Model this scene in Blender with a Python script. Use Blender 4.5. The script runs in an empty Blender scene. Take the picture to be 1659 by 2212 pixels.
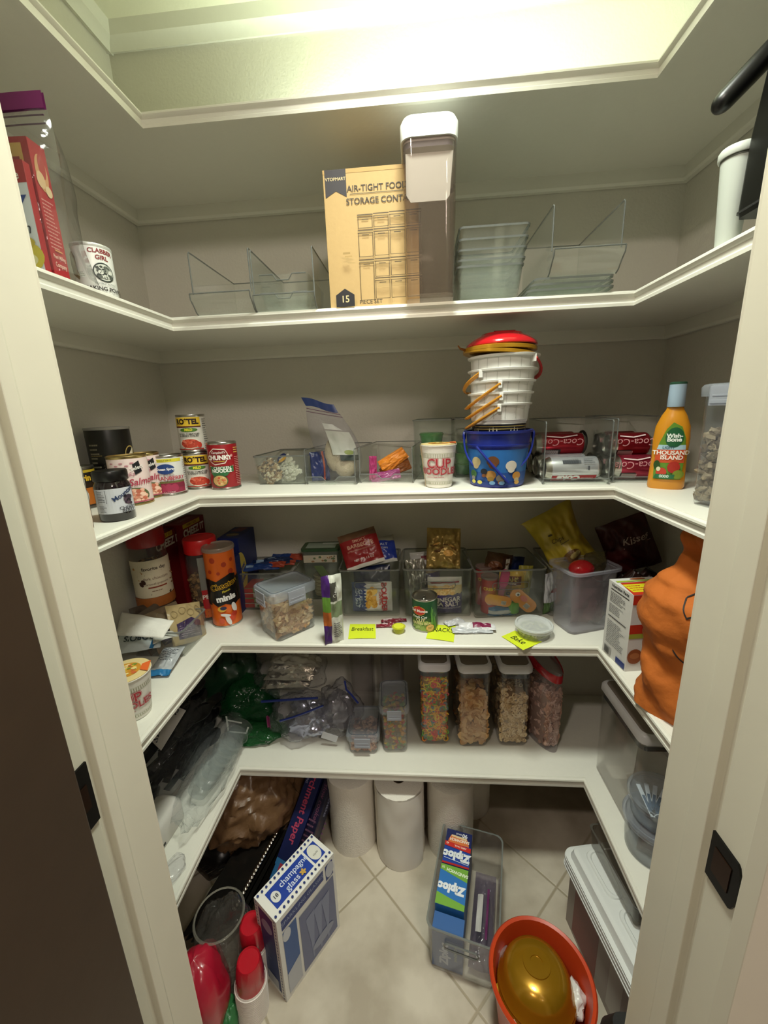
import bpy, math, random
from mathutils import Vector, Matrix, noise
from math import sin, cos, pi, radians, atan2, hypot
SC = bpy.context.scene
COL = SC.collection
# ---------------------------------------------------------------- camera model (1659 x 2212)
F, PITCH, YAW, ROLL, EYE = 872.83, 0.2456, -0.0825, -0.0377, 1.5
_r0 = Vector((cos(YAW), -sin(YAW), 0))
FW = Vector((sin(YAW)*cos(PITCH), cos(YAW)*cos(PITCH), -sin(PITCH)))
_u0 = _r0.cross(FW)
RT = cos(ROLL)*_r0 + sin(ROLL)*_u0
UP = -sin(ROLL)*_r0 + cos(ROLL)*_u0
def ray(x, y): return FW + RT*((x-829.5)/F) - UP*((y-1106)/F)
def A(x, y, z):            # the point of a level surface at height z seen at a pixel
    d = ray(x, y); return d*((z-EYE)/d.z) + Vector((0, 0, EYE))
def B(x, y, Y):            # the point at depth Y seen at a pixel
    d = ray(x, y); return d*(Y/d.y) + Vector((0, 0, EYE))
def Cx(x, y, Xp):
    d = ray(x, y); return d*(Xp/d.x) + Vector((0, 0, EYE))
def dep(p): return (p-Vector((0, 0, EYE))).dot(FW)
# shelf heights and pantry outline (metres, floor at 0)
Z0, Z1, Z2, Z3, Z4 = 2.131, 1.731, 1.3026, 0.8703, 0.4332
XL, XR, YF = -0.5715, 0.4823, 1.0
WL, WR, WB, WF, CEIL = -0.84, 0.7576, 1.3592, 0.47, 2.55
# ---------------------------------------------------------------- materials
def lin(c):
    if isinstance(c, str): c = [int(c[i:i+2], 16)/255 for i in (0, 2, 4)]
    return tuple((v/12.92 if v <= .04045 else ((v+.055)/1.055)**2.4) for v in c)+(1,)
_mc = {}
def mat(col, rough=.5, metal=0, coat=0, bump=0, bs=200, var=0, spec=.5, ani=0):
    k = (col, rough, metal, coat, bump, bs, var, spec)
    if k in _mc: return _mc[k]
    m = bpy.data.materials.new('mat_%s_%d' % (col, len(_mc))); m.use_nodes = True
    nt = m.node_tree; b = nt.nodes['Principled BSDF']
    b.inputs['Base Color'].default_value = lin(col); b.inputs['Roughness'].default_value = rough
    b.inputs['Metallic'].default_value = metal; b.inputs['Coat Weight'].default_value = coat
    b.inputs['Specular IOR Level'].default_value = spec
    m.diffuse_color = lin(col)
    if bump or var:
        tc = nt.nodes.new('ShaderNodeTexCoord'); nz = nt.nodes.new('ShaderNodeTexNoise')
        nz.inputs['Scale'].default_value = bs; nz.inputs['Detail'].default_value = 4
        nt.links.new(tc.outputs['Object'], nz.inputs['Vector'])
        if bump:
            bp = nt.nodes.new('ShaderNodeBump'); bp.inputs['Strength'].default_value = bump; bp.inputs['Distance'].default_value = .003
            nt.links.new(nz.outputs['Fac'], bp.inputs['Height']); nt.links.new(bp.outputs['Normal'], b.inputs['Normal'])
        if var:
            mx = nt.nodes.new('ShaderNodeMix'); mx.data_type = 'RGBA'
            c = lin(col); mx.inputs['A'].default_value = tuple(v*(1-var) for v in c[:3])+(1,); mx.inputs['B'].default_value = tuple(min(1, v*(1+var)) for v in c[:3])+(1,)
            nt.links.new(nz.outputs['Fac'], mx.inputs['Factor']); nt.links.new(mx.outputs['Result'], b.inputs['Base Color'])
    _mc[k] = m; return m
def clear(tint='f4f6f4', body=.04, rough=.06, refl=.55, bodycol='d8dcd8', bump=0, bs=60):
    """clear plastic sheet: lets light straight through, mirrors at a slant, slightly milky"""
    k = ('clear', tint, body, rough, refl, bodycol, bump, bs)
    if k in _mc: return _mc[k]
    m = bpy.data.materials.new('clear_plastic_%d' % len(_mc)); m.use_nodes = True; nt = m.node_tree; N = nt.nodes; L = nt.links
    N.remove(N['Principled BSDF']); out = N['Material Output']
    tr = N.new('ShaderNodeBsdfTransparent'); tr.inputs[0].default_value = lin(tint)
    gl = N.new('ShaderNodeBsdfGlossy'); gl.inputs['Roughness'].default_value = rough
    df = N.new('ShaderNodeBsdfDiffuse'); df.inputs[0].default_value = lin(bodycol)
    lw = N.new('ShaderNodeLayerWeight'); lw.inputs[0].default_value = .5; pw = N.new('ShaderNodeMath'); pw.operation = 'POWER'; pw.inputs[1].default_value = 3.2; L.new(lw.outputs['Facing'], pw.inputs[0])
    mm = N.new('ShaderNodeMath'); mm.operation = 'MULTIPLY_ADD'; mm.inputs[1].default_value = refl; mm.inputs[2].default_value = .022; mm.use_clamp = True
    m1 = N.new('ShaderNodeMixShader'); m1.inputs[0].default_value = body
    m2 = N.new('ShaderNodeMixShader')
    L.new(tr.outputs[0], m1.inputs[1]); L.new(df.outputs[0], m1.inputs[2])
    L.new(pw.outputs[0], mm.inputs[0]); L.new(mm.outputs[0], m2.inputs[0])
    L.new(m1.outputs[0], m2.inputs[1]); L.new(gl.outputs[0], m2.inputs[2]); L.new(m2.outputs[0], out.inputs[0])
    if bump:
        tc = N.new('ShaderNodeTexCoord'); nz = N.new('ShaderNodeTexNoise'); nz.inputs['Scale'].default_value = bs; nz.inputs['Detail'].default_value = 3; nz.inputs['Distortion'].default_value = 1.2
        bp = N.new('ShaderNodeBump'); bp.inputs['Strength'].default_value = bump; bp.inputs['Distance'].default_value = .01
        L.new(tc.outputs['Object'], nz.inputs['Vector']); L.new(nz.outputs['Fac'], bp.inputs['Height'])
        L.new(bp.outputs[0], gl.inputs['Normal']); L.new(bp.outputs[0], lw.inputs['Normal'])
    _mc[k] = m; return m
def X(c, **k): return c if isinstance(c, bpy.types.Material) else mat(c, **k)
CLR = clear('fdfefd', .025, .05, .5, 'e8ece8'); CLRD = clear('f8faf8', .04, .06, .5, 'dfe3df'); RIM = clear('8e938f', .30, .08, .9, 'b9bdb9')
FROST = clear('fafafc', .11, .18, .5, 'd4d6de'); BAG = clear('f6f6f9', .09, .10, 1.0, 'c8c8d0', .8, 45); BAG2 = clear('fcfcfd', .05, .1, .7, 'd0d0d8', .5, 30)
_L = clear('c4c8d2', .55, .25, .5, 'a9aeb8')
STEEL = mat('b9b7b0', .28, 1); GOLDM = mat('c9b27a', .3, 1)
# ---------------------------------------------------------------- mesh builder
class MB:
    def __init__(s): s.v = []; s.f = []; s.m = []; s.mats = []
    def mi(s, m):
        m = X(m)
        if m not in s.mats: s.mats.append(m)
        return s.mats.index(m)
    def add(s, vs, fs, m):
        o = len(s.v); k = s.mi(m); s.v += [tuple(v) for v in vs]
        for f in fs: s.f.append([i+o for i in f]); s.m.append(k)
        return s
    def box(s, a, b, m, rz=0, c=None):
        x0, y0, z0 = a; x1, y1, z1 = b
        vs = [Vector((x, y, z)) for z in (z0, z1) for y in (y0, y1) for x in (x0, x1)]
        if rz:
            c = Vector(c or ((x0+x1)/2, (y0+y1)/2, 0)); R = Matrix.Rotation(rz, 3, 'Z'); vs = [R@(v-c)+c for v in vs]
        return s.add(vs, [(0, 2, 3, 1), (4, 5, 7, 6), (0, 1, 5, 4), (2, 6, 7, 3), (0, 4, 6, 2), (1, 3, 7, 5)], m)
    def lathe(s, prof, m, n=32, c=(0, 0), cap=(1, 1), a0=0, sx=1, sy=1):
        """prof: (r, z[, material]) rings"""
        base = len(s.v); ring = []
        for p in prof:
            ring.append(len(s.v)); s.v += [(c[0]+sx*p[0]*cos(a0+2*pi*i/n), c[1]+sy*p[0]*sin(a0+2*pi*i/n), p[1]) for i in range(n)]
        for j in range(len(prof)-1):
            k = s.mi(prof[j+1][2] if len(prof[j+1]) > 2 else m)
            for i in range(n):
                s.f.append([ring[j]+i, ring[j]+(i+1) % n, ring[j+1]+(i+1) % n, ring[j+1]+i]); s.m.append(k)
        k = s.mi(m)
        if cap[0]: s.f.append([ring[0]+i for i in range(n)][::-1]); s.m.append(k)
        if cap[1]: s.f.append([ring[-1]+i for i in range(n)]); s.m.append(s.mi(prof[-1][2] if len(prof[-1]) > 2 else m))
        return s
    def loft(s, loops, m, caps=(1, 1), closed=True, lm=None):
        base = [len(s.v)+0]
        idx = []
        for lp in loops: idx.append(len(s.v)); s.v += [tuple(p) for p in lp]
        n = len(loops[0])
        for j in range(len(loops)-1):
            k = s.mi(lm[j] if lm and lm[j] else m)
            for i in range(n if closed else n-1):
                s.f.append([idx[j]+i, idx[j]+(i+1) % n, idx[j+1]+(i+1) % n, idx[j+1]+i]); s.m.append(k)
        k = s.mi(m)
        if caps[0]: s.f.append([idx[0]+i for i in range(n)][::-1]); s.m.append(k)
        if caps[1]: s.f.append([idx[-1]+i for i in range(n)]); s.m.append(k)
        return s
    def tube(s, pts, r, m, n=8, closed=False, flat=1):
        pts = [Vector(p) for p in pts]; L = []; N = len(pts); up = None
        for i, p in enumerate(pts):
            t = (pts[(i+1) % N]-pts[i-1]) if closed or 0 < i < N-1 else (pts[1]-pts[0] if i == 0 else pts[-1]-pts[-2])
            t.normalize()
            if up is None: up = t.orthogonal().normalized()
            up = (up-t*up.dot(t)).normalized(); w = t.cross(up)
            rr = r[i] if isinstance(r, (list, tuple)) else r
            L.append([p+up*rr*cos(2*pi*k/n)+w*rr*flat*sin(2*pi*k/n) for k in range(n)])
        if closed: L.append(L[0])
        return s.loft(L, m, (not closed, not closed))
    def grid(s, fn, nu, nv, m, paint=None, close_u=False):
        o = len(s.v)
        for j in range(nv+1):
            for i in range(nu+1): s.v.append(tuple(fn(i/nu, j/nv)))
        for j in range(nv):
            for i in range(nu):
                a = o+j*(nu+1)+i; s.f.append([a, a+1, a+nu+2, a+nu+1])
                s.m.append(s.mi((paint((i+.5)/nu, (j+.5)/nv) if paint else None) or m))
        return s
    def ball(s, c, r, m, n=10, k=7, jit=0, seed=0):
        c = Vector(c); r = (r, r, r) if not isinstance(r, (tuple, list)) else r; rnd = random.Random(seed)
        o = len(s.v); L = []
        for j in range(1, k):
            L.append([])
            for i in range(n):
                q = 1+jit*(rnd.random()-.5); th = pi*j/k; ph = 2*pi*i/n
                L[-1].append((c.x+q*r[0]*sin(th)*cos(ph), c.y+q*r[1]*sin(th)*sin(ph), c.z-q*r[2]*cos(th)))
        s.loft(L, m, (0, 0)); i0 = len(s.v); s.v += [(c.x, c.y, c.z-r[2]), (c.x, c.y, c.z+r[2])]; mk = s.mi(m); nl = o+(k-2)*n
        for i in range(n): s.f += [[i0, o+(i+1) % n, o+i], [i0+1, nl+i, nl+(i+1) % n]]; s.m += [mk, mk]
        return s
    def xf(s, M, start=0):
        for i in range(start, len(s.v)): s.v[i] = tuple(M@Vector(s.v[i]))
        return s
    def obj(s, name, parent=None, smooth=True, loc=None, bevel=0, angle=40, sub=0, M=None, label=None):
        me = bpy.data.meshes.new(name); me.from_pydata(s.v, [], s.f)
        for m in s.mats: me.materials.append(m)
        me.polygons.foreach_set('material_index', s.m)
        if smooth:
            me.polygons.foreach_set('use_smooth', [True]*len(s.f))
            try: me.set_sharp_from_angle(angle=radians(angle))
            except Exception: pass
        me.update(); o = bpy.data.objects.new(name, me); COL.objects.link(o)
        if parent: o.parent = parent
        if loc: o.location = loc
        if M: o.matrix_local = M
        if bevel:
            b = o.modifiers.new('bevel', 'BEVEL'); b.width = bevel; b.segments = 2; b.limit_method = 'ANGLE'
        if sub:
            b = o.modifiers.new('sub', 'SUBSURF'); b.levels = sub; b.render_levels = sub
        if label: o['label'] = label
        return o
def rr(w, d, r, z, n=5, ox=0, oy=0):
    """rounded rectangle loop, counter-clockwise, centred"""
    r = min(r, w/2-1e-5, d/2-1e-5); P = []
    for cx, cy, a in ((w/2-r, d/2-r, 0), (-w/2+r, d/2-r, pi/2), (-w/2+r, -d/2+r, pi), (w/2-r, -d/2+r, 1.5*pi)):
        for k in range(n+1): P.append((ox+cx+r*cos(a+k*pi/2/n), oy+cy+r*sin(a+k*pi/2/n), z))
    return P
def T(name, label, cat, loc=(0, 0, 0), rz=0, group=None, M=None):
    o = bpy.data.objects.new(name, None); COL.objects.link(o); o.empty_display_size = .03
    if M is not None: o.matrix_world = M
    else: o.location = loc; o.rotation_euler = (0, 0, rz)
    o['label'] = label; o['category'] = cat
    if group: o['group'] = group
    return o
def tag(o, label, cat, group=None, kind=None):
    o['label'] = label; o['category'] = cat
    if group: o['group'] = group
    if kind: o['kind'] = kind
    return o
def struct(o): o['kind'] = 'structure'; return o
def dup(root, loc=None, rz=None, label=None):
    r = root.copy(); COL.objects.link(r)
    if loc is not None: r.location = loc
    if rz is not None: r.rotation_euler = (r.rotation_euler[0], r.rotation_euler[1], rz)
    if label: r['label'] = label
    for ch in list(root.children):
        c = ch.copy(); COL.objects.link(c); c.parent = r
        for g in ch.children: d = g.copy(); COL.objects.link(d); d.parent = c
    return r
# ---------------------------------------------------------------- printed decoration
_tc = {}
def textmesh(s, bold):
    k = (s, bold)
    if k not in _tc:
        cu = bpy.data.curves.new('t', 'FONT'); cu.body = s; cu.size = 1; cu.align_x = 'CENTER'; cu.align_y = 'CENTER'; cu.resolution_u = 3; cu.offset = bold
        o = bpy.data.objects.new('t', cu); me = o.to_mesh()
        _tc[k] = ([tuple(v.co) for v in me.vertices], [tuple(p.vertices) for p in me.polygons])
        o.to_mesh_clear(); bpy.data.objects.remove(o); bpy.data.curves.remove(cu)
    return _tc[k]
class Decal:
    def __init__(s, fn, step=.006, h0=.0004, dh=.0002, rough=.45, vstep=None): s.fn = fn; s.b = MB(); s.step = step; s.vs = vstep or step*2; s.h = h0; s.dh = dh; s.rough = rough
    def M(s, c): return X(c, rough=s.rough) if isinstance(c, str) else c
    def r(s, u0, v0, u1, v1, c):
        nu = max(1, math.ceil(abs(u1-u0)/s.step)); nv = max(1, math.ceil(abs(v1-v0)/s.vs)); h = s.h
        s.b.grid(lambda a, b: s.fn(u0+a*(u1-u0), v0+b*(v1-v0), h), nu, nv, s.M(c)); s.h += s.dh; return s
    def e(s, cu, cv, ru, rv, c, n=22, rot=0):
        L = []; R = 1 if s.step > .5 else max(1, math.ceil(max(ru, rv)/.004))
        for j in range(R, 0, -1): L.append([(cu+ru*j/R*cos(2*pi*i/n)*cos(rot)-rv*j/R*sin(2*pi*i/n)*sin(rot), cv+rv*j/R*sin(2*pi*i/n)*cos(rot)+ru*j/R*cos(2*pi*i/n)*sin(rot)) for i in range(n)])
        s.b.loft([[s.fn(u, v, s.h) for u, v in l] for l in L], s.M(c), (0, 1)); s.h += s.dh; return s
    def ring(s, cu, cv, r1, r2, c, n=26, ry=1):
        s.b.loft([[s.fn(cu+r*cos(2*pi*i/n), cv+ry*r*sin(2*pi*i/n), s.h) for i in range(n)] for r in (r1, r2)], s.M(c), (0, 0)); s.h += s.dh; return s
    def p(s, pts, c):
        if s.step > .5: s.b.add([s.fn(u, v, s.h) for u, v in pts], [range(len(pts))], s.M(c)); s.h += s.dh; return s
        us = sorted(set(u for u, _ in pts)); n = max(1, math.ceil((us[-1]-us[0])/s.step)); us = sorted(set(us+[us[0]+(us[-1]-us[0])*i/n for i in range(1, n)])); e = 1e-7; S = []
        def span(x):
            y = [b+(d-b)*(x-a)/(g-a) for (a, b), (g, d) in zip(pts, pts[1:]+pts[:1]) if (a-x)*(g-x) <= 0 and a != g]; return (min(y), max(y)) if y else (0, 0)
        for a, b in zip(us, us[1:]):
            if b-a < 1e-6: continue
            (l0, h0), (l1, h1) = span(a+e), span(b-e); k = max(1, math.ceil(max(h0-l0, h1-l1)/s.vs))
            s.b.grid(lambda p, q: s.fn(a+(b-a)*p, (l0+(l1-l0)*p)*(1-q)+(h0+(h1-h0)*p)*q, s.h), 1, k, s.M(c))
        s.h += s.dh; return s
    def line(s, pts, w, c):
        for (a, b), (c2, d) in zip(pts, pts[1:]):
            L = hypot(c2-a, d-b) or 1; nx, ny = -(d-b)/L*w/2, (c2-a)/L*w/2
            s.b.add([s.fn(u, v, s.h) for u, v in ((a-nx, b-ny), (c2-nx, d-ny), (c2+nx, d+ny), (a+nx, b+ny))], [(0, 1, 2, 3)], s.M(c))
        s.h += s.dh; return s
    def t(s, txt, cu, cv, size, c, rot=0, bold=.0, sx=1, shear=0, arc=0):
        vs, fs = textmesh(txt, bold); ca, sa = cos(rot), sin(rot); Q = []
        for x, y, z in vs:
            x, y = (x+shear*y)*size*sx, y*size+arc*(x*size*sx)**2
            Q.append((cu+x*ca-y*sa, cv+x*sa+y*ca))
        if s.step < .5:
            T_ = [(f[0], f[i], f[i+1]) for f in fs for i in range(1, len(f)-1)]; fs = []; mid = {}
            def md(a, b):
                k = (min(a, b), max(a, b))
                if k not in mid: mid[k] = len(Q); Q.append(((Q[a][0]+Q[b][0])/2, (Q[a][1]+Q[b][1])/2))
                return mid[k]
            while T_:
                a, b, c2 = T_.pop(); L = [hypot(Q[p][0]-Q[q][0], Q[p][1]-Q[q][1]) for p, q in ((a, b), (b, c2), (c2, a))]; k = L.index(max(L))
                if L[k] > .0055:
                    a, b, c2 = ((a, b, c2), (b, c2, a), (c2, a, b))[k]; m = md(a, b); T_ += [(a, m, c2), (m, b, c2)]
                else: fs.append((a, b, c2))
        P = [s.fn(u, v, s.h) for u, v in Q]
        s.b.add(P, fs, s.M(c)); s.h += s.dh; return s
    def lines(s, u0, v0, u1, v1, n, c, seed=1, th=.35, words=True):
        """rows of fine print suggested by short bars"""
        R = random.Random(seed); dv = (v1-v0)/n; h = s.h
        for i in range(n):
            v = v1-(i+.5)*dv; u = u0; end = u0+(u1-u0)*(1 if not words else .6+.4*R.random())
            while u < end-1e-4:
                w = min(end-u, (u1-u0)*(.06+.14*R.random()))
                s.b.add([s.fn(a, b, h) for a, b in ((u, v-dv*th/2), (u+w, v-dv*th/2), (u+w, v+dv*th/2), (u, v+dv*th/2))], [(0, 1, 2, 3)], s.M(c)); u += w+(u1-u0)*.025
        s.h += s.dh; return s
    def dots(s, n, u0, v0, u1, v1, ra, cols, seed=3, asp=.8):
        R = random.Random(seed)
        for i in range(n):
            q = ra*(.6+.8*R.random()); s.e(u0+(u1-u0)*R.random(), v0+(v1-v0)*R.random(), q, q*asp, cols[i % len(cols)], 9); s.h -= s.dh*.9
        s.h += s.dh; return s
    def obj(s, parent, name='printed_label', label=None): return s.b.obj(name, parent, smooth=False, label=label)
def cyl(r): return lambda u, v, h: ((r+h)*sin(u/r), -(r+h)*cos(u/r), v)
def cone(r0, r1, z0, z1):
    def f(u, v, h):
        r = r0+(r1-r0)*(v-z0)/(z1-z0); return ((r+h)*sin(u/r), -(r+h)*cos(u/r), v)
    return f
def front(w=0, y=0): return lambda u, v, h: (u, y-h, v)
def topf(z): return lambda u, v, h: (u, v, z+h)
def leftf(x, dd=0): return lambda u, v, h: (x-h, dd-u, v)
def rightf(x, dd=0): return lambda u, v, h: (x+h, dd+u, v)
# ---------------------------------------------------------------- placing
def rnd(bx, by, ty, w, z):
    """foot and size of a round thing: front foot pixel, top pixel row, width in pixels, height of the surface"""
    f = A(bx, by, z); q = f-Vector((0, 0, EYE)); r = w*dep(f)/F/2*max(.7, dep(f)/math.sqrt(dep(f)**2+q.dot(RT)**2)); d = Vector((f.x, f.y, 0)).normalized()
    h = B(bx, ty, f.y).z-z; c = f+d*r
    return Vector((c.x, c.y, z)), r, h, atan2(-d.x, d.y)
def edge(pl, pr, ty, z):
    """front bottom edge seen between two pixels: middle, turn, width, height (ty at the first)"""
    a = A(*pl, z); b = A(*pr, z); m = (a+b)/2; h = B(pl[0], ty, a.y).z-z
    return Vector((m.x, m.y, z)), atan2(b.y-a.y, b.x-a.x), (b-a).length, h
# ================================================================ camera
cam = bpy.data.cameras.new('camera'); co = bpy.data.objects.new('camera', cam); COL.objects.link(co); SC.camera = co
co.matrix_world = Matrix(((RT.x, UP.x, -FW.x, 0), (RT.y, UP.y, -FW.y, 0), (RT.z, UP.z, -FW.z, EYE), (0, 0, 0, 1)))
cam.sensor_fit = 'HORIZONTAL'; cam.sensor_width = 36; cam.lens = F/1659*36; cam.clip_start = .02
vs = SC.view_settings; vs.view_transform = 'Standard'; vs.look = 'None'; vs.gamma = 1; vs.exposure = 0
SC.cycles.transparent_max_bounces = 96; SC.cycles.max_bounces = 8; SC.cycles.diffuse_bounces = 5; SC.cycles.glossy_bounces = 4
SC.cycles.sample_clamp_indirect = 4; SC.cycles.use_denoising = True
FZ = .05
# ================================================================ room
def wallmat(c, name):
    m = mat(c, .6, 0, 0, .25, 160, .03); return m
WALL = mat('cfcbc0', .6, 0, 0, .3, 140, .02); PAINT = mat('dddbd0', .42, 0, 0, .15, 60, .02); CEILM = mat('e4e2cd', .7, 0, 0, .3, 90)
JAMB = mat('d9d3c2', .38, 0, 0, .1, 20, .02)
b = MB(); b.box((WL-.05, WB, 0), (WR+.05, WB+.08, CEIL), WALL); struct(b.obj('wall_back', smooth=False))
b = MB(); b.box((WL-.08, WF-.1, 0), (WL, WB, CEIL), WALL); struct(b.obj('wall_left', smooth=False))
b = MB(); b.box((WR, WF-.1, 0), (WR+.08, WB, CEIL), WALL); struct(b.obj('wall_right', smooth=False))
b = MB(); b.box((WL-.08, WF-.1, CEIL), (WR+.08, WB+.08, CEIL+.06), CEILM); struct(b.obj('ceiling', smooth=False))
b = MB()   # door wall with its opening
b.box((-1.6, .345, 0), (-.405, WF-.012, 2.75), WALL); b.box((.333, .345, 0), (1.6, WF-.012, 2.75), WALL); b.box((-.405, .345, 2.42), (.333, WF-.012, 2.75), WALL)
struct(b.obj('wall_front', smooth=False))
# crown moulding around the ceiling
pr = [(0, 2.50), (.012, 2.495), (.018, 2.512), (.03, 2.52), (.036, 2.55)]
b = MB(); b.loft([[(x, WB-o, z) for o, z in pr] for x in (WL, WR)], PAINT, (0, 0), closed=False); struct(b.obj('trim_1'))
for k, (xw, sg) in enumerate(((WL, 1), (WR, -1))):
    b = MB(); b.loft([[(xw+sg*o, y, z) for o, z in pr] for y in (WF, WB)], PAINT, (0, 0), closed=False); struct(b.obj('trim_%d' % (k+2)))
# floor: square beige tiles laid on the diagonal
def tilemat():
    m = bpy.data.materials.new('floor_tile'); m.use_nodes = True; nt = m.node_tree; N = nt.nodes; L = nt.links; bs = N['Principled BSDF']
    tc = N.new('ShaderNodeTexCoord'); mp = N.new('ShaderNodeMapping'); mp.inputs['Rotation'].default_value = (0, 0, radians(45)); L.new(tc.outputs['Object'], mp.inputs[0])
    sp = N.new('ShaderNodeSeparateXYZ'); L.new(mp.outputs[0], sp.inputs[0])
    P = .400; res = []
    # after the turn: x' = (x-y)/sqrt2, y' = (x+y)/sqrt2
    for ax, off in (('X', -1.117/math.sqrt(2)), ('Y', .811/math.sqrt(2))):
        s = N.new('ShaderNodeMath'); s.operation = 'SUBTRACT'; L.new(sp.outputs[ax], s.inputs[0]); s.inputs[1].default_value = off-P*20
        d = N.new('ShaderNodeMath'); d.operation = 'DIVIDE'; L.new(s.outputs[0], d.inputs[0]); d.inputs[1].default_value = P
        f = N.new('ShaderNodeMath'); f.operation = 'FRACT'; L.new(d.outputs[0], f.inputs[0])
        c = N.new('ShaderNodeMath'); c.operation = 'PINGPONG'; L.new(f.outputs[0], c.inputs[0]); c.inputs[1].default_value = .5
        res.append(c)
    mn = N.new('ShaderNodeMath'); mn.operation = 'MINIMUM'; L.new(res[0].outputs[0], mn.inputs[0]); L.new(res[1].outputs[0], mn.inputs[1])
    rp = N.new('ShaderNodeMapRange'); rp.inputs['From Min'].default_value = .004; rp.inputs['From Max'].default_value = .011; L.new(mn.outputs[0], rp.inputs['Value'])
    nz = N.new('ShaderNodeTexNoise'); nz.inputs['Scale'].default_value = 7; nz.inputs['Detail'].default_value = 6; L.new(tc.outputs['Object'], nz.inputs[0])
    mx = N.new('ShaderNodeMix'); mx.data_type = 'RGBA'; mx.inputs['A'].default_value = lin('a89c8a'); mx.inputs['B'].default_value = lin('c9bfae'); 
    r2 = N.new('ShaderNodeMapRange'); r2.inputs['From Min'].default_value = .35; r2.inputs['From Max'].default_value = .65; L.new(nz.outputs['Fac'], r2.inputs['Value']); L.new(r2.outputs[0], mx.inputs['Factor'])
    m2 = N.new('ShaderNodeMix'); m2.data_type = 'RGBA'; m2.inputs['A'].default_value = lin('a1957f'); L.new(rp.outputs[0], m2.inputs['Factor']); L.new(mx.outputs['Result'], m2.inputs['B'])
    L.new(m2.outputs['Result'], bs.inputs['Base Color']); bs.inputs['Roughness'].default_value = .42
    bp = N.new('ShaderNodeBump'); bp.inputs['Strength'].default_value = .5; bp.inputs['Distance'].default_value = .002; L.new(rp.outputs[0], bp.inputs['Height']); L.new(bp.outputs[0], bs.inputs['Normal'])
    return m
b = MB(); b.box((-1.6, -2.4, -.05), (1.6, WB+.08, FZ), tilemat()); struct(b.obj('floor', smooth=False))
# kitchen behind the camera
b = MB(); b.box((-1.6, -2.4, 2.75), (1.6, WF-.012, 2.8), CEILM); struct(b.obj('ceiling', smooth=False))
b = MB(); b.box((-1.6, -2.45, 0), (1.6, -2.4, 2.75), mat('a8947c', .7)); struct(b.obj('wall_rear', smooth=False))
# door jambs: a rabbeted board each side, stop, casing, black strike plate
def jamb(x, s, n, ys):
    y3, y2, y1, y0 = ys   # inner edge, step, groove, room side
    b = MB()
    P = [(y3, 0), (y3, -.02), (y3+.012, -.02), (y3+.012, .045), (y0-.05, .045), (y0-.05, -.002), (y0-.022, -.006), (y0-.018, .0), (y0, .0), (y0, .001), (y1-.013, .001), (y1-.011, .006), (y1, .006), (y1+.002, .0), (y2-.003, .0), (y2, .0025), (y3-.004, .0025)]
    P = [(y3, .003), (y3, .05), (y0-.03, .05), (y0-.03, -.012), (y0-.012, -.014), (y0-.008, -.006), (y0-.002, 0), (y1-.013, 0), (y1-.011, .008), (y1, .008), (y1+.002, 0), (y2-.004, 0), (y2, .004), (y3-.003, .004)]
    lp = lambda z: [(x-s*o if s > 0 else x+o, y, z) for y, o in P]
    b.loft([lp(0.0), lp(2.42)], JAMB, (1, 1)); return struct(b.obj('door_%d' % n, smooth=False, bevel=.0012))
j1 = jamb(-.39, 1, 1, (.447, .392, .371, .335)); j2 = jamb(.318, -1, 2, (.458, .411, .378, .325))
BLK = mat('0d0b09', .35, .6); BLKP = mat('0b0b0b', .35)
# strike plates
def strike(x, s, y0, y1, z0, z1, par):
    b = MB(); L = []
    for o in (0, .0025):
        pts = []
        for k in range(9):
            a = -pi/2+pi*k/8; pts.append((x+s*o, y0+.006+(-cos(a))*(.007)-.0, (z0+z1)/2+sin(a)*(z1-z0)/2))
        pts += [(x+s*o, y1, z1), (x+s*o, y1, z0)]
        L.append(pts)
    b.loft(L, BLK); st = b.obj('strike_plate', par, smooth=False)
    c = MB(); c.box((x+s*.002, y0+.010, (z0+z1)/2-.016), (x+s*.0034, y1-.007, (z0+z1)/2+.016), mat('3a2417', .3, .8)); c.obj('latch_hole', st, smooth=False)
strike(-.39, 1, .322, .357, 1.035, 1.118, j1); strike(.318, -1, .326, .366, .985, 1.045, j2)
# white casing outside the opening, kitchen side
def casing(x0, x1, n):
    b = MB(); s = 1 if x1 > x0 else -1
    P = [(0, .345), (0, .322), (.008, .316), (.018, .322), (.05, .318), (.062, .312), (.07, .32), (.07, .345)]
    b.loft([[(x0+s*o, y, z) for o, y in P] for z in (0, 2.48)], mat('e6e0d6', .35)); struct(b.obj('trim_%d' % n, smooth=False))
casing(.332, .40, 4); casing(-.404, -.48, 5)
# dark brown door leaf swung open towards the kitchen
t = T('panelled_door', 'dark brown door leaf standing open beside the white jamb', 'door', (-.339, .3, 0))
DK = mat('3d2e22', .45, 0, 0, .1, 30, .12)
b = MB(); b.box((-.038, -.66, FZ+.01), (0, 0, 2.03), DK); b.obj('leaf', t, smooth=False, bevel=.002)
b = MB(); b.lathe([(.012, 0), (.012, .03), (.028, .04), (.028, .06), (.012, .07)], BLK, 20); b.xf(Matrix.Rotation(pi/2, 4, 'Y')); b.xf(Matrix.Translation((0, -.60, .95))); b.obj('knob', t)
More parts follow.
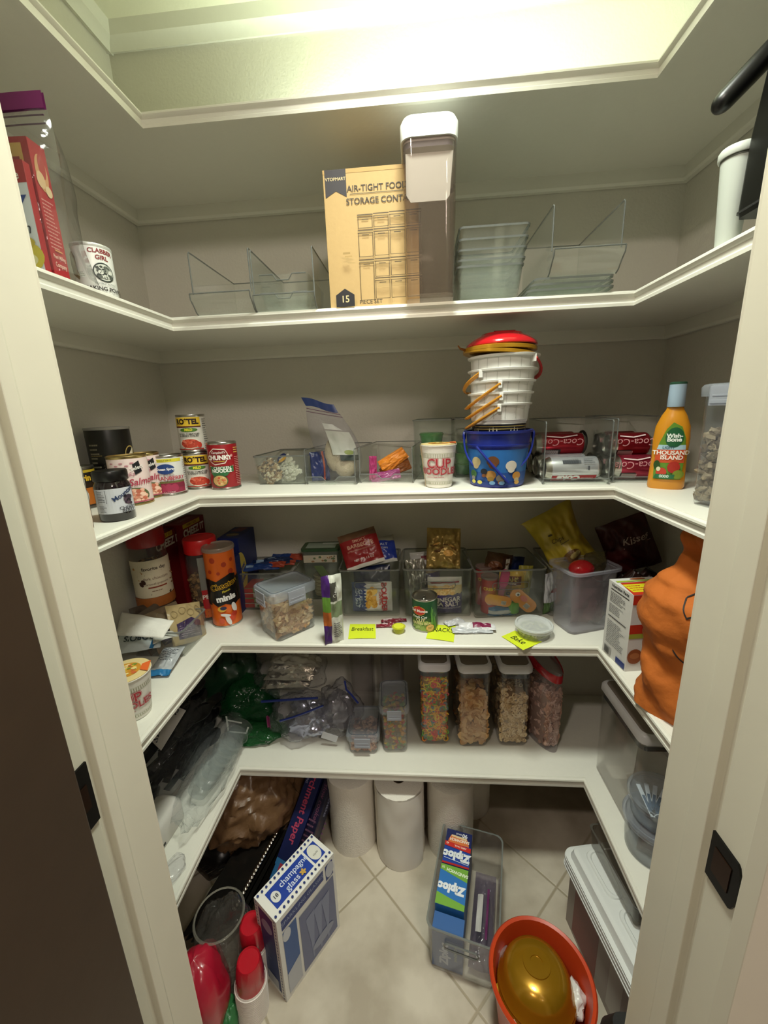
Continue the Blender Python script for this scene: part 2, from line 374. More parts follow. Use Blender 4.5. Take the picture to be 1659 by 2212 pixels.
# ================================================================ shelves (U shaped, moulded front edge, cleat against the walls)
def sweep(z, prof, m, path):
    b = MB(); L = []
    for k, p in enumerate(path):
        p = Vector(p); d1 = (p-Vector(path[k-1])).normalized() if k else None; d2 = (Vector(path[k+1])-p).normalized() if k < len(path)-1 else None
        n1 = Vector((d1.y, -d1.x)) if d1 else None; n2 = Vector((d2.y, -d2.x)) if d2 else None
        n = n1 if n2 is None else n2 if n1 is None else (n1+n2)/(1+n1.dot(n2))
        L.append([(p.x+n.x*o, p.y+n.y*o, z+h) for o, h in prof])
    return b.loft(L, m)
labels = ['uppermost white U-shaped shelf high above, seen from beneath, its top lit brightly', 'white U-shaped pantry shelf carrying the cardboard box and empty clear bins',
          'white U-shaped pantry shelf carrying the soup cans and stacked buckets', 'white U-shaped pantry shelf carrying the snack bins and yellow notes', 'lowest white U-shaped pantry shelf, carrying the cereal containers']
YS = WF+.005
NOSE = [(-.002, -.001), (.004, 0), (.008, -.003), (.009, -.007), (.006, -.011), (.003, -.013), (.003, -.021), (.006, -.024), (.006, -.030), (-.002, -.030)]
for k, z in enumerate((Z0, Z1, Z2, Z3, Z4)):
    t = T('pantry_shelf', labels[k], 'shelf', (0, 0, z))
    b = MB(); th = .019; e = .002
    P = [(WL+e, YS), (XL, YS), (XL, YF), (XR, YF), (XR, YS), (WR-e, YS), (WR-e, WB-e), (WL+e, WB-e)]
    for zz, fl in ((0, 0), (-th, 1)): b.add([(x, y, zz) for x, y in P], [f[::-1] if fl else f for f in ((0, 1, 2, 7), (2, 3, 6, 7), (3, 4, 5, 6))], PAINT)
    n = len(P); b.add([(x, y, zz) for zz in (0, -th) for x, y in P], [(i, (i+1) % n+0, (i+1) % n+n, i+n) for i in range(n)], PAINT)
    b.obj('shelf_board', t, smooth=False)
    path = [(XL, YS), (XL, YF), (XR, YF), (XR, YS)]
    sweep(0, NOSE, PAINT, path).obj('front_moulding', t, angle=30)
    CL = [(0, 0), (.018, 0), (.018, -.030), (.014, -.036), (0, -.036)]
    pw = [(WL+e, YS), (WL+e, WB-e), (WR-e, WB-e), (WR-e, YS)]
    sweep(-th, CL, PAINT, pw).obj('wall_cleat', t, smooth=False)
# ================================================================ lights
def area(name, loc, size, power, col, tgt=None, shape='DISK', sy=None, spread=pi):
    l = bpy.data.lights.new(name, 'AREA'); l.shape = shape; l.size = size; l.energy = power; l.color = col; l.spread = spread
    if sy: l.size_y = sy
    o = bpy.data.objects.new(name, l); COL.objects.link(o); o.location = loc
    d = Vector(tgt)-Vector(loc) if tgt else Vector((0, 0, -1))
    o.rotation_euler = d.to_track_quat('-Z', 'Y').to_euler(); return o
area('pantry_ceiling_light', (.02, .60, 2.53), .24, 10, (.94, 1, .88), spread=radians(105))
area('added_wall_glow', (.0, 1.17, 2.165), 1.25, 8.5, (.86, 1, .80), (.12, 1.42, 2.55), 'RECTANGLE', .03)  # added strip light without a fixture, brightens the wall above the uppermost shelf
area('kitchen_ceiling_light', (-.55, -.45, 2.73), .14, 14, (1, .87, .76), (.1, 1, .9))
area('kitchen_ceiling_light', (.75, -1.1, 2.73), .5, 34, (1, .88, .77), (-.2, .6, .9))
w = bpy.data.worlds.new('world'); SC.world = w; w.use_nodes = True; w.node_tree.nodes['Background'].inputs[0].default_value = (1, .9, .8, 1); w.node_tree.nodes['Background'].inputs[1].default_value = .12
# ================================================================ kinds of things
def clear_box(w, d, h, r, par, name='bin_body', m=None, th=.002, taper=.004, y0=0, z0=0, rim=True, rimm=None):
    """open clear bin; front face at local y0"""
    m = m or CLR; b = MB(); t2 = taper*2; cy = y0+d/2
    S = [(z0, w-t2, d-t2, r*.6), (z0+.004, w-t2+.002, d-t2+.002, r), (z0+h, w, d, r), (z0+h, w-2*th, d-2*th, r), (z0+.006, w-t2-2*th, d-t2-2*th, r*.8)]
    b.loft([rr(a, c, q, z, 5, 0, cy) for z, a, c, q in S], m)
    o = b.obj(name, par)
    if rim:
        b = MB(); L = [rr(w+.003, d+.003, r, z0+h-.003, 5, 0, cy), rr(w+.004, d+.004, r, z0+h+.001, 5, 0, cy), rr(w-2*th-.001, d-2*th-.001, r, z0+h+.0012, 5, 0, cy)]
        b.loft(L, rimm or RIM, (0, 0)); b.obj('rim', o)
    return o
def scoop_bin(label, loc, rz, w, d, h, lip=.03, out=.014, m=None, group=None, notch=False, zl=.055):
    """fridge bin: full height sides and back, low front lip curving outwards"""
    t = T('organizer_bin', label, 'bin', loc, rz, group); m = m or CLR; th = .0022
    b = MB()
    pr = [(-out, zl), (-out*.9, zl-.012), (-out*.3, zl*.45), (.006, zl*.12), (.016, 0)]       # front lip profile
    for x0 in (-w/2, w/2-th):
        P = [(y, z) for y, z in pr]+[(d, 0), (d, h), (.004, h), (.0, h-.006), (.0, zl+.004)]
        b.loft([[(x, y, z) for y, z in P] for x in (x0, x0+th)], m)
    b.box((-w/2, .016, 0), (w/2, d, th), m); b.box((-w/2, d-th, 0), (w/2, d, h), m)
    o = b.obj('bin_body', t, smooth=False)
    b = MB(); N = 12; L = []
    for y, z in pr:
        L.append([(-w/2+w*i/N, y, z-(notch and y < -out*.5 and abs(i/N-.5) < .1 and .012 or 0)) for i in range(N+1)])
    b.loft(L, m, (0, 0), closed=False); b.loft([[(x, y+th, z) for x, y, z in l] for l in L], m, (0, 0), closed=False); b.obj('front_lip', t)
    b = MB()
    for x in (-w/2+.001, w/2-.001): b.tube([(x, 0, zl+.002), (x, 0, h-.004), (x, .004, h), (x, d, h)], .0016, RIM, 6)
    b.tube([(-w/2, d, h), (w/2, d, h)], .0014, RIM, 6)
    b.tube([L[0][i] for i in range(N+1)], .0015, RIM, 6)
    for x in (-w/2, w/2): b.tube([(x, y, z) for y, z in pr], .0014, RIM, 6)
    b.obj('rim', t); return t
def tin(label, p, r, h, body='b8b6ae', name='food_can', cat='can', rz=0, deco=None, rimc=None, tab=False, group=None, M=None, key=False):
    t = T(name, label, cat, p, rz, group, M); st = rimc or STEEL
    b = MB(); rp = [(r*.97, 0), (r, .001), (r, .004), (r*.975, .006), (r*.975, h-.006), (r, h-.004), (r, h-.001), (r*.98, h), (r*.93, h), (r*.92, h-.004)]
    b.lathe(rp, st, 36, cap=(1, 0)); b.obj('can_body', t)
    b = MB(); b.lathe([(r*.92, h-.004), (r*.85, h-.003), (r*.8, h-.0045), (r*.4, h-.0042), (.001, h-.0042)], st, 36, cap=(0, 0)); l = b.obj('lid', t)
    if tab:
        b = MB(); b.tube([(r*.15*cos(a)*1.0, -r*.35+r*.3*sin(a), h-.002) for a in [2*pi*i/14 for i in range(14)]], .0012, st, 6, True); b.ball((0, -r*.05, h-.002), (.004, .004, .001), st); b.obj('pull_tab', l)
    b = MB(); b.lathe([(r*.978, .0065), (r*.98, .0068), (r*.98, h-.0068), (r*.978, h-.0065)], X(body, rough=.35), 36, cap=(0, 0)); lb = b.obj('paper_label', t)
    if deco:
        D = Decal(cyl(r*.98)); deco(D, r, h); D.obj(lb)
    return t
def carton(label, loc, rz, w, d, h, col, deco=None, name='cardboard_box', cat='box', group=None, M=None, rough=.45):
    t = T(name, label, cat, loc, rz, group, M)
    b = MB(); b.box((-w/2, 0, 0), (w/2, d, h), X(col, rough=rough)); b.obj('box_body', t, smooth=False, bevel=.0008)
    for k, f, nm in ((0, front(), 'front_panel'), (1, topf(h), 'top_panel'), (2, leftf(-w/2, d), 'side_panel'), (3, rightf(w/2), 'side_panel')):
        if deco and deco[k]:
            D = Decal(f, step=1); deco[k](D, w, d, h); D.obj(t, nm)
    return t
def fill_pieces(par_or_none, label, cat, name, piece, n, w, d, h, cols, loc, rz=0, seed=1, core=None, y0=0, slope=0, r=.01, M=None, shell=.012, group=None, kind='stuff', tops=.35):
    """a heap of small pieces filling a box-shaped inside: pieces show at its skin, a dull core behind them"""
    R = random.Random(seed); b = MB()
    top = lambda x, y: h+slope*x/w+.006*sin(x*90+seed)+.004*cos(y*70)
    if core:
        q = shell*.9; L = [rr(w-q, d-q, r, .003, 4, 0, y0+d/2), rr(w-q, d-q, r, 0, 4, 0, y0+d/2)]
        b.loft([L[0], [(x, y, top(x, y)-q) for x, y, _ in L[1]]], core)
    pm = [X(c, rough=.7) for c in cols]
    for i in range(n):
        u = R.random(); face = 0 if u < tops else 1 if u < tops+.52 else 2
        if u < tops: x = (R.random()-.5)*(w-shell); y = y0+shell/2+R.random()*(d-shell); z = top(x, y)-shell*.4*R.random()
        elif u < tops+.40: x = (R.random()-.5)*(w-shell); y = y0+shell*.5*(.7+.6*R.random()); z = shell*.4+R.random()*(top(x, y)-shell*.4)
        elif u < tops+.52: x = (R.random()-.5)*(w-shell); y = y0+d-shell*.5; z = shell*.4+R.random()*(top(x, y)-shell*.4)
        else: x = (w/2-shell*.5)*R.choice((-1, 1)); y = y0+shell/2+R.random()*(d-shell); z = shell*.4+R.random()*(top(x, y)-shell*.4)
        vs, fs = piece(R); Q = Matrix.Rotation((R.random()-.5)*1.9, 3, Vector((R.random()-.5, R.random()-.5, R.random()-.5)).normalized())@(Matrix.Identity(3), Matrix.Rotation(pi/2, 3, 'X'), Matrix.Rotation(pi/2, 3, 'Y'))[face]; c = Vector((x, y, max(z, .006)))
        b.add([Q@Vector(v)+c for v in vs], fs, pm[R.randrange(len(pm))])
    o = b.obj(name, None); 
    if M is not None: o.matrix_world = M
    else: o.location = loc; o.rotation_euler = (0, 0, rz)
    return tag(o, label, cat, group, kind)
def p_ring(R0, r0, n=8, k=4):
    def f(R):
        vs = [((R0+r0*cos(2*pi*j/k))*cos(2*pi*i/n), (R0+r0*cos(2*pi*j/k))*sin(2*pi*i/n), r0*sin(2*pi*j/k)) for i in range(n) for j in range(k)]
        return vs, [(i*k+j, i*k+(j+1) % k, ((i+1) % n)*k+(j+1) % k, ((i+1) % n)*k+j) for i in range(n) for j in range(k)]
    return f
def p_blob(a, b_, c, jit=.5, n=7, k=5):
    def f(R):
        m = MB(); q = (a*(.7+.6*R.random()), b_*(.7+.6*R.random()), c*(.7+.6*R.random())); m.ball((0, 0, 0), q, 'ffffff', n, k, jit, R.randrange(999)); return m.v, m.f
    return f
def p_flake(a, th=.0012):
    def f(R):
        n = 8; L = [(a*(.7+.6*R.random())*cos(2*pi*i/n), a*(.7+.6*R.random())*sin(2*pi*i/n), th*4*(R.random()-.5)) for i in range(n)]
        vs = L+[(x, y, z+th) for x, y, z in L]; return vs, [list(range(n))[::-1], list(range(n, 2*n))]+[(i, (i+1) % n, (i+1) % n+n, i+n) for i in range(n)]
    return f
def pouch_fn(w, h, t, seed=0, wr=.004, seal=.06, pinch=.0, curl=0, fr=1):
    """surface of a stuffed bag standing on its lower edge: u,v in 0..1, side -1 front / +1 back"""
    def S(u, v, side, hh=0):
        a = min(1, min(v, 1-v)/seal/2.2) if seal else 1
        prof = (max(0, sin(pi*u))**.6)*(max(0, sin(pi*min(1, max(0, v))))**.55)
        px = (u-.5)*w*(1-pinch*max(0, 1-abs(2*v-1))**.5*.5); n1 = noise.noise(Vector((u*5*fr+seed*7.3, v*5*fr, side*3.1)))
        n2 = noise.noise(Vector((u*13*fr+seed*3.7, v*11*fr, side*5.1))); n3 = noise.noise(Vector((u*3+seed, v*3, 9.1)))
        y = side*(t/2*prof+(wr*n1+wr*.5*n2)*min(1, prof*3))+(n3*wr*1.2)+side*hh+side*.0004
        return Vector((px+wr*.6*noise.noise(Vector((v*6, seed, 1)))*(1-a), y+curl*v*v, v*h))
    return S
def pouch(label, M, w, h, t, col, seed=0, paint=None, deco=None, name='snack_bag', cat='bag', wr=.004, group=None, pinch=0, curl=0, rough=.3, nu=30, nv=34, metal=0, fr=1, back=None, part='bag_film'):
    """stuffed bag: M is its world matrix (foot edge centre, x along foot, z up, front towards -y)"""
    S = pouch_fn(w, h, t, seed, wr, pinch=pinch, curl=curl, fr=fr); tp = T(name, label, cat, M=M, group=group)
    m = X(col, rough=rough, metal=metal) if isinstance(col, str) else col; b = MB()
    pf = (lambda u, v: (lambda c: X(c, rough=rough) if isinstance(c, str) else c)(paint(u, v))) if paint else None
    b.grid(lambda u, v: S(u, v, -1), nu, nv, m, pf); b.grid(lambda u, v: S(1-u, v, 1), nu, nv, m, (lambda u, v: pf(1-u, v)) if pf else None)
    o = b.obj(part, tp, angle=60)
    if deco:
        D = Decal(lambda u, v, hh: S(u/w+.5, v/h, -1, hh), h0=.0012, dh=.0002); deco(D, w, h); D.obj(o)
    return tp
def MX(p, rz=0, tilt=0, roll=0, yaw2=0):
    """world matrix: turn rz about up, lean back by tilt (top away), roll about own facing axis"""
    return Matrix.Translation(p)@Matrix.Rotation(rz, 4, 'Z')@Matrix.Rotation(-tilt, 4, 'X')@Matrix.Rotation(roll, 4, 'Y')@Matrix.Rotation(yaw2, 4, 'Z')
def clip_box(w, d, h, par, body=None, lidm=None, clips='f', lidh=.018, r=.018, taper=.006, seal='3c4450', clipm=None):
    """clip-lock food box: tapered body, overhanging lid, gasket line, clip flaps"""
    body = body or clear('fbfcfc', .06, .12, .5, 'c9cdd2'); b = MB(); hb = h-lidh; t2 = 2*taper; cy = d/2
    b.loft([rr(w-t2-.006, d-t2-.006, r*.7, 0, 5, 0, cy), rr(w-t2, d-t2, r*.9, .005, 5, 0, cy), rr(w-.004, d-.004, r, hb, 5, 0, cy), rr(w-.008, d-.008, r, hb, 5, 0, cy), rr(w-t2-.004, d-t2-.004, r*.8, .007, 5, 0, cy)], body); b.obj('container_body', par)
    lm = lidm or clear('eceff4', .28, .2, .5, 'c4cad2')
    b = MB(); b.loft([rr(w+.006, d+.006, r, hb-.004, 5, 0, cy), rr(w+.008, d+.008, r, h-.006, 5, 0, cy), rr(w+.002, d+.002, r, h-.001, 5, 0, cy), rr(w-.006, d-.006, r, h, 5, 0, cy), rr(w-.012, d-.012, r*.9, h, 5, 0, cy), rr(w-.018, d-.018, r*.8, h-.005, 5, 0, cy)], lm, (0, 1)); l = b.obj('lid', par)
    b = MB(); b.loft([rr(w-.007, d-.007, r, h+.0004, 5, 0, cy), rr(w-.0105, d-.0105, r*.9, h+.0004, 5, 0, cy)], mat(seal, .5), (0, 0)); b.obj('gasket', l)
    cm = clipm or clear('dfe2ea', .5, .25, .5, 'c2c6cf')
    def flap(M, L):
        b = MB(); b.box((-L/2, -.0045, hb-.020), (L/2, -.001, h-.004), cm); b.box((-L/2+.003, -.0062, hb-.016), (L/2-.003, -.0045, hb-.010), cm); b.box((-L/2+.006, -.0056, hb-.004), (L/2-.006, -.0045, hb-.001), cm); b.xf(M); b.obj('clip', par, smooth=False, bevel=.001)
    q = .006
    if 'f' in clips: flap(Matrix.Translation((0, -q, 0)), min(w*.5, .055))
    if 'l' in clips: flap(Matrix.Translation((-w/2-q, cy, 0))@Matrix.Rotation(-pi/2, 4, 'Z'), min(d*.45, .06))
    if 'r' in clips: flap(Matrix.Translation((w/2+q, cy, 0))@Matrix.Rotation(pi/2, 4, 'Z'), min(d*.45, .06))
    return par
def pop_box(label, p, rz, w, d, h, group=None, name='cereal_container', lidh=.028, lidcol='eceaf0'):
    """tall clear canister with white snap lid, dark gasket and round dial on top"""
    t = T(name, label, 'container', p, rz, group); b = MB(); r = .018; cy = d/2; hb = h-lidh
    m = clear('fdfcfb', .03, .05, .5)
    b.loft([rr(w-.018, d-.018, r*.8, 0, 5, 0, cy), rr(w-.012, d-.012, r, .006, 5, 0, cy), rr(w-.004, d-.004, r, hb, 5, 0, cy), rr(w-.008, d-.008, r, hb, 5, 0, cy), rr(w-.016, d-.016, r*.9, .008, 5, 0, cy)], m); b.obj('container_body', t)
    b = MB(); b.loft([rr(w-.009, d-.009, r, hb-.016, 5, 0, cy), rr(w-.009, d-.009, r, hb-.003, 5, 0, cy)], mat('26272c', .5), (0, 0)); b.loft([rr(w-.008, d-.008, r, hb-.003, 5, 0, cy), rr(w-.008, d-.008, r, hb+.003, 5, 0, cy)], clear('e8e8ea', .2), (0, 0)); b.obj('gasket', t)
    b = MB(); b.loft([rr(w-.004, d-.004, r, hb+.002, 5, 0, cy), rr(w+.002, d+.002, r, hb+.006, 5, 0, cy), rr(w+.002, d+.002, r*1.1, h-.006, 5, 0, cy), rr(w-.006, d-.006, r*1.1, h, 5, 0, cy), rr(w-.018, d-.018, r, h+.001, 5, 0, cy)], mat(lidcol, .3), (1, 0)); l = b.obj('lid', t)
    b = MB(); b.loft([rr(w-.018, d-.018, r, h+.001, 5, 0, cy), rr(w-.020, d-.020, r, h-.001, 5, 0, cy)], mat('857a70', .2, 0, .2)); b.obj('lid_window', l)
    b = MB(); b.lathe([(.022, h-.002), (.022, h+.002), (.018, h+.004), (.006, h+.004)], mat('9a9590', .3), 24, c=(0, cy)); b.obj('dial', l)
    return t
# ================================================================ upper shelf (Z1)
def sbin_px(label, xa, xb, ytop, ylip, yw, d, z, **k):
    """scoop bin from the two front corner posts: pixel columns at the top, rows of top and lip"""
    a = B(xa[0], xa[1], yw); b_ = B(xb[0], xb[1], yw); w = b_.x-a.x
    return scoop_bin(label, ((a.x+b_.x)/2, yw, z), 0, w, d, a.z-z, zl=B(xa[0], ylip, yw).z-z, **k)
sbin_px('empty clear bin with low curved lip, nearest the baking powder can', (404, 544), (535, 539), 0, 640, .985, .24, Z1, out=.016)
sbin_px('clear bin with two notched trays inside, beside the cardboard box', (538, 540), (675, 556), 0, 640, .985, .24, Z1, out=.006)
for k, (zz, lb) in enumerate(((.002, 'clear notched tray lying lowest inside the bin by the cardboard box'), (.028, 'clear notched tray nested on top of another beside the cardboard box'))):
    a = B(552, 620, 1.0); c = B(672, 620, 1.0); w = c.x-a.x-.012
    t = T('drawer_tray', lb, 'tray', ((a.x+c.x)/2, 1.0, Z1+.0035+zz)); b = MB(); H = .034+.012*k
    clear_box(w-.01*(1-k), .18, H, .01, t, 'tray_body', rim=False)
    b.tube([(-w/2+.004, 0, H), (-.022, 0, H), (-.014, 0, H-.012), (.014, 0, H-.012), (.022, 0, H), (w/2-.004, 0, H)], .0014, RIM, 6); b.obj('notched_rim', t)
# cardboard box of the container set
p, rz, w, h = edge((712, 668), (905, 656), 362, Z1)
fa = B(695, 366, 1.0); fb = B(903, 357, 1.0); w = fb.x-fa.x; h = fa.z-Z1; p = Vector(((fa.x+fb.x)/2, 1.005, Z1))
def f(D, w, d, h):
    D.r(-w/2, h-.008, w/2, h, 'b08d4e'); D.p([(-w/2+.004, h), (-w/2+.05, h), (-w/2+.05, h-.052), (-w/2+.027, h-.040), (-w/2+.004, h-.052)], '14151c'); D.t('VTOPMART', -w/2+.027, h-.018, .0085, 'cdb98a', bold=.01)
    D.t('AIR-TIGHT FOOD', .014, h-.038, .0165, '2c2418', sx=1.0, bold=.01); D.r(-.045, h-.048, .075, h-.047, '2c2418'); D.t('STORAGE CONTAINER', .030, h-.062, .0165, '2c2418', sx=.98, bold=.01)
    g = '4a3c22'
    def jar(x0, z0, x1, z1):
        D.line([(x0, z0), (x1, z0), (x1, z1), (x0, z1), (x0, z0)], .0011, g); D.line([(x0-.0015, z1+.005), (x1+.0015, z1+.005)], .0022, g); D.line([(x0-.0015, z1), (x1+.0015, z1)], .0013, g); D.line([(x0+.008, z1-.004), (x1-.008, z1-.004)], .0016, g)
    x0 = -.030; W = .031
    for i in range(4):
        xx = x0+i*(W+.004); jar(xx, .158, xx+W, .178); jar(xx, .102, xx+W, .148)
        jar(xx, .014 if i < 1 else .060, xx+W, .090)
    for i in (1, 2, 3): xx = x0+i*(W+.004); jar(xx, .014, xx+W, .050)
    for i, xx in enumerate((-.085,)): D.r(xx+.02, .105, xx+.036, .109, '9a7f48'); D.r(xx+.024, .099, xx+.040, .102, 'a88b52')
    D.p([(-w/2+.016, 0), (-w/2+.058, 0), (-w/2+.058, .024), (-w/2+.037, .037), (-w/2+.016, .024)], '17171c'); D.t('15', -w/2+.037, .015, .02, 'd9c594', bold=.01); D.t('PIECE SET', -w/2+.095, .007, .012, '2c2418', bold=.01)
carton('tall tan cardboard box printed with outlines of storage containers', p, 0, w, .19, h, mat('b89a66', .7, 0, 0, .1, 90, .04), (f, None, None, None), 'cardboard_box', 'box')
# tall clear canister with white lid standing proud of the box
a = B(884, 640, .955); c = B(976, 640, .955); a2 = B(872, 255, .955)
w = (c.x-a.x)+.022; h = a2.z-Z1
t = T('storage_canister', 'tall clear canister with white lid, standing before the cardboard box', 'container', ((a.x+c.x)/2, .945, Z1))
m = clear('f3efec', .06, .04, .6, 'b9a89c'); D_ = .20; cy = D_/2; hb = h-.035
b = MB(); b.loft([rr(w-.012, D_-.02, .016, 0, 6, 0, cy), rr(w-.010, D_-.014, .02, .006, 6, 0, cy), rr(w-.003, D_, .022, hb, 6, 0, cy), rr(w-.007, D_-.004, .02, hb, 6, 0, cy), rr(w-.014, D_-.018, .018, .008, 6, 0, cy)], m); b.obj('container_body', t)
b = MB(); b.loft([rr(w, D_+.004, .022, hb-.003, 6, 0, cy), rr(w+.002, D_+.006, .024, hb+.004, 6, 0, cy), rr(w+.002, D_+.006, .024, h-.010, 6, 0, cy), rr(w-.008, D_-.004, .022, h, 6, 0, cy)], mat('e6eae8', .3)); b.obj('lid', t)
b = MB(); b.loft([rr(w-.009, D_-.008, .018, hb-.018, 6, 0, cy), rr(w-.009, D_-.008, .018, hb-.008, 6, 0, cy)], mat('4a4650', .5), (0, 0)); b.loft([rr(w-.008, D_-.007, .018, hb-.008, 6, 0, cy), rr(w-.008, D_-.007, .018, hb-.002, 6, 0, cy)], mat('b9b6b8', .4), (0, 0)); b.obj('gasket', t)
b = MB(); P = [(-w*.42, hb-.024), (w*.42, hb-.024), (w*.36, hb-.10), (w*.30, hb-.108), (-w*.34, hb-.108), (-w*.42, hb-.095)]
b.loft([[(x, y, z) for x, z in P] for y in (.012, .014)], mat('c9ccc9', .5)); b.obj('inside_liner', t, smooth=False)
# five nested clear trays
t0 = None
ya = B(988, 640, 1.0); yb = B(1128, 640, 1.0); wtop = B(1138, 490, 1.0).x-B(984, 490, 1.0).x
rows = [(577, .062), (563, .05), (541, .05), (518, .05), (492, .05)]
names = ['lowest of five nested clear trays beside the canister', 'second from lowest of five nested clear trays', 'middle one of five nested clear trays', 'fourth from lowest of five nested clear trays', 'topmost of five nested clear trays beside the canister']
zb = [.0, .022, .040, .058, .078]
for k in range(5):
    zt = B(986, rows[k][0], 1.0).z-Z1; z0 = max(.0, zt-.062)+.001*k
    t = T('nesting_tray', names[k], 'tray', ((ya.x+yb.x)/2+.002*k, 1.0, Z1+z0), 0, 'nested clear trays')
    clear_box(wtop-.006+.001*k, .17, zt-z0, .012, t, 'tray_body', taper=.008, m=clear('fdfefd', .03, .05, .5, 'e6eae8'))
    b = MB(); b.box((-wtop*.4, -.004, zt-z0-.012), (-wtop*.36, -.002, zt-z0-.002), RIM); 
# two clear trays lying flat below the last bin
a = B(1140, 634, 1.0); c = B(1322, 625, 1.0)
for k, lb in enumerate(('flat clear lid lying lowest beneath the angled bin', 'flat clear lid second from the bottom beneath the angled bin', 'flat clear lid on top of the pile beneath the angled bin')):
    t = T('flat_tray', lb, 'lid', ((a.x+c.x)/2+.004*k, .99+.003*k, Z1+.001+.0115*k), .015*(k-1)); clear_box(c.x-a.x-.006*k, .2, .010, .014, t, 'tray_body', m=CLRD, taper=.002)
sbin_px('empty clear bin with a curved lip, lying on a pile of flat clear lids', (1197, 441), (1353, 428), 0, 545, .985, .24, Z1+.037, out=.02)
# can of baking powder
fpt = A(215, 632, Z1+.0); p, r, h, rz = rnd(215, 640, 520, 94, Z1)
def f(D, r, h):
    D.t('CLABBER', .012, h*.86, h*.115, '8e2f33', bold=.03, arc=-3); D.t('GIRL', .012, h*.74, h*.115, '8e2f33', bold=.03, arc=-3)
    D.e(.012, h*.47, r*.54, h*.18, '26302c'); D.e(.012, h*.47, r*.48, h*.155, 'c8ccc4'); 
    D.dots(46, .012-r*.34, h*.37, .012+r*.34, h*.57, .0035, ('3a3f3b', '8f948c', '565b55', 'd8dad2'))
    D.t('DOUBLE ACTING', .012, h*.25, h*.05, '4a4f4b'); D.t('BAKING POWDER', .016, h*.15, h*.10, '2a2320', bold=.03)
    for a in (-1.25, 2.2): D.p([(r*a-.006, h*.80), (r*a+.004, h*.84), (r*a+.010, h*.72), (r*a+.008, h*.55), (r*a+.014, h*.40), (r*a+.012, h*.3), (r*a-.002, h*.42), (r*a-.008, h*.6)], '7b6a44')
    D.lines(-r*.85, h*.36, -r*.55, h*.45, 3, '6a6a66', 4)
tin('white baking powder can with dark red lettering and an engraved picture', p, r, h, 'e9eae6', rz=rz+.1, deco=f, rimc=mat('dfe1dc', .3, .3), name='baking_powder_can')
# clear zipper bag with two boxes
M = MX(Vector((-.588, .701, Z1+.002)), .06)
t = T('pancake_mix_box', 'red pancake mix box in the zipper bag, fine print down its side', 'box', M=M)
H = .196
b = MB(); b.box((-.14, 0, 0), (0, .034, H), mat('a62a30', .4)); b.obj('box_body', t, smooth=False, bevel=.001)
D = Decal(lambda u, v, h: (h, .017+u*.6, v), step=1); D.r(-.028, .0, .028, H, 'a82a31'); D.lines(-.020, .045, .025, .118, 13, 'cf8d88', 5); D.e(.0, .155, .020, .026, 'c9986c'); D.e(.004, .165, .012, .018, 'a83a38'); D.e(-.008, .144, .014, .012, 'd6b48c'); D.e(.012, .132, .011, .008, 'd9bf98'); D.t('Pearl Milling', 0, .034, .0085, 'e8c9b8', bold=.01); D.t('Company', 0, .022, .010, 'e8c9b8', bold=.01); D.r(-.012, .043, .014, .045, 'c98f5a'); D.obj(t, 'side_panel')
D = Decal(front(), step=1); D.r(-.14, 0, 0, H, '9c262d'); D.r(-.12, H-.05, -.010, H-.008, 'c8a45a'); D.r(-.116, H-.042, -.016, H-.026, '8c2a2c'); D.t('ORIGINAL', -.05, H-.034, .012, 'c8a45a'); D.obj(t, 'front_panel')
t = T('muffin_mix_box', 'white muffin mix box with a yellow muffin and blue letters, in the zipper bag', 'box', M=M@Matrix.Translation((-.002, -.015, 0)))
H = .158
b = MB(); b.box((-.14, 0, 0), (0, .013, H), mat('a8262e', .4)); b.obj('box_body', t, smooth=False, bevel=.001)
D = Decal(front(), step=1); D.r(-.14, 0, 0, H-.030, 'dfe4ea'); D.r(-.14, H-.030, 0, H, 'a8262e'); D.t('favorite', -.035, H-.020, .016, 'f2ece4', bold=.02); D.t('JIFFY', -.045, .096, .036, '23408e', bold=.05); D.t('muffin', -.036, .066, .023, '3a3f46', shear=.2, bold=.01); D.e(-.04, .026, .044, .026, 'd8c63c'); D.e(-.035, .022, .028, .012, 'e9e2a8'); D.e(-.04, .046, .034, .012, 'c9b233'); D.obj(t, 'front_panel')
t = T('zipper_bag', 'large clear zipper bag with purple closure around the red and white boxes', 'bag', M=M@Matrix.Translation((-.068, .012, 0)))
b = MB(); m = clear('f9f9f9', .035, .10, .6, 'd8dcd8', .35, 18)
Sf = lambda u, v, s: Vector(((u-.5)*(.20-.012*sin(v*6)+.03*(1-v)**3), s*(.058*(max(0, min(1, (1-v)*2.2))**.7)*(max(0, sin(pi*u))**.22)+.0015)+.004*noise.noise(Vector((u*5, v*6, s*2))), v*.235))
b.grid(lambda u, v: Sf(u, v, -1), 30, 34, m); b.grid(lambda u, v: Sf(1-u, v, 1), 30, 34, m); b.obj('bag_film', t, angle=60)
b = MB(); z0 = .235
for s in (-1, 1): b.grid(lambda u, v: Vector(((u-.5)*.2, s*.0025+.002*sin(u*5), z0+v*.022)), 12, 2, mat('7a2c66', .4))
b.obj('purple_strip', t)
b = MB()
for dz in (-.022, -.011): b.tube([((u-.5)*.2, -.006+.002*sin(u*5), z0+dz) for u in [i/10 for i in range(11)]], .0011, mat('4a2a44', .4), 6)
b.obj('zipper_track', t)

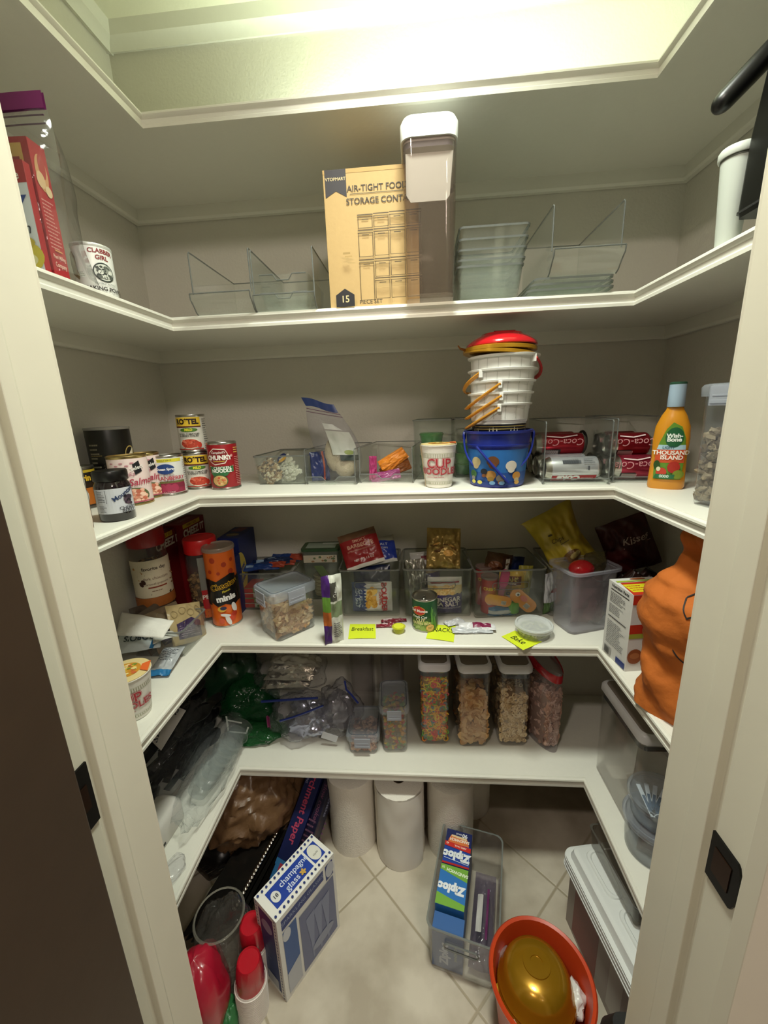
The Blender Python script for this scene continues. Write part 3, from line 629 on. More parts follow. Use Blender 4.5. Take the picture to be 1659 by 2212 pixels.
p = A(1541, 533, Z1); p.x += .012; p.y += .02; hh = B(1585, 322, p.y).z-Z1; k = hh/.196
t = T('tumbler_canister', 'slim tapered white canister with a flat lid, standing behind the black appliance', 'container', (max(p.x, .505), p.y, Z1))
b = MB(); b.lathe([(.014, 0), (.0155, .004), (.023, .178*k)], mat('ccd2ca', .35), 36); b.obj('canister_body', t)
b = MB(); b.lathe([(.026, .178*k), (.027, .181*k), (.027, .192*k), (.025, .196*k)], mat('d4d9d2', .35), 36); b.obj('lid', t)
b = MB(); b.lathe([(.0236, .174*k), (.0236, .1785*k)], mat('60645c', .5), 36, cap=(0, 0)); b.obj('seal_ring', t)
c0 = Cx(1586, 477, .492)
t = T('waffle_maker', 'black upright appliance with a thick rounded handle, beside the slim white canister', 'appliance', (c0.x, c0.y, Z1)); z0 = c0.z-Z1
b = MB(); L = []
for z, o, q in ((z0, .003, .0), (z0+.010, .0, .0), (z0+.10, 0, .002), (z0+.20, .0, .012), (z0+.27, .004, .022), (z0+.29, .02, .026)): L.append([(x+.03+q, y-.11, z) for x, y, z in rr(.06-o, .22-o, .008, z, 4)])
b.loft(L, BLKP); b.obj('housing', t)
b = MB(); b.loft([[(x+.03, y-.11, z) for x, y, z in rr(.0625, .2225, .008, z)] for z in (z0+.006, z0+.009)], mat('333333', .25)); b.obj('seam', t)
for y in (-.03, -.19): b = MB(); b.lathe([(.008, 0), (.010, z0+.004)], BLKP, 16, c=(.04, y)); b.obj('foot', t)
p0 = Cx(1560, 222, .470)-Vector(t.location); p1 = Vector((.03, -.13, z0+.24)); p1 = Cx(1668, 108, .520)-Vector(t.location); b = MB(); d = (p1-p0).normalized(); k = .80
b.tube([p0+d*q*k for q in (-.017, -.0145, -.010, -.004, .004, .05, .10, .16)]+[Vector((.03, -.14, z0+.26))], [q*k for q in (.002, .009, .0135, .0165, .018, .019, .019, .019, .019)], BLKP, 16); b.obj('handle', t)
# ================================================================ middle shelf (Z2)
S2 = Z2
def food(D, r, h, cx, cy, rx, ry, cols, rim='e8e2d4', seed=1, n=40):
    D.e(cx, cy, rx, ry, rim); D.e(cx, cy, rx*.88, ry*.85, cols[0]); D.dots(n, cx-rx*.62, cy-ry*.55, cx+rx*.62, cy+ry*.55, rx*.13, cols, seed)
p, r, h, rz = Vector((-.775, .985, S2)), .050, .183, .66
def f(D, r, h):
    D.r(-r*1.3, h*.2, r*1.4, h*.215, 'a08a4c'); D.lines(-r*1.0, h*.45, -r*.5, h*.8, 6, '8a8470', 2); D.lines(-r*1.0, h*.62, -r*.4, h*.64, 1, 'b49a55', words=False)
    D.ring(r*.95, h*.62, r*.30, r*.34, 'b7a05c', ry=1.3); D.t('4', r*.98, h*.62, .04, 'd8d2c0', bold=.02, shear=.2)
tin('black canister with a grey lid and a gold ring emblem', p, r, h, '12100e', rz=rz, deco=f, name='coffee_canister', cat='canister', rimc=mat('8c8a86', .4))
p, r, h, rz = Vector((-.793, .882, S2)), .038, .098, .70
def f(D, r, h): D.r(-r*1.5, h*.62, r*1.5, h*.93, '17130f'); D.r(-r*1.5, h*.86, r*1.5, h*.92, 'c9ab2e'); D.t('Mandarin', -.002, h*.73, .019, 'e2b52e', bold=.04, sx=.9); D.r(-r*1.5, h*.1, r*1.5, h*.5, 'b5651f')
tin('yellow and black can half hidden behind the dark berry jar', p, r, h, '2a1d10', rz=rz, deco=f, rimc=mat('8a8880', .3, .9))
SAL = ('d98f74', 'c97a62', 'e6b49c', 'b9664f', 'e9c4ae')
def salmon(D, r, h):
    D.p([(-.028, h*.93), (-.004, h*.93), (-.004, h*.93), (-.028, h*.93)], 'c76d7c')
    for i in range(5): D.e(-r*.75+.011*i, h*(.86-.05*(i % 2)), .0045, .0016, 'c58490', 10)
    D.p([(r*.28, h*.83), (r*.62, h*.90), (r*.72, h*.68), (r*.36, h*.62)], '17181c'); D.t('Select', r*.49, h*.76, .012, 'e9e6e0', rot=.25, bold=.02)
    D.t('Alaska', -.002, h*.64, .013, 'a8546a', shear=.3); D.t('Pink Salmon', .010, h*.47, .022, 'a8364e', shear=.25, bold=.015, rot=.05)
    D.e(.006, h*.2, r*.78, h*.17, '55603a'); D.e(.004, h*.2, r*.66, h*.145, 'c98a70'); D.dots(70, .006-r*.55, h*.1, .006+r*.55, h*.31, .0042, SAL, 3); D.r(-r*1.2, .008, r*1.2, .011, 'a5485c')
    D.lines(-r*1.25, h*.60, -r*1.05, h*.85, 5, '8c7f80', 3)
p, r, h, rz = rnd(322, 1078, 980, 80, S2); tin('pink salmon can, partly hidden behind another pink can', p, r, h, 'e5cfcb', rz=rz, deco=salmon, rimc=GOLDM)
p, r, h, rz = rnd(293, 1093, 985, 92, S2); tin('pink salmon can with gold rim, between the berry jar and the cranberry can', p, r, h, 'e8d3cf', rz=rz-.1, deco=salmon, rimc=GOLDM)
# berry jar
p, r, h, rz = rnd(258, 1127, 1018, 84, S2)
t = T('berry_jar', 'dark berry jam jar with black lid and pale label', 'jar', p, rz)
b = MB(); b.lathe([(r*.9, 0), (r, .004), (r, h*.66), (r*.97, h*.72), (r*.86, h*.78), (r*.84, h*.80)], mat('150a0e', .08, 0, .6), 40); b.obj('jar_body', t)
b = MB(); b.lathe([(r*.93, h*.80), (r*.95, h*.81), (r*.95, h*.97), (r*.9, h)], mat('0c0b0b', .3), 40); b.obj('lid', t)
D = Decal(cyl(r)); D.r(-r*1.25, h*.17, r*1.25, h*.66, 'c9ccd4'); D.line([(-r*1.0, h*.38), (-r*.45, h*.38), (-r*.45, h*.63), (-r*1.0, h*.63), (-r*1.0, h*.38)], .0007, '5a5c62'); D.lines(-r*.95, h*.40, -r*.5, h*.62, 7, '5a5c62', 3); D.lines(-r*.95, h*.2, -r*.5, h*.34, 5, '5a5c62', 8)
D.t('Mountain', r*.55, h*.55, .013, '26385e', rot=.5, bold=.02); D.dots(16, r*.55, h*.33, r*.95, h*.5, .004, ('3a2c3c', '1d1620', '55444f'), 4); D.t('CHERRY', r*.65, h*.26, .009, '26282e', bold=.01); D.t('BERRY', r*.65, h*.2, .009, '26282e', bold=.01); D.obj(t)
# pale bag at the post
a = A(188, 1143, S2); c = A(213, 1134, S2); M = MX(Vector((c.x-.036, c.y-.012, S2)), -.15)
def f(D, w, h): D.t('NUTS', .002, h*.5, .024, 'b83a3a', bold=.03); D.ring(.004, h*.72, .004, .006, '55504c'); D.p([(.0, h*.28), (.03, h*.4), (.034, h*.08), (.006, h*.05)], 'd98a60'); D.p([(-.03, h*.2), (.0, h*.3), (.006, h*.05), (-.03, h*.05)], 'c96f4a')
pouch('white and orange snack bag with red letters, by the white jamb and the jar', M, .085, .118, .03, 'dcd8d0', 3, deco=f, paint=lambda u, v: 'e0cdbd' if v < .35 else None)
# cranberry
p, r, h, rz = rnd(372, 1071, 984, 77, S2)
def f(D, r, h):
    D.r(-r*1.3, h*.84, r*.9, h*.92, 'd9cf3a'); D.t('SINGLE SERVE', -.006, h*.88, .0055, '55601c'); D.r(-r*1.5, .008, r*.95, h*.36, '8c2440'); D.r(-r*1.5, h*.32, r*.95, h*.37, '6b6a3c'); D.r(-r*1.5, h*.2, r*.95, h*.3, '7a1f38')
    for i in (-1, 0, 1): D.e(.014*i-.004, h*.2, .009, h*.10, 'a03050')
    D.e(-.006, h*.67, r*.52, h*.125, '1f3f7c'); D.t('Ocean Spray', -.006, h*.67, .0085, 'f4f4f6', bold=.03, shear=.1); D.t('JELLIED', .0, h*.52, .0075, '6a4048'); D.t('CRANBERRY', 0, h*.44, .0135, 'b03448', bold=.02); D.t('SAUCE', 0, h*.375, .007, '6a4048')
    D.lines(r*.98, h*.12, r*1.3, h*.88, 14, '77767a', 4); D.lines(-r*.4, h*.06, r*.5, h*.12, 2, 'd9b0b8', 4)
tin('white and dark red cranberry sauce can with a blue oval', p, r, h, 'dcdcd8', rz=rz, deco=f)
def rotel(D, r, h):
    D.r(-r*1.6, h*.70, r*.9, h*.93, 'e8c33a'); D.r(-r*1.6, h*.665, r*.9, h*.70, '5a1f17'); D.t('RO*TEL', -.003, h*.81, .019, '2a1410', bold=.05, sx=.95); D.e(.0, h*.60, r*.62, h*.055, '4d7a2c'); D.t('MILD', 0, h*.60, .009, 'e6dc3c', bold=.04)
    D.t('DICED TOMATOES', -.001, h*.49, .0065, '2c2420', bold=.02); D.t('& GREEN CHILIES', -.001, h*.44, .0065, '2c2420', bold=.02); D.r(-r*1.5, .008, r*.9, .011, 'a02c20')
    food(D, r, h, 0, h*.24, r*.72, h*.14, ('b8402c', 'd0553c', 'a03020', 'd9735c'), 'e9e0d0', 5, 30); D.e(r*.6, h*.2, .006, .008, 'c43c2c', 10); D.lines(r*.98, h*.08, r*1.4, h*.9, 14, '55504c', 6)
p, r, h, rz = rnd(434, 1057, 978, 63, S2); t = tin('lower one of the two stacked tomato cans with yellow bands', p, r, h, 'dedad0', rz=rz-.05, deco=rotel, tab=False)
u = dup(t, p+Vector((-.002, .003, h+.0012)), rz-.25, 'upper one of the two stacked tomato cans with yellow bands')
q, r2, h2, _ = rnd(506, 1022, 1001, 46, S2)
ff = lambda D, r, h: (D.r(-r, h*.25, r*1.4, h*.75, '5d6048'))
tin('small flat can, the lower of two behind the red soup can', q+Vector((-.004, .012, 0)), .036, .036, '74735c', deco=ff, name='flat_can', tab=False); tin('small flat can, the upper of two behind the red soup can', q+Vector((-.004, .012, .0372)), .036, .036, '6b6b58', deco=ff, name='flat_can')
p, r, h, rz = rnd(491, 1058, 955, 67, S2)
def f(D, r, h):
    D.p([(-r*.85, h*.80), (-r*.5, h*.88), (r*.25, h*.86), (r*.42, h*.77), (r*.42, h*.66), (r*.2, h*.56), (-r*.5, h*.53), (-r*.85, h*.6)], 'e6d9cc'); D.p([(-r*.80, h*.79), (-r*.5, h*.86), (r*.24, h*.84), (r*.38, h*.765), (r*.38, h*.67), (r*.18, h*.58), (-r*.5, h*.55), (-r*.80, h*.61)], '7c151c')
    D.t('CHUNKY', -r*.2, h*.68, .0165, 'f0ece6', bold=.05); D.t("Campbell's", -r*.2, h*.79, .0085, 'f0ece6', shear=.3, bold=.01); D.r(-r*.2-.015, h*.6, -r*.2+.015, h*.615, 'c9a43a')
    D.r(-r*.9, h*.38, r*.7, h*.50, '2f6a3e'); D.line([(-r*.9, h*.505), (r*.72, h*.505)], .001, 'd8dccc'); D.p([(-r*.9, h*.38), (r*.45, h*.38), (r*.2, h*.30), (-r*.7, h*.30)], '2f6a3e'); D.t('CHICKEN', -.002, h*.465, .0105, 'eceee6', bold=.02); D.t('NOODLE', -.004, h*.405, .0125, 'eceee6', bold=.04)
    food(D, r, h, -r*.28, h*.2, r*.52, h*.13, ('cfa468', 'e0c48c', 'b98a4a', 'c9553a'), '3c5a34', 3, 26); D.lines(r*.8, h*.1, r*1.35, h*.7, 16, 'c98a84', 5); D.lines(r*.8, h*.76, r*1.3, h*.9, 3, 'd9b45a', 5); D.e(r*.62, h*.72, .003, .004, 'c98a84', 8)
tin('red soup can with green band and a bowl picture', p, r, h, '94161f', rz=rz-.1, deco=f)
# ---- bin with two bags of beans
p, rz, w, h = edge((556, 1048), (659, 1047), 986, S2); w += .012
t = T('storage_bin', 'clear open bin with bags of dried beans', 'bin', p, rz); clear_box(w, .22, h, .012, t, m=CLRD, taper=.007)
def beans(label, M, L, W, Tk, cols, n, sd, pr, nm):
    R = random.Random(sd); b = MB(); pm = [mat(c, .45) for c in cols]
    for i in range(n):
        u = R.random(); v = R.random(); s = -1 if R.random() < .85 else 1; a = 2*pi*R.random(); q = (sin(pi*u)*sin(pi*v))**.5
        b.ball(((u-.5)*W, s*Tk/2*q*.8, v*L), (.0062, .0038, .0038), pm[R.randrange(len(pm))], 6, 4); st = len(b.v)-32
    return b
for nm, lb, cols, p2, w2, h2, roll, sd, lab in (('bean_bag', 'bag of speckled beans leaning over in the clear bin', ('d9c9a8', 'b89a74', '8c6a4c', 'e6dcc4', '5a4638'), Vector((-.016, .018, .004)), .062, .082, -.6, 3, None), ('bean_bag', 'bag of white beans with a blue and yellow label in the clear bin', ('e4e2d2', 'd9d7c6', 'eceade'), Vector((.026, .045, .004)), .075, .088, -.65, 9, 1)):
    M = Matrix.Translation(p)@Matrix.Rotation(rz, 4, 'Z')@Matrix.Translation(p2)@Matrix.Rotation(roll, 4, 'Y')@Matrix.Rotation(-.15, 4, 'X')
    def dc(D, w, h, lab=lab):
        if lab: D.e(.012, h*.86, .017, .012, '1f2f6a'); D.e(.012, h*.80, .015, .005, 'd9a21f'); D.t('BEANS', .012, h*.865, .006, 'e9e4d0', bold=.03)
    t2 = pouch(lb, M, w2, h2, .030, clear('fafafa', .04, .08, .7, 'e0e0e0', .5, 50), sd, deco=dc, name=nm, wr=.003)
    b = MB(); R = random.Random(sd); pm = [mat(c, .45) for c in cols]; S = pouch_fn(w2, h2, .026, sd, .002)
    for i in range(170):
        c = S(.06+.88*R.random(), .05+.87*R.random()*(.9 if lab else 1), -1 if R.random() < .7 else 1, -.003); b.ball(c, (.0058, .0032, .004), pm[R.randrange(len(pm))], 6, 4)
    b.box((-w2*.38, -.005, .008), (w2*.38, .005, h2*.8), cols[1]); o = b.obj('beans', t2); o['kind'] = 'stuff'
# ---- scoop bin with zipper bag of rice
def sb(label, l, rr_, yt, ylip, yb, d, z, **k):
    a = A(l, yb, z); c = A(rr_, yb, z); zz = lambda y: B(l, y, a.y).z-z
    return scoop_bin(label, (a+c)/2+Vector((0, 0, 0)), atan2(c.y-a.y, c.x-a.x), (c-a).length, d, zz(yt), zl=zz(ylip), **k), (a+c)/2, (c-a).length
t, pB, wB = sb('clear low-fronted bin with the zipper bag of rice', 662, 769, 972, 1030, 1047, .22, S2, out=.004, notch=True)
t, pC, wC = sb('clear low-fronted bin with orange snack packs', 778, 892, 968, 1024, 1044, .22, S2, out=.004, notch=True)
# blue bag in the first
M = MX(pB+Vector((-.038, .05, .004)), .5, .1)
pouch('dark blue and orange packet leaning behind the zipper bag of rice', M, .055, .085, .02, '26305e', 5, paint=lambda u, v: 'b9552c' if .62 < u < .72 else None)
# zipper bag with rice: two bulges, folding over
Mz = MX(pB+Vector((.012, .065, .004)), 0.05)
t = T('zipper_bag', 'zipper bag of rice with blue closure, slumping sideways in the clear bin', 'bag', M=Mz)
zt = B(700, 868, pB.y+.06).z-S2
def Sz(u, v, s, off=0):
    ctr = -.002+.010*sin(v*4+.6)-.022*v*v; w = .103-.012*v+.16*v*(1-v)
    prof = max(0, sin(pi*u))**.6*(.030*max(0,1-v)**.6+.004)
    return Vector((ctr+(u-.5)*w, s*(prof+off)+.003*noise.noise(Vector((u*7, v*9, s))), .003+v*zt*.88+(u-.5)*v*(-.022)))
b = MB(); b.grid(lambda u, v: Sz(u, v, -1), 30, 44, BAG); b.grid(lambda u, v: Sz(1-u, v, 1), 30, 44, BAG); b.obj('bag_film', t, angle=60)
b = MB()
for s in (-1, 1): b.grid(lambda u, v: Sz(u, 1, s)+Vector((-.012*v-.002, s*.001, .024*v+.003*sin(u*6))), 12, 2, mat('2a3f7a', .35))
b.obj('blue_strip', t)
b = MB()
for v in (.93, .97): b.tube([Sz(u/10, v, -1, .0012) for u in range(11)], .0009, mat('6a4660', .4), 6)
b.obj('zipper_track', t)
RICE = mat('d8cba6', .7, 0, 0, 1, 500, .12)
b = MB(); b.ball((.022, 0, .040), (.034, .024, .034), RICE, 16, 10, .08, 2); b.ball((-.008, .002, .075), (.030, .02, .05), RICE, 16, 10, .08, 5); o = b.obj('rice', t); o['kind'] = 'stuff'
D = Decal(lambda u, v, h: Sz(u, v, -1, h+.0005)); dk = '4a4e4a'
D.r(.40, .36, .92, .70, 'b9bdb6'); D.p([(.4, .72), (.8, .72), (.62, .8), (.38, .8)], 'c9ccca'); D.r(.55, .28, .95, .36, '2f3a38'); D.e(.75, .40, .10, .035, '8c9a5c', 12); D.obj(t, 'inner_label')
# orange and purple packs
for k, (dx, dz, ro, c, lb, ww, hh) in enumerate(((.020, .030, 1.05, 'e08a2a', 'orange snack pack lying uppermost in the clear low-fronted bin', .030, .082), (.026, .018, .95, 'd9822a', 'orange snack pack lying under another in the clear low-fronted bin', .032, .085), (.022, .004, 1.2, '8c5a34', 'brown clear-topped pack under the orange packs', .035, .09))):
    pouch(lb, MX(pC+Vector((dx-.04, .05+.004*k, .012+dz)), 0, .2, ro), ww, hh, .014, c if k < 2 else clear('c9925c', .6, .1, .8, '9a5c30', .5), 20+k, rough=.3, name='snack_pack')
pouch('purple packet standing up in the clear bin with orange packs', MX(pC+Vector((-.040, .03, .004)), .2, .0, .04), .022, .07, .01, 'a03468', 31, name='snack_pack')
pouch('purple packet lying flat under the orange packs', MX(pC+Vector((-.045, .028, .010)), 0, .5, 1.4), .03, .085, .008, '8a3a6c', 32, name='snack_pack')
# ---- green tubs in tall clear bins
p, rz, w, h = edge((898, 1036), (972, 1036), 908, S2)
t = T('storage_bin', 'tall clear bin with green tubs behind the noodle cup', 'bin', p, rz); clear_box(w+.012, .13, h, .012, t, m=CLRD)
def tub(lb, x, y, z, c1, c2, r=.036, h=.030):
    t = T('green_tub', lb, 'tub', (x, y, z)); b = MB(); b.lathe([(r*.8, 0), (r*.86, .003), (r*.95, h*.8), (r, h*.82), (r, h*.95), (r*.94, h)], mat(c1, .2, 0, .4), 32); b.obj('tub_body', t)
    b = MB(); b.lathe([(r*.92, h), (r*.92, h+.001), (r*.7, h+.001)], mat(c2, .3), 32, cap=(1, 1)); b.obj('lid', t)
zz = S2+.004
for k, (c1, c2) in enumerate((('4c8a38', '7aa84c'), ('3f8a3a', '8cb85a'), ('6fae4a', '3f8a3a'), ('2f8a36', '3c9a40'))): tub(['lowest', 'second lowest', 'third', 'topmost'][k]+' green tub stacked in the clear bin behind the noodle cup', p.x, p.y+.06, zz+.0315*k, c1, c2)
a = B(1012, 1036, p.y+.03); t = T('storage_bin', 'tall clear bin with green tubs squeezed between another bin and the blue bucket', 'bin', (p.x+w/2+.012+.038, p.y+.02, S2)); clear_box(.072, .13, h, .012, t, m=CLRD)
for k in range(3): tub(['lowest', 'middle', 'topmost'][k]+' green tub in the bin behind the blue bucket', p.x+w/2+.05, p.y+.075, zz+.0315*k, ('3f7a3a', '5c9a46', '35803a')[k], '7aa84c', .030)
# ---- noodle cup in its sleeve
def noodle_cup(label, p, r0, r1, h, rz=0, M=None, sleeve=False):
    t = T('noodle_cup', label, 'cup', p, rz, None, M); b = MB(); b.lathe([(r0*.9, 0), (r0, .002), (r1, h*.97), (r1*1.04, h*.975), (r1*1.04, h*.99), (r1*1.0, h)], mat('e4dfd6', .4), 40); b.obj('cup_body', t)
    b = MB(); b.lathe([(r1*1.03, h), (r1*1.03, h+.001), (r1*.6, h+.0018)], mat('d9c48c', .35), 40); l = b.obj('paper_lid', t)
    D = Decal(topf(h+.002)); D.e(0, 0, r1*.62, r1*.62, 'c98a2c'); D.dots(40, -r1*.4, -r1*.4, r1*.4, r1*.4, .004, ('d9b84a', '7a8a34', 'c9603a', 'e6d08c'), 3); D.p([(r1*.62, -.01), (r1*.98, -.02), (r1*.98, .02), (r1*.62, .012)], 'd9662c'); D.obj(l, 'picture')
    D = Decal(cone(r0, r1*1.0, 0, h*.97)); 
    for z0, z1 in ((.72, .80), (.10, .15)):
        n = 26
        for i in range(n): u = -r1*1.3+2.6*r1*i/n; D.r(u, h*z0, u+.0013, h*z1, '9a9a78'); D.h -= D.dh
        D.r(-r1*1.4, h*(z0-.012), r1*1.4, h*(z0-.004), 'a8a888'); D.r(-r1*1.4, h*(z1+.006), r1*1.4, h*(z1+.012), 'a8a888')
    for tx, vv, sz in (('CUP', .575, .030), ('NOODLES', .395, .0215)):
        D.t(tx, 0, h*vv, sz*h/.1, 'b02a38', bold=.06); D.t(tx, 0, h*vv, sz*h/.1, 'ece4dc', bold=.035); D.t(tx, 0, h*vv, sz*h/.1, 'b02a38', bold=.012)
    D.lines(-r1*.7, h*.25, r1*.7, h*.28, 1, 'b8505a', 3); D.obj(t)
    return t
p, r, h, rz = rnd(948, 1057, 962, 78, S2)
t = noodle_cup('white noodle cup with red lettering in a torn card sleeve, beside the blue bucket', p, r*.74, r*.98, h, rz)
b = MB(); b.loft([[(-r*.98, -r*.1, h), (-r*1.08, r*.5, h*.97), (-r*.8, r*.8, 0), (-r*.74, -r*.15, 0)], [(-r*1.0, -r*.1, h), (-r*1.10, r*.5, h*.97), (-r*.82, r*.8, 0), (-r*.76, -r*.15, 0)]], mat('cdbb9c', .6)); s = b.obj('card_sleeve', t, smooth=False)
# ---- blue bucket with the bucket stack
p, r, h, rz = rnd(1072, 1057, 932, 148, S2); r0 = r*.83; r1 = r*1.0
t = T('bucket', 'dark blue toy bucket with folded handle and coloured picture band', 'bucket', p, rz); BLU = mat('20308c', .28)
b = MB(); hb = h*.985
b.lathe([(r0*.96, 0), (r0, .003), (r1*.94, h*.72), (r1*.97, h*.725), (r1*.98, h*.76), (r1*.955, h*.765), (r1*.98, h*.95), (r1*1.04, h*.955), (r1*1.05, h), (r1*.97, h), (r1*.93, h*.74), (r0*.93, .006)], BLU, 48); b.obj('bucket_body', t)
D = Decal(cone(r0, r1*.94, 0, h*.72)); D.r(-r*1.5, h*.05, r*1.5, h*.68, '2a6cb4'); D.r(-r*1.5, h*.05, r*1.5, h*.28, '23509c'); D.r(-r*1.5, h*.05, r*1.5, h*.12, '1c3a80')
pal = ('c9b48a', '7a4a2c', 'e4ddd0', '9a7a3a', 'b9742c', '8c8a84')   # plain coloured blobs in place of the printed figures
for i, (u, v, c, q) in enumerate(((-.55, .46, 'cdbd8e', 1), (-.1, .48, '6e4528', 1.05), (.34, .40, 'ded8cc', 1), (-.14, .24, 'b98a4a', .9), (.1, .18, '9c9a90', .8), (-.62, .24, '3f6a3a', .8), (.48, .22, 'c98f3a', .8), (-.3, .3, '20242e', .6))):
    D.e(u*r*1.25, h*v, .0145*q, .0125*q, c, 16); D.e(u*r*1.25, h*(v-.075), .009*q, .007*q, pal[i % 6], 12)
for u in (-.62, -.42, -.1, .12, .5): D.e(u*r*1.2, h*.10, .007, .005, 'd9cf5c' if u < -.3 else '7aa8d0' if u < .3 else 'd9a850', 10)
D.obj(t, 'picture_band')
b = MB()
pts = [(r1*1.05*cos(pi+pi*i/24), -r1*1.02*sin(pi*i/24)*.62-.004, h*.93-h*.70*sin(pi*i/24)**.8) for i in range(25)]; b.tube(pts, .0026, BLU, 8)
b.obj('handle', t)
b = MB(); b.tube([(-r*.62, -r1*.86, h*.74), (0, -r1*.99, h*.33), (r*.35, -r1*.86, h*.10)], .0032, BLU, 8); b.obj('handle_strap', t)
for s in (-1, 1): b = MB(); b.ball((s*r1*1.05, 0, h*.90), (.005, .009, .012), BLU); b.obj('handle_lug', t)
# buckets inside it
WHT = mat('e2e1dc', .3); AMB = mat('d2912a', .25, 0, .3, 0, 200, 0); zr = lambda y: B(1072, y, p.y-r).z
rimz = [zr(871), zr(846), zr(819), zr(793), zr(762)]; rw = .5*134*dep(Vector((p.x, p.y, 1.4)))/F; cx, cy = p.x+.001, p.y
nm = ['lowest white bucket of the stack, amber handle hanging forward', 'second white bucket of the stack from below, amber handle', 'third white bucket of the stack, amber handle slanting', 'fourth white bucket of the stack, amber handle at its side', 'top white bucket of the stack with a red handle']
t = T('patterned_bucket', 'dark navy bucket with thin gold lines, wedged between blue bucket and white ones', 'bucket', (cx, cy, S2+.006)); hh = rimz[0]-S2-.055
b = MB(); b.lathe([(r0*.86, 0), (r*.8, hh-.028), (r*.82, hh), (r*.80, hh), (r*.76, hh-.02), (r0*.80, .01)], mat('14161f', .3), 40); b.obj('bucket_body', t)
D = Decal(cyl(r*.825)); D.r(-r, hh-.006, r, hh-.0045, 'a8904a'); D.r(-r, hh-.012, r, hh-.0105, 'a8904a'); D.ring(0, hh-.028, .008, .010, '5a6a8c'); D.obj(t, 'gold_lines')
for k in range(5):
    zb = rimz[k]-.072; t = T('white_bucket', nm[k], 'bucket', (cx+.0015*k, cy, zb), 0, 'stacked white buckets'); R1 = rw*(.94+.022*k); H = .072; q = R1*.93
    b = MB(); b.lathe([(q*.90, 0), (q*.93, .002), (q*.95, .030), (q*.985, .032), (R1*.95, H-.006), (R1*1.03, H-.005), (R1*1.04, H-.001), (R1*1.0, H), (R1*.93, H-.002), (q*.9, .004)], WHT, 48); bo = b.obj('bucket_body', t)
    D = Decal(cone(q*.985, R1*.95, .032, H-.006), rough=.3)
    for i in range(-4, 5): D.r(i*.026-.0006, .036, i*.026+.0006, H-.009, 'bcbbb4')
    D.obj(bo, 'moulded_ribs')
    a0 = (-1.75, -1.72, -1.78, -2.4, -.75)[k]; hx, hy = R1*1.0*cos(a0), R1*1.0*sin(a0)
    b = MB(); b.box((hx-.006, hy-.004, H-.020), (hx+.003, hy+.004, H-.003), WHT); b.obj('handle_lug', t, smooth=False, bevel=.001)
    # strap handle: half hoop about the axis through both lugs, swung down
    ax = Vector((cos(a0), sin(a0), 0)); nrm = Vector((-sin(a0), cos(a0), 0)); nrm = -nrm if k < 4 else nrm; drop = (.60, .62, .66, .50, .55)[k]
    if k == 4: nrm = Vector((cos(a0+pi/2), sin(a0+pi/2), 0))
    b = MB(); pts = []
    for i in range(21):
        a = pi*i/20; pts.append(ax*(R1*1.03*cos(a))+nrm*(R1*1.22*sin(a)*(1-.12*(k < 3)))+Vector((0, 0, H-.010-.052*drop*sin(a)*1.6)))
    b.tube(pts, .0030, AMB if k < 4 else mat('c02c2c', .25), 8, flat=1.6); b.obj('handle', t)
zt = rimz[4]
for k, (dz, ti, lb) in enumerate(((.004, .10, 'lower gold plastic lid lying tilted on the bucket stack'), (.014, .02, 'upper gold plastic lid under the red dome'))):
    Mm = Matrix.Translation((cx-.004, cy, zt+dz))@Matrix.Rotation(ti, 4, 'Y'); t = T('gold_cover', lb, 'lid', M=Mm)
    b = MB(); R = rw*1.06; b.lathe([(R*.97, -.004), (R*1.03, -.003), (R*1.03, .004), (R*.98, .006), (R*.9, .007), (R*.88, .005), (.001, .005)], mat('c8942a', .22, .5), 48, cap=(1, 0)); b.obj('lid_disc', t)
    b = MB(); b.tube([(-R*.98, -.02, .002), (-R*1.15, -.028, .004), (-R*1.22, -.03, .010)], .0018, mat('8a5a2c', .3, .6), 6); b.obj('wire_tab', t)
t = T('red_dome_lid', 'domed red lid crowning the bucket stack', 'lid', (cx, cy, zt+.021)); b = MB(); R = rw*1.03
b.lathe([(R, 0), (R*1.02, .002), (R*1.0, .008), (R*.82, .019), (R*.62, .026), (R*.58, .030), (R*.2, .032), (R*.14, .035), (.001, .035)], mat('b8161f', .15, 0, .5), 48, cap=(1, 0)); b.obj('dome', t)
b = MB(); b.box((-R*.3, -R*.44, .029), (R*.3, -R*.36, .033), mat('8c1018', .2)); b.obj('ridge', t, smooth=False, bevel=.001)
# ---- drink can bins
def soda(label, p, rz, col, deco=None, r=.0325, L=.122, group=None):
    """can lying on its side, axis along local x"""
    t = T('soda_can', label, 'can', p, rz, group); b = MB(); P = [(r*.72, 0), (r*.78, .002), (r*.98, .010), (r, .014), (r, L-.016), (r*.84, L-.003), (r*.86, L-.001), (r*.80, L), (r*.78, L-.004)]
    Q = Matrix.Rotation(-pi/2, 4, 'Y'); Q = Matrix.Translation((L/2, 0, r))@Matrix.Rotation(-pi/2, 4, 'Y')
    cm = mat(col, .25, .7) if isinstance(col, str) else col
    b.lathe([(a, z, STEEL if z < .012 or z > L-.014 else cm) for a, z in P], STEEL, 32); b.xf(Q); bo = b.obj('can_body', t)
    b = MB(); b.lathe([(r*.78, L-.0035), (r*.3, L-.003), (.001, L-.003)], STEEL, 24, cap=(0, 0)); b.ball((.006, 0, L-.001), (.010, .006, .001), STEEL); b.xf(Q); b.obj('can_top', t)
    fn = lambda u, v, h: (u, -(r+h)*cos(v/r), r+(r+h)*sin(v/r))
    if deco: D = Decal(fn, rough=.3, step=.02, vstep=.004); deco(D, r, L); D.obj(bo)
    return t
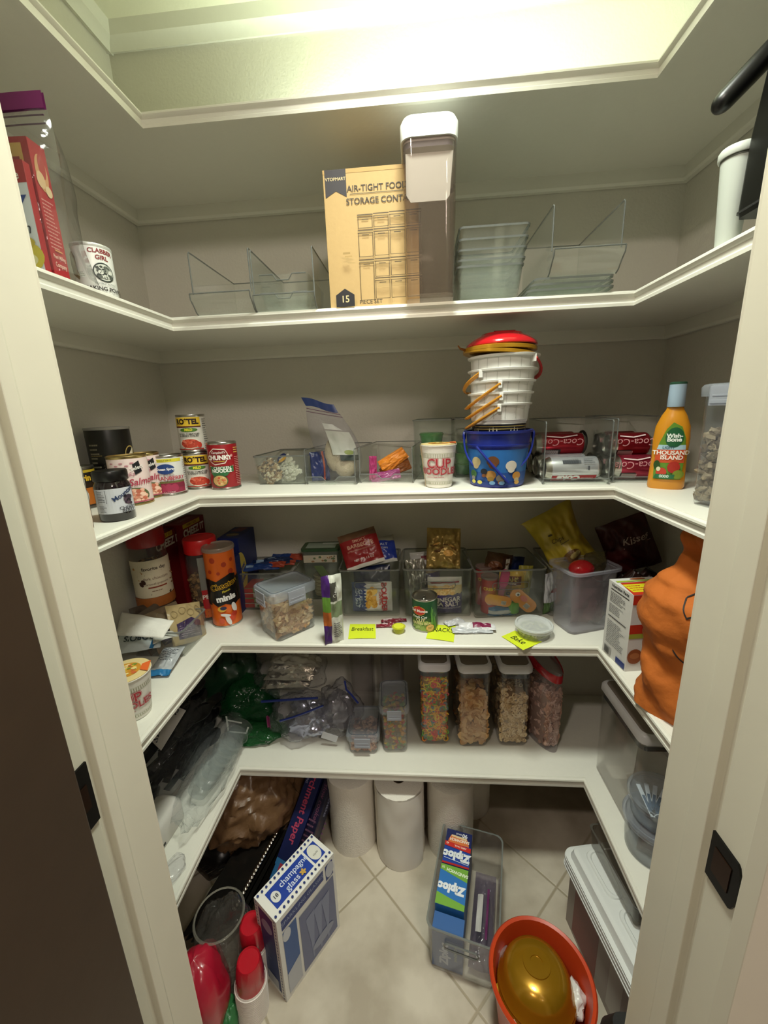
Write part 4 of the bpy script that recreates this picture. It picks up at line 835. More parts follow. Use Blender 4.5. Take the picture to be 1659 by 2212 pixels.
def silver(D, r, L):
    D.r(-L*.38, -r*1.1, L*.40, -r*.45, 'a01c26'); D.t('Coke', -.012, -r*.75, .026, 'dfe0e2', rot=pi, bold=.05, shear=.1); D.lines(.02, -r*.85, L*.36, -r*.65, 2, 'd9b9b9', 2); D.r(-L*.2, r*.55, L*.12, r*.85, '55585c')
    for i in range(16): D.r(-L*.2+.002*i*1.2, r*.50, -L*.2+.002*i*1.2+.001, r*.9, '2a2c30')
    D.lines(L*.16, r*.5, L*.40, r*.9, 3, '44464a', 3); D.r(L*.22, -.0, L*.25, r*.3, '44464a')
def red(D, r, L):
    D.t('Coca-Cola', 0, r*.3, .026, 'c08a8c', rot=pi, bold=.0, shear=.25); D.r(-L*.36, -r*.9, -L*.02, -r*.35, '16100f'); 
    for i in range(15): D.r(-L*.33+.0024*i, -r*.85, -L*.33+.0024*i+.0011, -r*.4, 'd9c4c4')
    D.line([(-L*.3, r*.8), (0, r*.65), (L*.3, r*.85)], .003, 'd9c4c4')
t, pL, wL = sb('clear bin of drink cans with a silver can in front', 1172, 1314, 912, 1034, 1046, .30, S2, out=.004)
rz = 0
x0 = pL.x; y0 = pL.y+.042; R = .031; z = S2+.003
soda('silver drink can with red band lying at the front of the clear bin', (x0+.001, y0, z), rz, 'c9ccd0', silver, R, wL-.014)
soda('silver drink can lying second, just behind the front silver can', (x0-.002, y0+.064, z), rz, 'c4c7cb', silver, R, wL-.018)
for k in range(2): soda(['red drink can lying third in the bin with the silver cans', 'red drink can lying at the back of the bin with the silver cans'][k], (x0, y0+.128+.064*k, z), rz, '8c1a24', red, R, wL-.018)
for k in range(2): soda(['red drink can on the upper layer, over the silver cans', 'red drink can on the upper layer, furthest back in the silver cans bin'][k], (x0, y0+.096+.064*k, z+.054), rz, '9a1c28', red, R, wL-.018)
t, pR, wR = sb('clear bin of red drink cans in the shelf corner', 1322, 1440, 905, 1030, 1043, .30, S2, out=.004)
x0 = pR.x; y0 = pR.y+.045
for k in range(3): soda(['red drink can lying at the front of the corner bin', 'red drink can lying second in the corner bin', 'red drink can lying third in the corner bin'][k], (x0, y0+.064*k, z), 0, ('a03044', '8c1a24', '8c1a24')[k], red, R, wR-.016)
for k in range(2): soda(['red drink can on the upper layer of the corner bin', 'red drink can at the back of the upper layer of the corner bin'][k], (x0, y0+.032+.064*k, z+.054), 0, '8c1a24', red, R, wR-.018)
t = T('black_bottle_lid', 'round black lid wedged between the two bins of drink cans', 'lid', ((pL.x+pR.x)/2+.004, y0+.14, S2+.085)); b = MB(); b.tube([(0, .03*cos(2*pi*i/20), .03*sin(2*pi*i/20)+.004) for i in range(20)], .004, BLKP, 8, True); b.obj('lid_ring', t)
# ---- dressing bottle
p, r, h, rz = rnd(1435, 1060, 826, 84, S2)
t = T('dressing_bottle', 'orange salad dressing bottle with pale blue cap', 'bottle', p, rz+.05); OR = mat('cf8a1e', .25, 0, .3); sy = .55
b = MB(); b.lathe([(r*.92, 0), (r, .006), (r*.98, h*.12), (r*.93, h*.30), (r*.97, h*.48), (r*.90, h*.60), (r*.66, h*.70), (r*.46, h*.755), (r*.42, h*.78)], OR, 40, sx=1, sy=sy); b.obj('bottle_body', t)
b = MB(); b.lathe([(r*.44, h*.78), (r*.46, h*.785), (r*.44, h*.985), (r*.40, h)], mat('a9c0d4', .3), 36, sy=.9); b.obj('cap', t)
b = MB(); b.lathe([(r*.405, h*.975), (r*.45, h*.985), (r*.44, h), (r*.38, h*1.005)], mat('2f5a44', .4), 36, sy=.9); b.obj('cap_band', t)
def bf(u, v, hh):
    z = v; rr_ = r*.98; x = max(-.999, min(.999, u/rr_)); return (u, -sy*(rr_)*math.sqrt(1-x*x)-hh-.0012, z)
D = Decal(bf); P = [(-.72, .10), (.72, .10), (.80, .34), (.70, .50), (.45, .60), (.0, .64), (-.3, .58), (-.62, .44), (-.76, .28)]
poly = lambda P, c: D.p([(r*a, h*b2) for a, b2 in P], c)
poly(P, '5f8a2c'); poly([(-.70, .385), (.78, .385), (.76, .43), (-.62, .43)], 'a9c8d4'); poly([(-.76, .26), (.78, .26), (.78, .385), (-.70, .385)], 'c9502c')
D.e(.005, h*.50, .017, .022, '1f5a34'); D.t('Wish-', .005, h*.515, .012, 'eef2ea', bold=.04); D.t('Bone', .005, h*.48, .013, 'eef2ea', bold=.04); D.t('LIGHT', -.004, h*.405, .008, '2a4a5a', bold=.01); D.t('THOUSAND', .002, h*.355, .0125, 'f4ece0', bold=.03); D.t('ISLAND', .004, h*.31, .0125, 'f4ece0', bold=.03)
D.e(.010, h*.22, .012, .013, 'a82c20'); D.e(-.012, h*.17, .010, .010, 'c0402c'); D.e(.02, h*.15, .011, .010, '7a8a2c'); D.e(-.022, h*.24, .006, .010, '2a4a1c'); D.e(-.018, h*.20, .004, .005, 'd8d4b0'); D.p([(-.026, h*.11), (.012, h*.11), (.014, h*.15), (-.022, h*.15)], '2a6a44'); D.t('0000', -.006, h*.13, .009, 'cfe0d0', bold=.03)
D.obj(t)
# ---- container with walnuts on the side shelf
a = A(1476, 1086, S2); c = A(1534, 1101, S2)
t = T('food_container', 'clear clip-lid container half full of walnut pieces, at the shelf edge', 'container', tuple(a+(c-a).normalized()*.06), atan2(c.y-a.y, c.x-a.x))
zt = B(1476, 832, a.y).z-S2
clip_box(.12, .11, zt, t, clips='fl')
fill_pieces(None, 'brown walnut pieces filling the container at the shelf edge', 'nuts', 'walnut_pieces', p_blob(.011, .008, .006, .9), 520, .106, .092, zt*.56, ('7a6850', '5f4f3c', '94836a', '6b5a45', 'a39278'), tuple(t.location+Vector((0, 0, .008))), t.rotation_euler[2], 4, '4f4232', y0=.009, shell=.016)
carton('dark red box with small print, behind the walnut container', (.712, .845, S2), 0, .078, .05, B(1525, 776, .845).z-S2, '8c1c22', (lambda D, w, d, h: (D.t('TRY OUR', 0, h-.03, .012, 'e6c9c0', bold=.02), D.t('OTHER', 0, h-.044, .012, 'e6c9c0', bold=.02), D.t('Great', 0, h-.058, .012, 'e6c9c0', bold=.02, shear=.3), D.lines(-.03, .05, .03, .12, 6, 'c98a80')), None, None, None))
# ================================================================ third shelf (Z3)
S3 = Z3
def screw_jar(label, p, r, h, lidc, rz, deco, fillc, bodym=None, lidh=.2):
    t = T('snack_jar', label, 'jar', p, rz); m = bodym or clear('f6f4f0', .05, .06, .6)
    b = MB(); b.lathe([(r*.9, 0), (r, .006), (r, h*.72), (r*.9, h*(1-lidh)), (r*.88, h*(1-lidh)+.002)], m, 40); bo = b.obj('jar_body', t)
    b = MB(); b.lathe([(r*.97, h*(1-lidh)), (r*1.0, h*(1-lidh)+.002), (r*1.0, h*.985), (r*.95, h), (r*.88, h), (r*.86, h-.002)], mat(lidc, .3), 40); b.obj('lid', t)
    D = Decal(cyl(r)); deco(D, r, h); D.obj(bo)
    return t
def fill_round(label, cat, name, piece, n, r, h, cols, p, seed=1, core=None, group=None):
    R = random.Random(seed); b = MB(); b.lathe([(r*.9, 0), (r*.9, h-.004)], core or cols[0], 20); pm = [X(c, rough=.7) for c in cols]
    for i in range(n):
        a = R.random()*2*pi
        if R.random() < .3: rad = r*.9*math.sqrt(R.random()); z = h-.004*R.random()
        else: rad = r*.93; z = .006+R.random()*(h-.006)
        vs, fs = piece(R); Q = Matrix.Rotation(R.random()*6.28, 3, Vector((R.random()-.5, R.random()-.5, R.random()-.5)).normalized()); c = Vector((rad*cos(a), rad*sin(a), z)); b.add([Q@Vector(v)+c for v in vs], fs, pm[R.randrange(len(pm))])
    o = b.obj(name); o.location = p; return tag(o, label, cat, group, 'stuff')
p = Vector((-.783, 1.06, S3)); r = .050; h = B(345, 1148, 1.02).z-S3; h = min(h, .385)
def f(D, r, h):
    D.r(-r*1.5, h*.40, r*1.5, h*.74, 'd8cdb4'); D.t('favorite day', .004, h*.665, .0135, '3a2620', bold=.02); D.t('dark chocolate', .006, h*.575, .0115, '6a4a3a'); D.t('caramel popcorn', .006, h*.525, .0095, '6a4a3a'); D.r(-.018, h*.487, .032, h*.50, '8c3a24'); D.e(-.028, h*.55, .0055, .008, '3a1c14', rot=.5); D.e(-.034, h*.53, .0055, .008, '3a1c14', rot=.5); D.lines(-.01, h*.45, .03, h*.47, 1, '8a6a54'); D.r(-r*1.5, h*.31, r*1.5, h*.40, 'a8622c')
screw_jar('large jar with red screw lid and cream and orange label', p, r, h, '8c1416', .7, f, None, lidh=.15)
fill_round('toffee coloured nut and popcorn pieces filling the cream labelled jar', 'snack', 'popcorn_pieces', p_blob(.008, .007, .006, .7), 260, r*.93, h*.66, ('8a5a2c', '6b4220', 'a87a44', '4a2c18'), p+Vector((0, 0, .006)), 3, '5a3a1c')
p = Vector((-.682, 1.163, S3)); r = .049; h = B(438, 1170, 1.115).z-S3
def f(D, r, h):
    D.r(-.018, h*.05, r*1.4, h*.62, 'b01c22'); D.r(-.018, h*.40, r*1.4, h*.80, '7a7a74'); D.r(-.016, h*.05, r*1.4, h*.16, 'c9601e'); D.t('PEANUT', .020, h*.31, .020, 'e9e0d6', bold=.03); D.t('PIECES', .022, h*.20, .012, 'e9e0d6', bold=.02)
screw_jar('wide clear jar with bright red lid and red label, behind the orange snack tube', p, r, h, 'c4191c', .58, f, None, lidh=.17)
fill_round('brown peanut pieces filling the red lidded jar', 'nuts', 'peanut_pieces', p_blob(.007, .006, .005, .7), 260, r*.93, h*.5, ('7a5a34', '8f6c40', '5f4426', 'a0804e'), p+Vector((0, 0, .006)), 5, '4e3820')
# cracker boxes against the side wall
def ch(D, w, d, h): D.t('CHEEZ IT', 0, h-.035, .034, 'ddd3c4', bold=.04, sx=.9); D.r(-w*.45, h-.016, w*.3, h-.002, 'c9a92c'); D.t('FAMILY SIZE', -w*.08, h-.009, .011, '7a1a14', bold=.02)
def cht(D, w, d, h): D.r(-w*.3, d*.35, w*.3, d*.65, '8c2a26'); D.t('CHEEZ IT', 0, d/2, .016, 'a8948a', bold=.02)
carton('dark red cracker box with a yellow band, nearer the shelf corner', (-.765, 1.283, S3), pi/2, .142, .062, .292, '7c1216', (ch, cht, None, None))
carton('dark red cracker box beside the other, behind the red lidded jars', (-.785, 1.165, S3), pi/2, .085, .048, .285, '6e1012', (ch, cht, None, None))
def bl(D, w, d, h): D.e(0, h*.55, w*.34, h*.28, 'c9b44a'); D.t('CHIPS', 0, h*.6, .018, '1f2f7a', bold=.05, rot=.2); D.t('AHOY', 0, h*.48, .018, '1f2f7a', bold=.05, rot=.2)
def blt(D, w, d, h): D.e(0, d*.3, w*.3, d*.14, '6a5a3a'); D.p([(-w*.4, d*.6), (w*.2, d*.55), (w*.3, d*.9), (-w*.2, d*.95)], '6a3a4a'); D.t('COOKIES', 0, d*.3, .010, 'c9c4a4')
h = B(527, 1163, 1.215).z-S3
carton('navy blue cookie box with a yellow oval on its side, furthest from the red jars', (-.617, 1.216, S3), 0, .07, .135, h, '16245c', (bl, blt, None, lambda D, w, d, h: (D.e(0, h*.5, d*.30, h*.30, 'c9b44a'), D.t('Nutter', 0, h*.56, .022, '1f2f7a', bold=.04, rot=.5), D.t('Butter', .008, h*.42, .022, '1f2f7a', bold=.04, rot=.5))))
carton('small navy cookie box with two yellow spots, just behind the orange snack tube', (-.603, 1.165, S3), 0, .052, .040, h*.80, '18275f', (lambda D, w, d, h: (D.e(.004, h*.62, .014, .016, 'c9b44a'), D.e(.006, h*.22, .013, .016, 'c9b44a'), D.lines(-.02, h*.85, .02, h*.93, 2, 'd8dae0')), None, None, None))
# snack tube
p, r, h, rz = rnd(495, 1355, 1186, 68, S3)
t = T('snack_tube', 'tall orange and black snack tube with bold yellow writing', 'tube', p, rz)
b = MB(); b.lathe([(r*.97, 0), (r, .002), (r, .005), (r*.97, .006), (r*.97, h*.96), (r, h*.965)], STEEL, 40); b.obj('tube_bottom', t)
b = MB(); b.lathe([(r*.975, .006), (r*.975, h*.96)], mat('d8641c', .3), 40, cap=(0, 0)); w_ = b.obj('printed_wrap', t)
b = MB(); b.lathe([(r*1.02, h*.95), (r*1.05, h*.955), (r*1.05, h*.985), (r*1.0, h), (r*.92, h), (r*.9, h*.985), (.001, h*.985)], clear('e6dcd0', .45, .2, .5, 'b8a898'), 40, cap=(0, 0)); b.obj('lid', t)
D = Decal(cyl(r*.975), rough=.35)
for u, v, q in ((-.5, .86, .0085), (.2, .80, .0075), (.75, .84, .006), (-.75, .72, .006), (.6, .70, .0085), (-.2, .70, .005)): D.e(u*r, v*h, q, q*1.05, 'a8381a', 16)
D.p([(-r*.9, h*.63), (-r*.4, h*.60), (0, h*.64), (r*.5, h*.68), (r*.9, h*.66), (r*.9, h*.30), (r*.5, h*.27), (0, h*.31), (-r*.5, h*.28), (-r*.9, h*.33)], '0f0d0e')
for a in (-1.4, -1.1, 1.1, 1.4): D.p([(r*(a-.2), h*.62), (r*(a+.2), h*.63), (r*(a+.2), h*.3), (r*(a-.2), h*.3)], '0f0d0e')
D.t('Cheetos', .002, h*.545, .0245, 'e8b422', bold=.06, rot=.22, shear=.1, sx=.95); D.t('Cheetos', .002, h*.545, .0245, '14100f', bold=.015, rot=.22, shear=.1, sx=.95); D.t('Flamin', .006, h*.475, .009, 'd8c83a', rot=.25, shear=.3, bold=.02); D.t('minis', .003, h*.385, .026, 'ecebe8', bold=.05, rot=.12)
D.e(-.012, h*.25, .012, .009, 'd9a83a'); D.e(-.008, h*.26, .009, .006, '2a2a4a'); D.e(.012, h*.13, .012, .012, 'c9401c'); D.e(.002, h*.10, .006, .018, 'd8d4d0', rot=.3); D.e(.022, h*.25, .007, .016, 'd8d4d0', rot=.2); D.e(-.016, h*.10, .008, .01, 'c9502c'); D.e(.02, h*.17, .008, .008, 'b03018'); D.e(-.004, h*.17, .014, .005, 'd8d4d0', rot=-.3)
D.obj(w_)
# side shelf bin with wrapped snacks
h = B(405, 1360, .94).z-S3
t = T('storage_bin', 'low clear bin of wrapped snacks at the front of the side shelf', 'bin', (-.632, .99, S3), pi/2); clear_box(.135, .15, h, .012, t, m=clear('f4f5f4', .06, .06, .5)); bz = Vector((-.632, .99, S3))
brown = lambda D, w, h: (D.p([(-w*.34, h*.12), (w*.34, h*.12), (w*.34, h*.5), (w*.1, h*.62), (-w*.34, h*.5)], '3a2c4c'), D.lines(-w*.28, h*.16, w*.28, h*.46, 6, '8c7c8c', 4), [D.ring((-.35+.23*k)*w, h*(.75+.07*(k % 2)), .009, .0105, '8c7a54') for k in range(4)])
for k, (dx, dy, dz, rz_, ti, ro, c, nm) in enumerate(((-.02, .00, .004, 1.35, -.5, .35, 'a8946a', 'tan snack wrapper with purple print, nearest the orange snack tube'), (-.055, -.015, .006, 1.35, -.55, .1, '7a6a54', 'brown snack wrapper lying behind the tan one in the low bin'), (-.085, -.01, .008, 1.3, -.6, -.1, '5c5044', 'dark grey snack wrapper near the wall in the low bin'), (-.11, .0, .01, 1.4, -.4, .2, '4a4038', 'dark wrapper furthest back in the low bin'))):
    pouch(nm, MX(bz+Vector((dx, dy, dz)), rz_, .45+.0*k, ro), .115, .115, .018, c, 40+k, deco=brown if k < 2 else None, name='wrapped_snack', rough=.35)
# white paper napkin
def sheet(name, label, cat, fn, nu, nv, m, group=None, par=None):
    b = MB(); b.grid(fn, nu, nv, m); o = b.obj(name, par, angle=60)
    s = o.modifiers.new('thickness', 'SOLIDIFY'); s.thickness = .0006
    return tag(o, label, cat, group) if label else o
q0 = A(262, 1345, S3+.075); 
def nap(u, v):
    P0 = A(250, 1372, S3+.12); P1 = A(352, 1378, S3+.115); P2 = A(376, 1340, S3+.13); P3 = A(262, 1322, S3+.14)
    p = P0*(1-u)*(1-v)+P1*u*(1-v)+P2*u*v+P3*(1-u)*v; p.z += .012*sin(pi*u)*sin(pi*v)+.003*noise.noise(Vector((u*4, v*5, 1))); return p
sheet('paper_napkin', 'crumpled white paper napkin lying over the snack packets', 'napkin', nap, 16, 14, mat('d6d4cc', .8, 0, 0, .3, 200))
def nap2(u, v):
    P0 = A(330, 1392, S3+.06); P1 = A(386, 1374, S3+.06); P2 = A(372, 1362, S3+.065); P3 = A(330, 1375, S3+.065)
    p = P0*(1-u)*(1-v)+P1*u*(1-v)+P2*u*v+P3*(1-u)*v; p.z += .004*sin(pi*u); return p
sheet('paper_napkin', 'small folded white napkin poking out beneath the larger one', 'napkin', nap2, 8, 6, mat('cfcdc6', .8))
def nuts(D, w, h): D.p([(-w*.5, h*.99), (w*.5, h*.99), (w*.5, h*.9), (-w*.5, h*.9)], 'c9d4dc'); D.e(-.01, h*.86, .017, .009, '9a4a2a'); D.dots(14, -.024, h*.80, .006, h*.92, .0045, ('8c3a22', 'a8603c'), 3); D.t("BOBO'S", .0, h*.34, .022, '2e3a44', bold=.02, rot=pi-.06); D.t('NUTS', -.004, h*.54, .014, '2e3a44', bold=.01, rot=pi-.06); D.line([(w*.30, 0), (w*.48, h*.9)], .010, '2f7ab0')
bp = A(322, 1436, S3)
pouch('white nut packet with a blue edge lying under the paper napkin', MX(Vector((bp.x-.030, bp.y+.01, S3+.034)), .35, .95, .0), .105, .105, .018, 'd3dbdf', 51, deco=nuts, name='nut_packet')
bp = A(345, 1466, S3)
pouch('grey packet with a blue end strip lying flat on the side shelf', MX(Vector((bp.x-.004, bp.y+.0, S3+.008)), .10, 1.38, .0), .055, .10, .012, 'a9adb0', 52, paint=lambda u, v: '2a6ea0' if v < .17 else None, deco=lambda D, w, h: D.lines(-w*.4, h*.45, w*.4, h*.9, 8, '3a4048', 6), name='nut_packet')
p, r, h, rz = rnd(296, 1558, 1478, 78, S3)
noodle_cup('white noodle cup with a food picture on its lid, beside the white jamb', p, .033, .046, .105, rz-.3)
# ---- bin of bars
p, rz, w, h = edge((522, 1319), (640, 1317), 1240, S3)
t = T('storage_bin', 'clear bin packed with green and blue snack bars', 'bin', p, rz); clear_box(w, .155, h, .012, t)
for k in range(4):
    nm = ['lowest green and white bar box in the bar bin', 'second green and white bar box in the bar bin', 'third bar box with a red end in the bar bin', 'upper bar box with a red end in the bar bin'][k]
    carton(nm, p+Vector((-.002*k, .010+.004*k, .005+.0165*k)), rz+.01*k, w-.02, .08, .0155, ('c4ccc0', '7e9a62', 'd0d4cc', '6f8c58')[k], (lambda D, w, d, h: (D.r(-w/2, .001, -w*.30, h-.001, 'b02a24'), D.r(-w*.25, .003, w*.1, h-.005, '5a7a3c'), D.r(w*.15, .004, w*.4, h-.006, '3a3a34')), lambda D, w, d, h: (D.r(-w/2, .002, -w*.2, d-.002, 'b03a2c'), D.e(w*.1, d*.5, w*.2, d*.3, '6a7a3c')), None, None), name='bar_box')
for k in range(6):
    pouch(['blue snack bar on top of the bar bin, nearest the front', 'blue and red snack bar across the top of the bar bin', 'dark blue bar tilted in the middle of the bar bin', 'dark blue bar behind the animal biscuits', 'navy bar at the back of the bar bin', 'blue bar leaning by the cracker box'][k], MX(p+Vector((-.03+.014*k, .04+.014*k, h-.004+.004*(k % 3))), rz+(.12, -.1, .2, 0, .15, -.1)[k], 1.25, .0), .125, .034, .013, ('1c3a7a', '24345f', '16284f', '1f4a8c', '14244a', '1c3a7a')[k], 60+k, paint=(lambda u, v: 'a0402c' if u > .55 else None) if k % 2 else (lambda u, v: '8aa4c0' if .1 < u < .3 and .3 < v < .7 else None), name='snack_bar')
# ---- animal biscuits container
na = A(602, 1392, S3); ra = A(688, 1353, S3); d = (ra-na); rz = atan2(d.y, d.x); h = B(602, 1290, na.y).z-S3; w = d.length
t = T('food_container', 'clip-lock container of animal shaped biscuits at the shelf edge', 'container', (na+ra)/2, rz)
clip_box(w+.008, .115, h+.006, t, clips='fl', lidm=clear('e6eaee', .40, .2, .5, 'b8c0ca'), lidh=.024)
fill_pieces(None, 'animal shaped biscuits heaped in the clip-lock container', 'biscuits', 'animal_biscuits', p_blob(.0125, .009, .005, .8, 8, 5), 330, w-.014, .098, h*.60, ('c9a878', 'b8926a', 'd4b78c', 'a98058', 'd9c09a'), t.location+Vector((0, 0, .006)), rz, 8, '8c6a48', y0=.009, shell=.016, slope=-.02)
# ---- round cracker container with green lid
p, rz, w, h = edge((660, 1296), (738, 1295), 1186, S3)
t = T('cracker_box', 'clear box of thin round crackers with a green edged lid', 'container', p, rz); clear_box(w, .075, h-.008, .010, t, 'box_body', m=clear('e9ede6', .08, .08, .6), rim=False)
b = MB(); b.loft([rr(w+.004, .079, .010, z, 5, 0, .0375) for z in (h-.010, h-.001)], clear('b8ccb8', .5, .2, .5, '4a6a4a')); l = b.obj('lid', t); D = Decal(topf(h-.001)); D.r(-w*.4, .01, w*.4, .066, '9aa89a'); D.r(0, .05, w*.45, .065, 'd0d6d0'); D.obj(l, 'lid_print')
D = Decal(front(), h0=.0016); D.p([(-w*.2, h*.68), (w*.05, h*.68), (w*.48, h*.18), (w*.3, h*.12)], '5c6e48'); D.e(w*.22, h*.38, .010, .024, 'a8a890', rot=.6); D.r(-w*.45, h*.74, w*.45, h*.88, 'b8b0a0'); D.dots(20, -w*.4, h*.76, w*.4, h*.86, .004, ('8c6a4a', 'c9b89a', '5a6a4a'), 2); D.obj(t)
b = MB()
for k in range(17): b.lathe([(.024, .006+k*.0046), (.026, .008+k*.0046), (.024, .0095+k*.0046)], mat(('c9b890', 'b8a47a', 'd4c6a0')[k % 3], .8), 20, c=(-.01+.002*sin(k*2), .042))
o = b.obj('crackers'); o.matrix_world = Matrix.Translation(p)@Matrix.Rotation(rz, 4, 'Z'); tag(o, 'pile of thin round crackers in the green lidded clear box', 'crackers', None, 'stuff')
# purple snack pack standing edge on
a = A(720, 1392, S3)
pouch('purple and white snack pack standing on the shelf edge, seen nearly edge on', MX(Vector((a.x+.002, a.y+.010, S3)), .45, -.06), .055, B(722, 1238, a.y+.01).z-S3, .026, 'ccd0c4', 71, paint=lambda u, v: (('4a2472' if v < .30 or v > .72 else ('5f8a34' if v > .5 else 'b8642c')) if u < .38 else ('7a8a68' if .42 < v < .62 else '4a4a44' if .66 < v < .9 and u < .7 else None)), deco=lambda D, w, h: (D.lines(-w*.02, h*.1, w*.42, h*.34, 8, '55505a', 3), D.t('CHIPS', .008, h*.78, .012, 'e0e0dc', rot=1.3, bold=.02)), wr=.006, name='snack_bag')
# ---- three snack bins
def cbin(label, pl, pr, ty, d=.195, **k):
    p, rz, w, h = edge(pl, pr, ty, S3); t = T('storage_bin', label, 'bin', p, rz); clear_box(w, d, h, .012, t, m=clear('f7f9f7', .035, .05, .6))
    b = MB(); L = [Vector((x, -.0012, z+h*.68)) for x, y, z in [(a, 0, b_) for a, b_, _ in [(q[0], q[1], 0) for q in rr(w*.5, .022, .009, 0, 5)]]]; b.tube(L, .0012, RIM, 6, True); b.obj('handle_slot', t); return p, rz, w, h
def inbin(label, P, x, y, z, w, h, t, col, seed, rz=0, tilt=0, roll=0, **k):
    p, r0, bw, bh = P; M = Matrix.Translation(p)@Matrix.Rotation(r0, 4, 'Z')@Matrix.Translation((x, y, z))@Matrix.Rotation(rz, 4, 'Z')@Matrix.Rotation(-tilt, 4, 'X')@Matrix.Rotation(roll, 4, 'Y')
    return pouch(label, M, w, h, t, col, seed, **k)
P = cbin('clear handled bin of potato chip bags with a red bag on top', (738, 1332), (866, 1331), 1233)
def boulder(D, w, h):
    n = 9
    D.p([(-w*.5, h*.30), (w*.5, h*.30), (w*.5, h*.02), (-w*.5, h*.02)], '2c3c74')
    for i in range(n): D.p([(-w*.5+w*i/n, h*.30), (-w*.5+w*(i+1)/n, h*.30), (-w*.5+w*(i+.5)/n, h*.38)], '2c3c74'); D.h -= D.dh
    D.h += D.dh
    D.t('CLASSIC', 0, h*.22, .016, 'b4bcd0', bold=.02); D.t('SEA SALT', 0, h*.13, .016, 'b4bcd0', bold=.02)
    D.dots(24, -w*.3, h*.38, w*.3, h*.60, .010, ('d4a44a', 'c9943a', 'e0bc6a', 'b8842c'), 4); D.e(0, h*.66, w*.2, .006, 'd9d4cc'); D.t('BOULDER', 0, h*.80, .022, 'b02a30', bold=.04); D.t('CANYON', 0, h*.70, .010, 'b02a30', bold=.02); D.p([(-.01, h*.86), (0, h*.90), (.01, h*.86)], 'b02a30')
inbin('white and navy potato chip bag lying sideways inside the handled bin', P, -.058, .014, .062, .100, .126, .030, 'd6d4d4', 81, roll=pi/2, deco=boulder, name='chip_bag', rough=.28, paint=lambda u, v: '2c3c74' if v < .30 else None)
inbin('dark navy chip bag crammed behind the white one in the handled bin', P, .0, .075, .01, .12, .13, .05, '1a2444', 82, tilt=.1, name='chip_bag')
inbin('red barbecue chip bag tilted on top of the handled bin', P, -.012, .05, h_ if (h_ := P[3]-.006) else 0, .125, .12, .035, '8c1a1e', 83, rz=.12, tilt=.55, roll=-.25, name='chip_bag', paint=lambda u, v: 'dcd8d4' if v < .10 else ('6a4a34' if v > .8 else None), deco=lambda D, w, h: (D.t('SMOKY', .0, h*.72, .013, 'c99a84', bold=.02), D.t('BARBECUE', .0, h*.58, .018, 'c99a84', bold=.03), D.t('KETTLE COOKED POTATO CHIPS', 0, h*.46, .006, 'c99a84', bold=.01), D.t('NET WT. 1.5 OZ', 0, h*.2, .009, 'e6d8d4', bold=.02)))
inbin('royal blue chip bag lying behind the red barbecue bag', P, .035, .085, P[3]-.012, .105, .10, .04, '20389a', 84, rz=-.1, tilt=.8, roll=-.22, name='chip_bag', paint=lambda u, v: 'd4d4d2' if v < .08 else ('8a8878' if v > .75 else None), deco=lambda D, w, h: (D.t('SEA SALT', .0, h*.6, .014, 'c9d0e0', bold=.02), D.t('POTATO CHIPS', 0, h*.45, .008, 'c9d0e0', bold=.02)))
P2 = cbin('clear handled bin of chip bags with a gold bag on top', (873, 1332), (1020, 1332), 1231)
inbin('purple vinegar chip bag standing upright inside the handled bin', P2, .022, .018, .004, .105, .122, .034, '43386e', 85, name='chip_bag', paint=lambda u, v: 'd0ccc8' if v > .80 else ('d9c08c' if v > .56+.05*abs((u*7) % 1-.5) else None), deco=lambda D, w, h: (D.dots(16, -w*.36, h*.6, w*.36, h*.76, .010, ('d9b478', 'c9a05c', 'e6cc98'), 4), D.r(-w*.42, h*.86, w*.42, h*.90, '8c2a3a'), D.t('VINEGAR', .006, h*.43, .020, 'cfc8c4', bold=.03), D.t('SEA SALT', .003, h*.30, .020, 'cfc8c4', bold=.03), D.t('KETTLE COOKED POTATO CHIPS', .004, h*.2, .006, 'cfc8c4', bold=.01)))
inbin('crumpled silver foil bag squeezed along the side of the chip bin', P2, -.052, .03, .01, .06, .17, .04, mat('9a9890', .28, .7), 86, roll=-.1, name='chip_bag', wr=.010, fr=2, rough=.3)
inbin('white and purple malt chip bag behind the gold bag', P2, -.028, .085, .03, .09, .155, .04, '3a2a72', 87, roll=-.08, name='chip_bag', paint=lambda u, v: 'c9c6c6' if v > .72 else ('b8a880' if v > .55 else None), deco=lambda D, w, h: (D.r(-w*.1, h*.85, w*.4, h*.93, '7a2430'), D.t('MALT', -.008, h*.47, .018, 'c9c2c8', bold=.03), D.t('& SEA', -.004, h*.36, .015, 'c9c2c8', bold=.03), D.t('SALT', .002, h*.26, .012, 'c9c2c8', bold=.02)))
inbin('crinkled gold chip bag lying on top of the second handled bin', P2, .018, .03, P2[3]-.008, .104, .125, .045, mat('9c8248', .3, .55), 88, tilt=.35, roll=.05, name='chip_bag', wr=.009, fr=1.6, deco=lambda D, w, h: [D.e((-.3+.12*i)*w+.004*sin(i*5), h*(.55+.06*sin(i*2.3)), .012, .0028, ('6a4a20', 'd9a85a', '7a5424')[i % 3], 10, rot=.5*sin(i)) for i in range(6)]+[D.e(.014, h*.38, .016, .010, 'd9a85a'), D.e(-.02, h*.42, .010, .004, '5a3c1a')])
P3 = cbin('clear handled bin of mixed snacks with red snack canisters', (1024, 1337), (1176, 1331), 1235)
def inb(P, x, y, z): p, r0, bw, bh = P; return Matrix.Translation(p)@Matrix.Rotation(r0, 4, 'Z')@Vector((x, y, z))
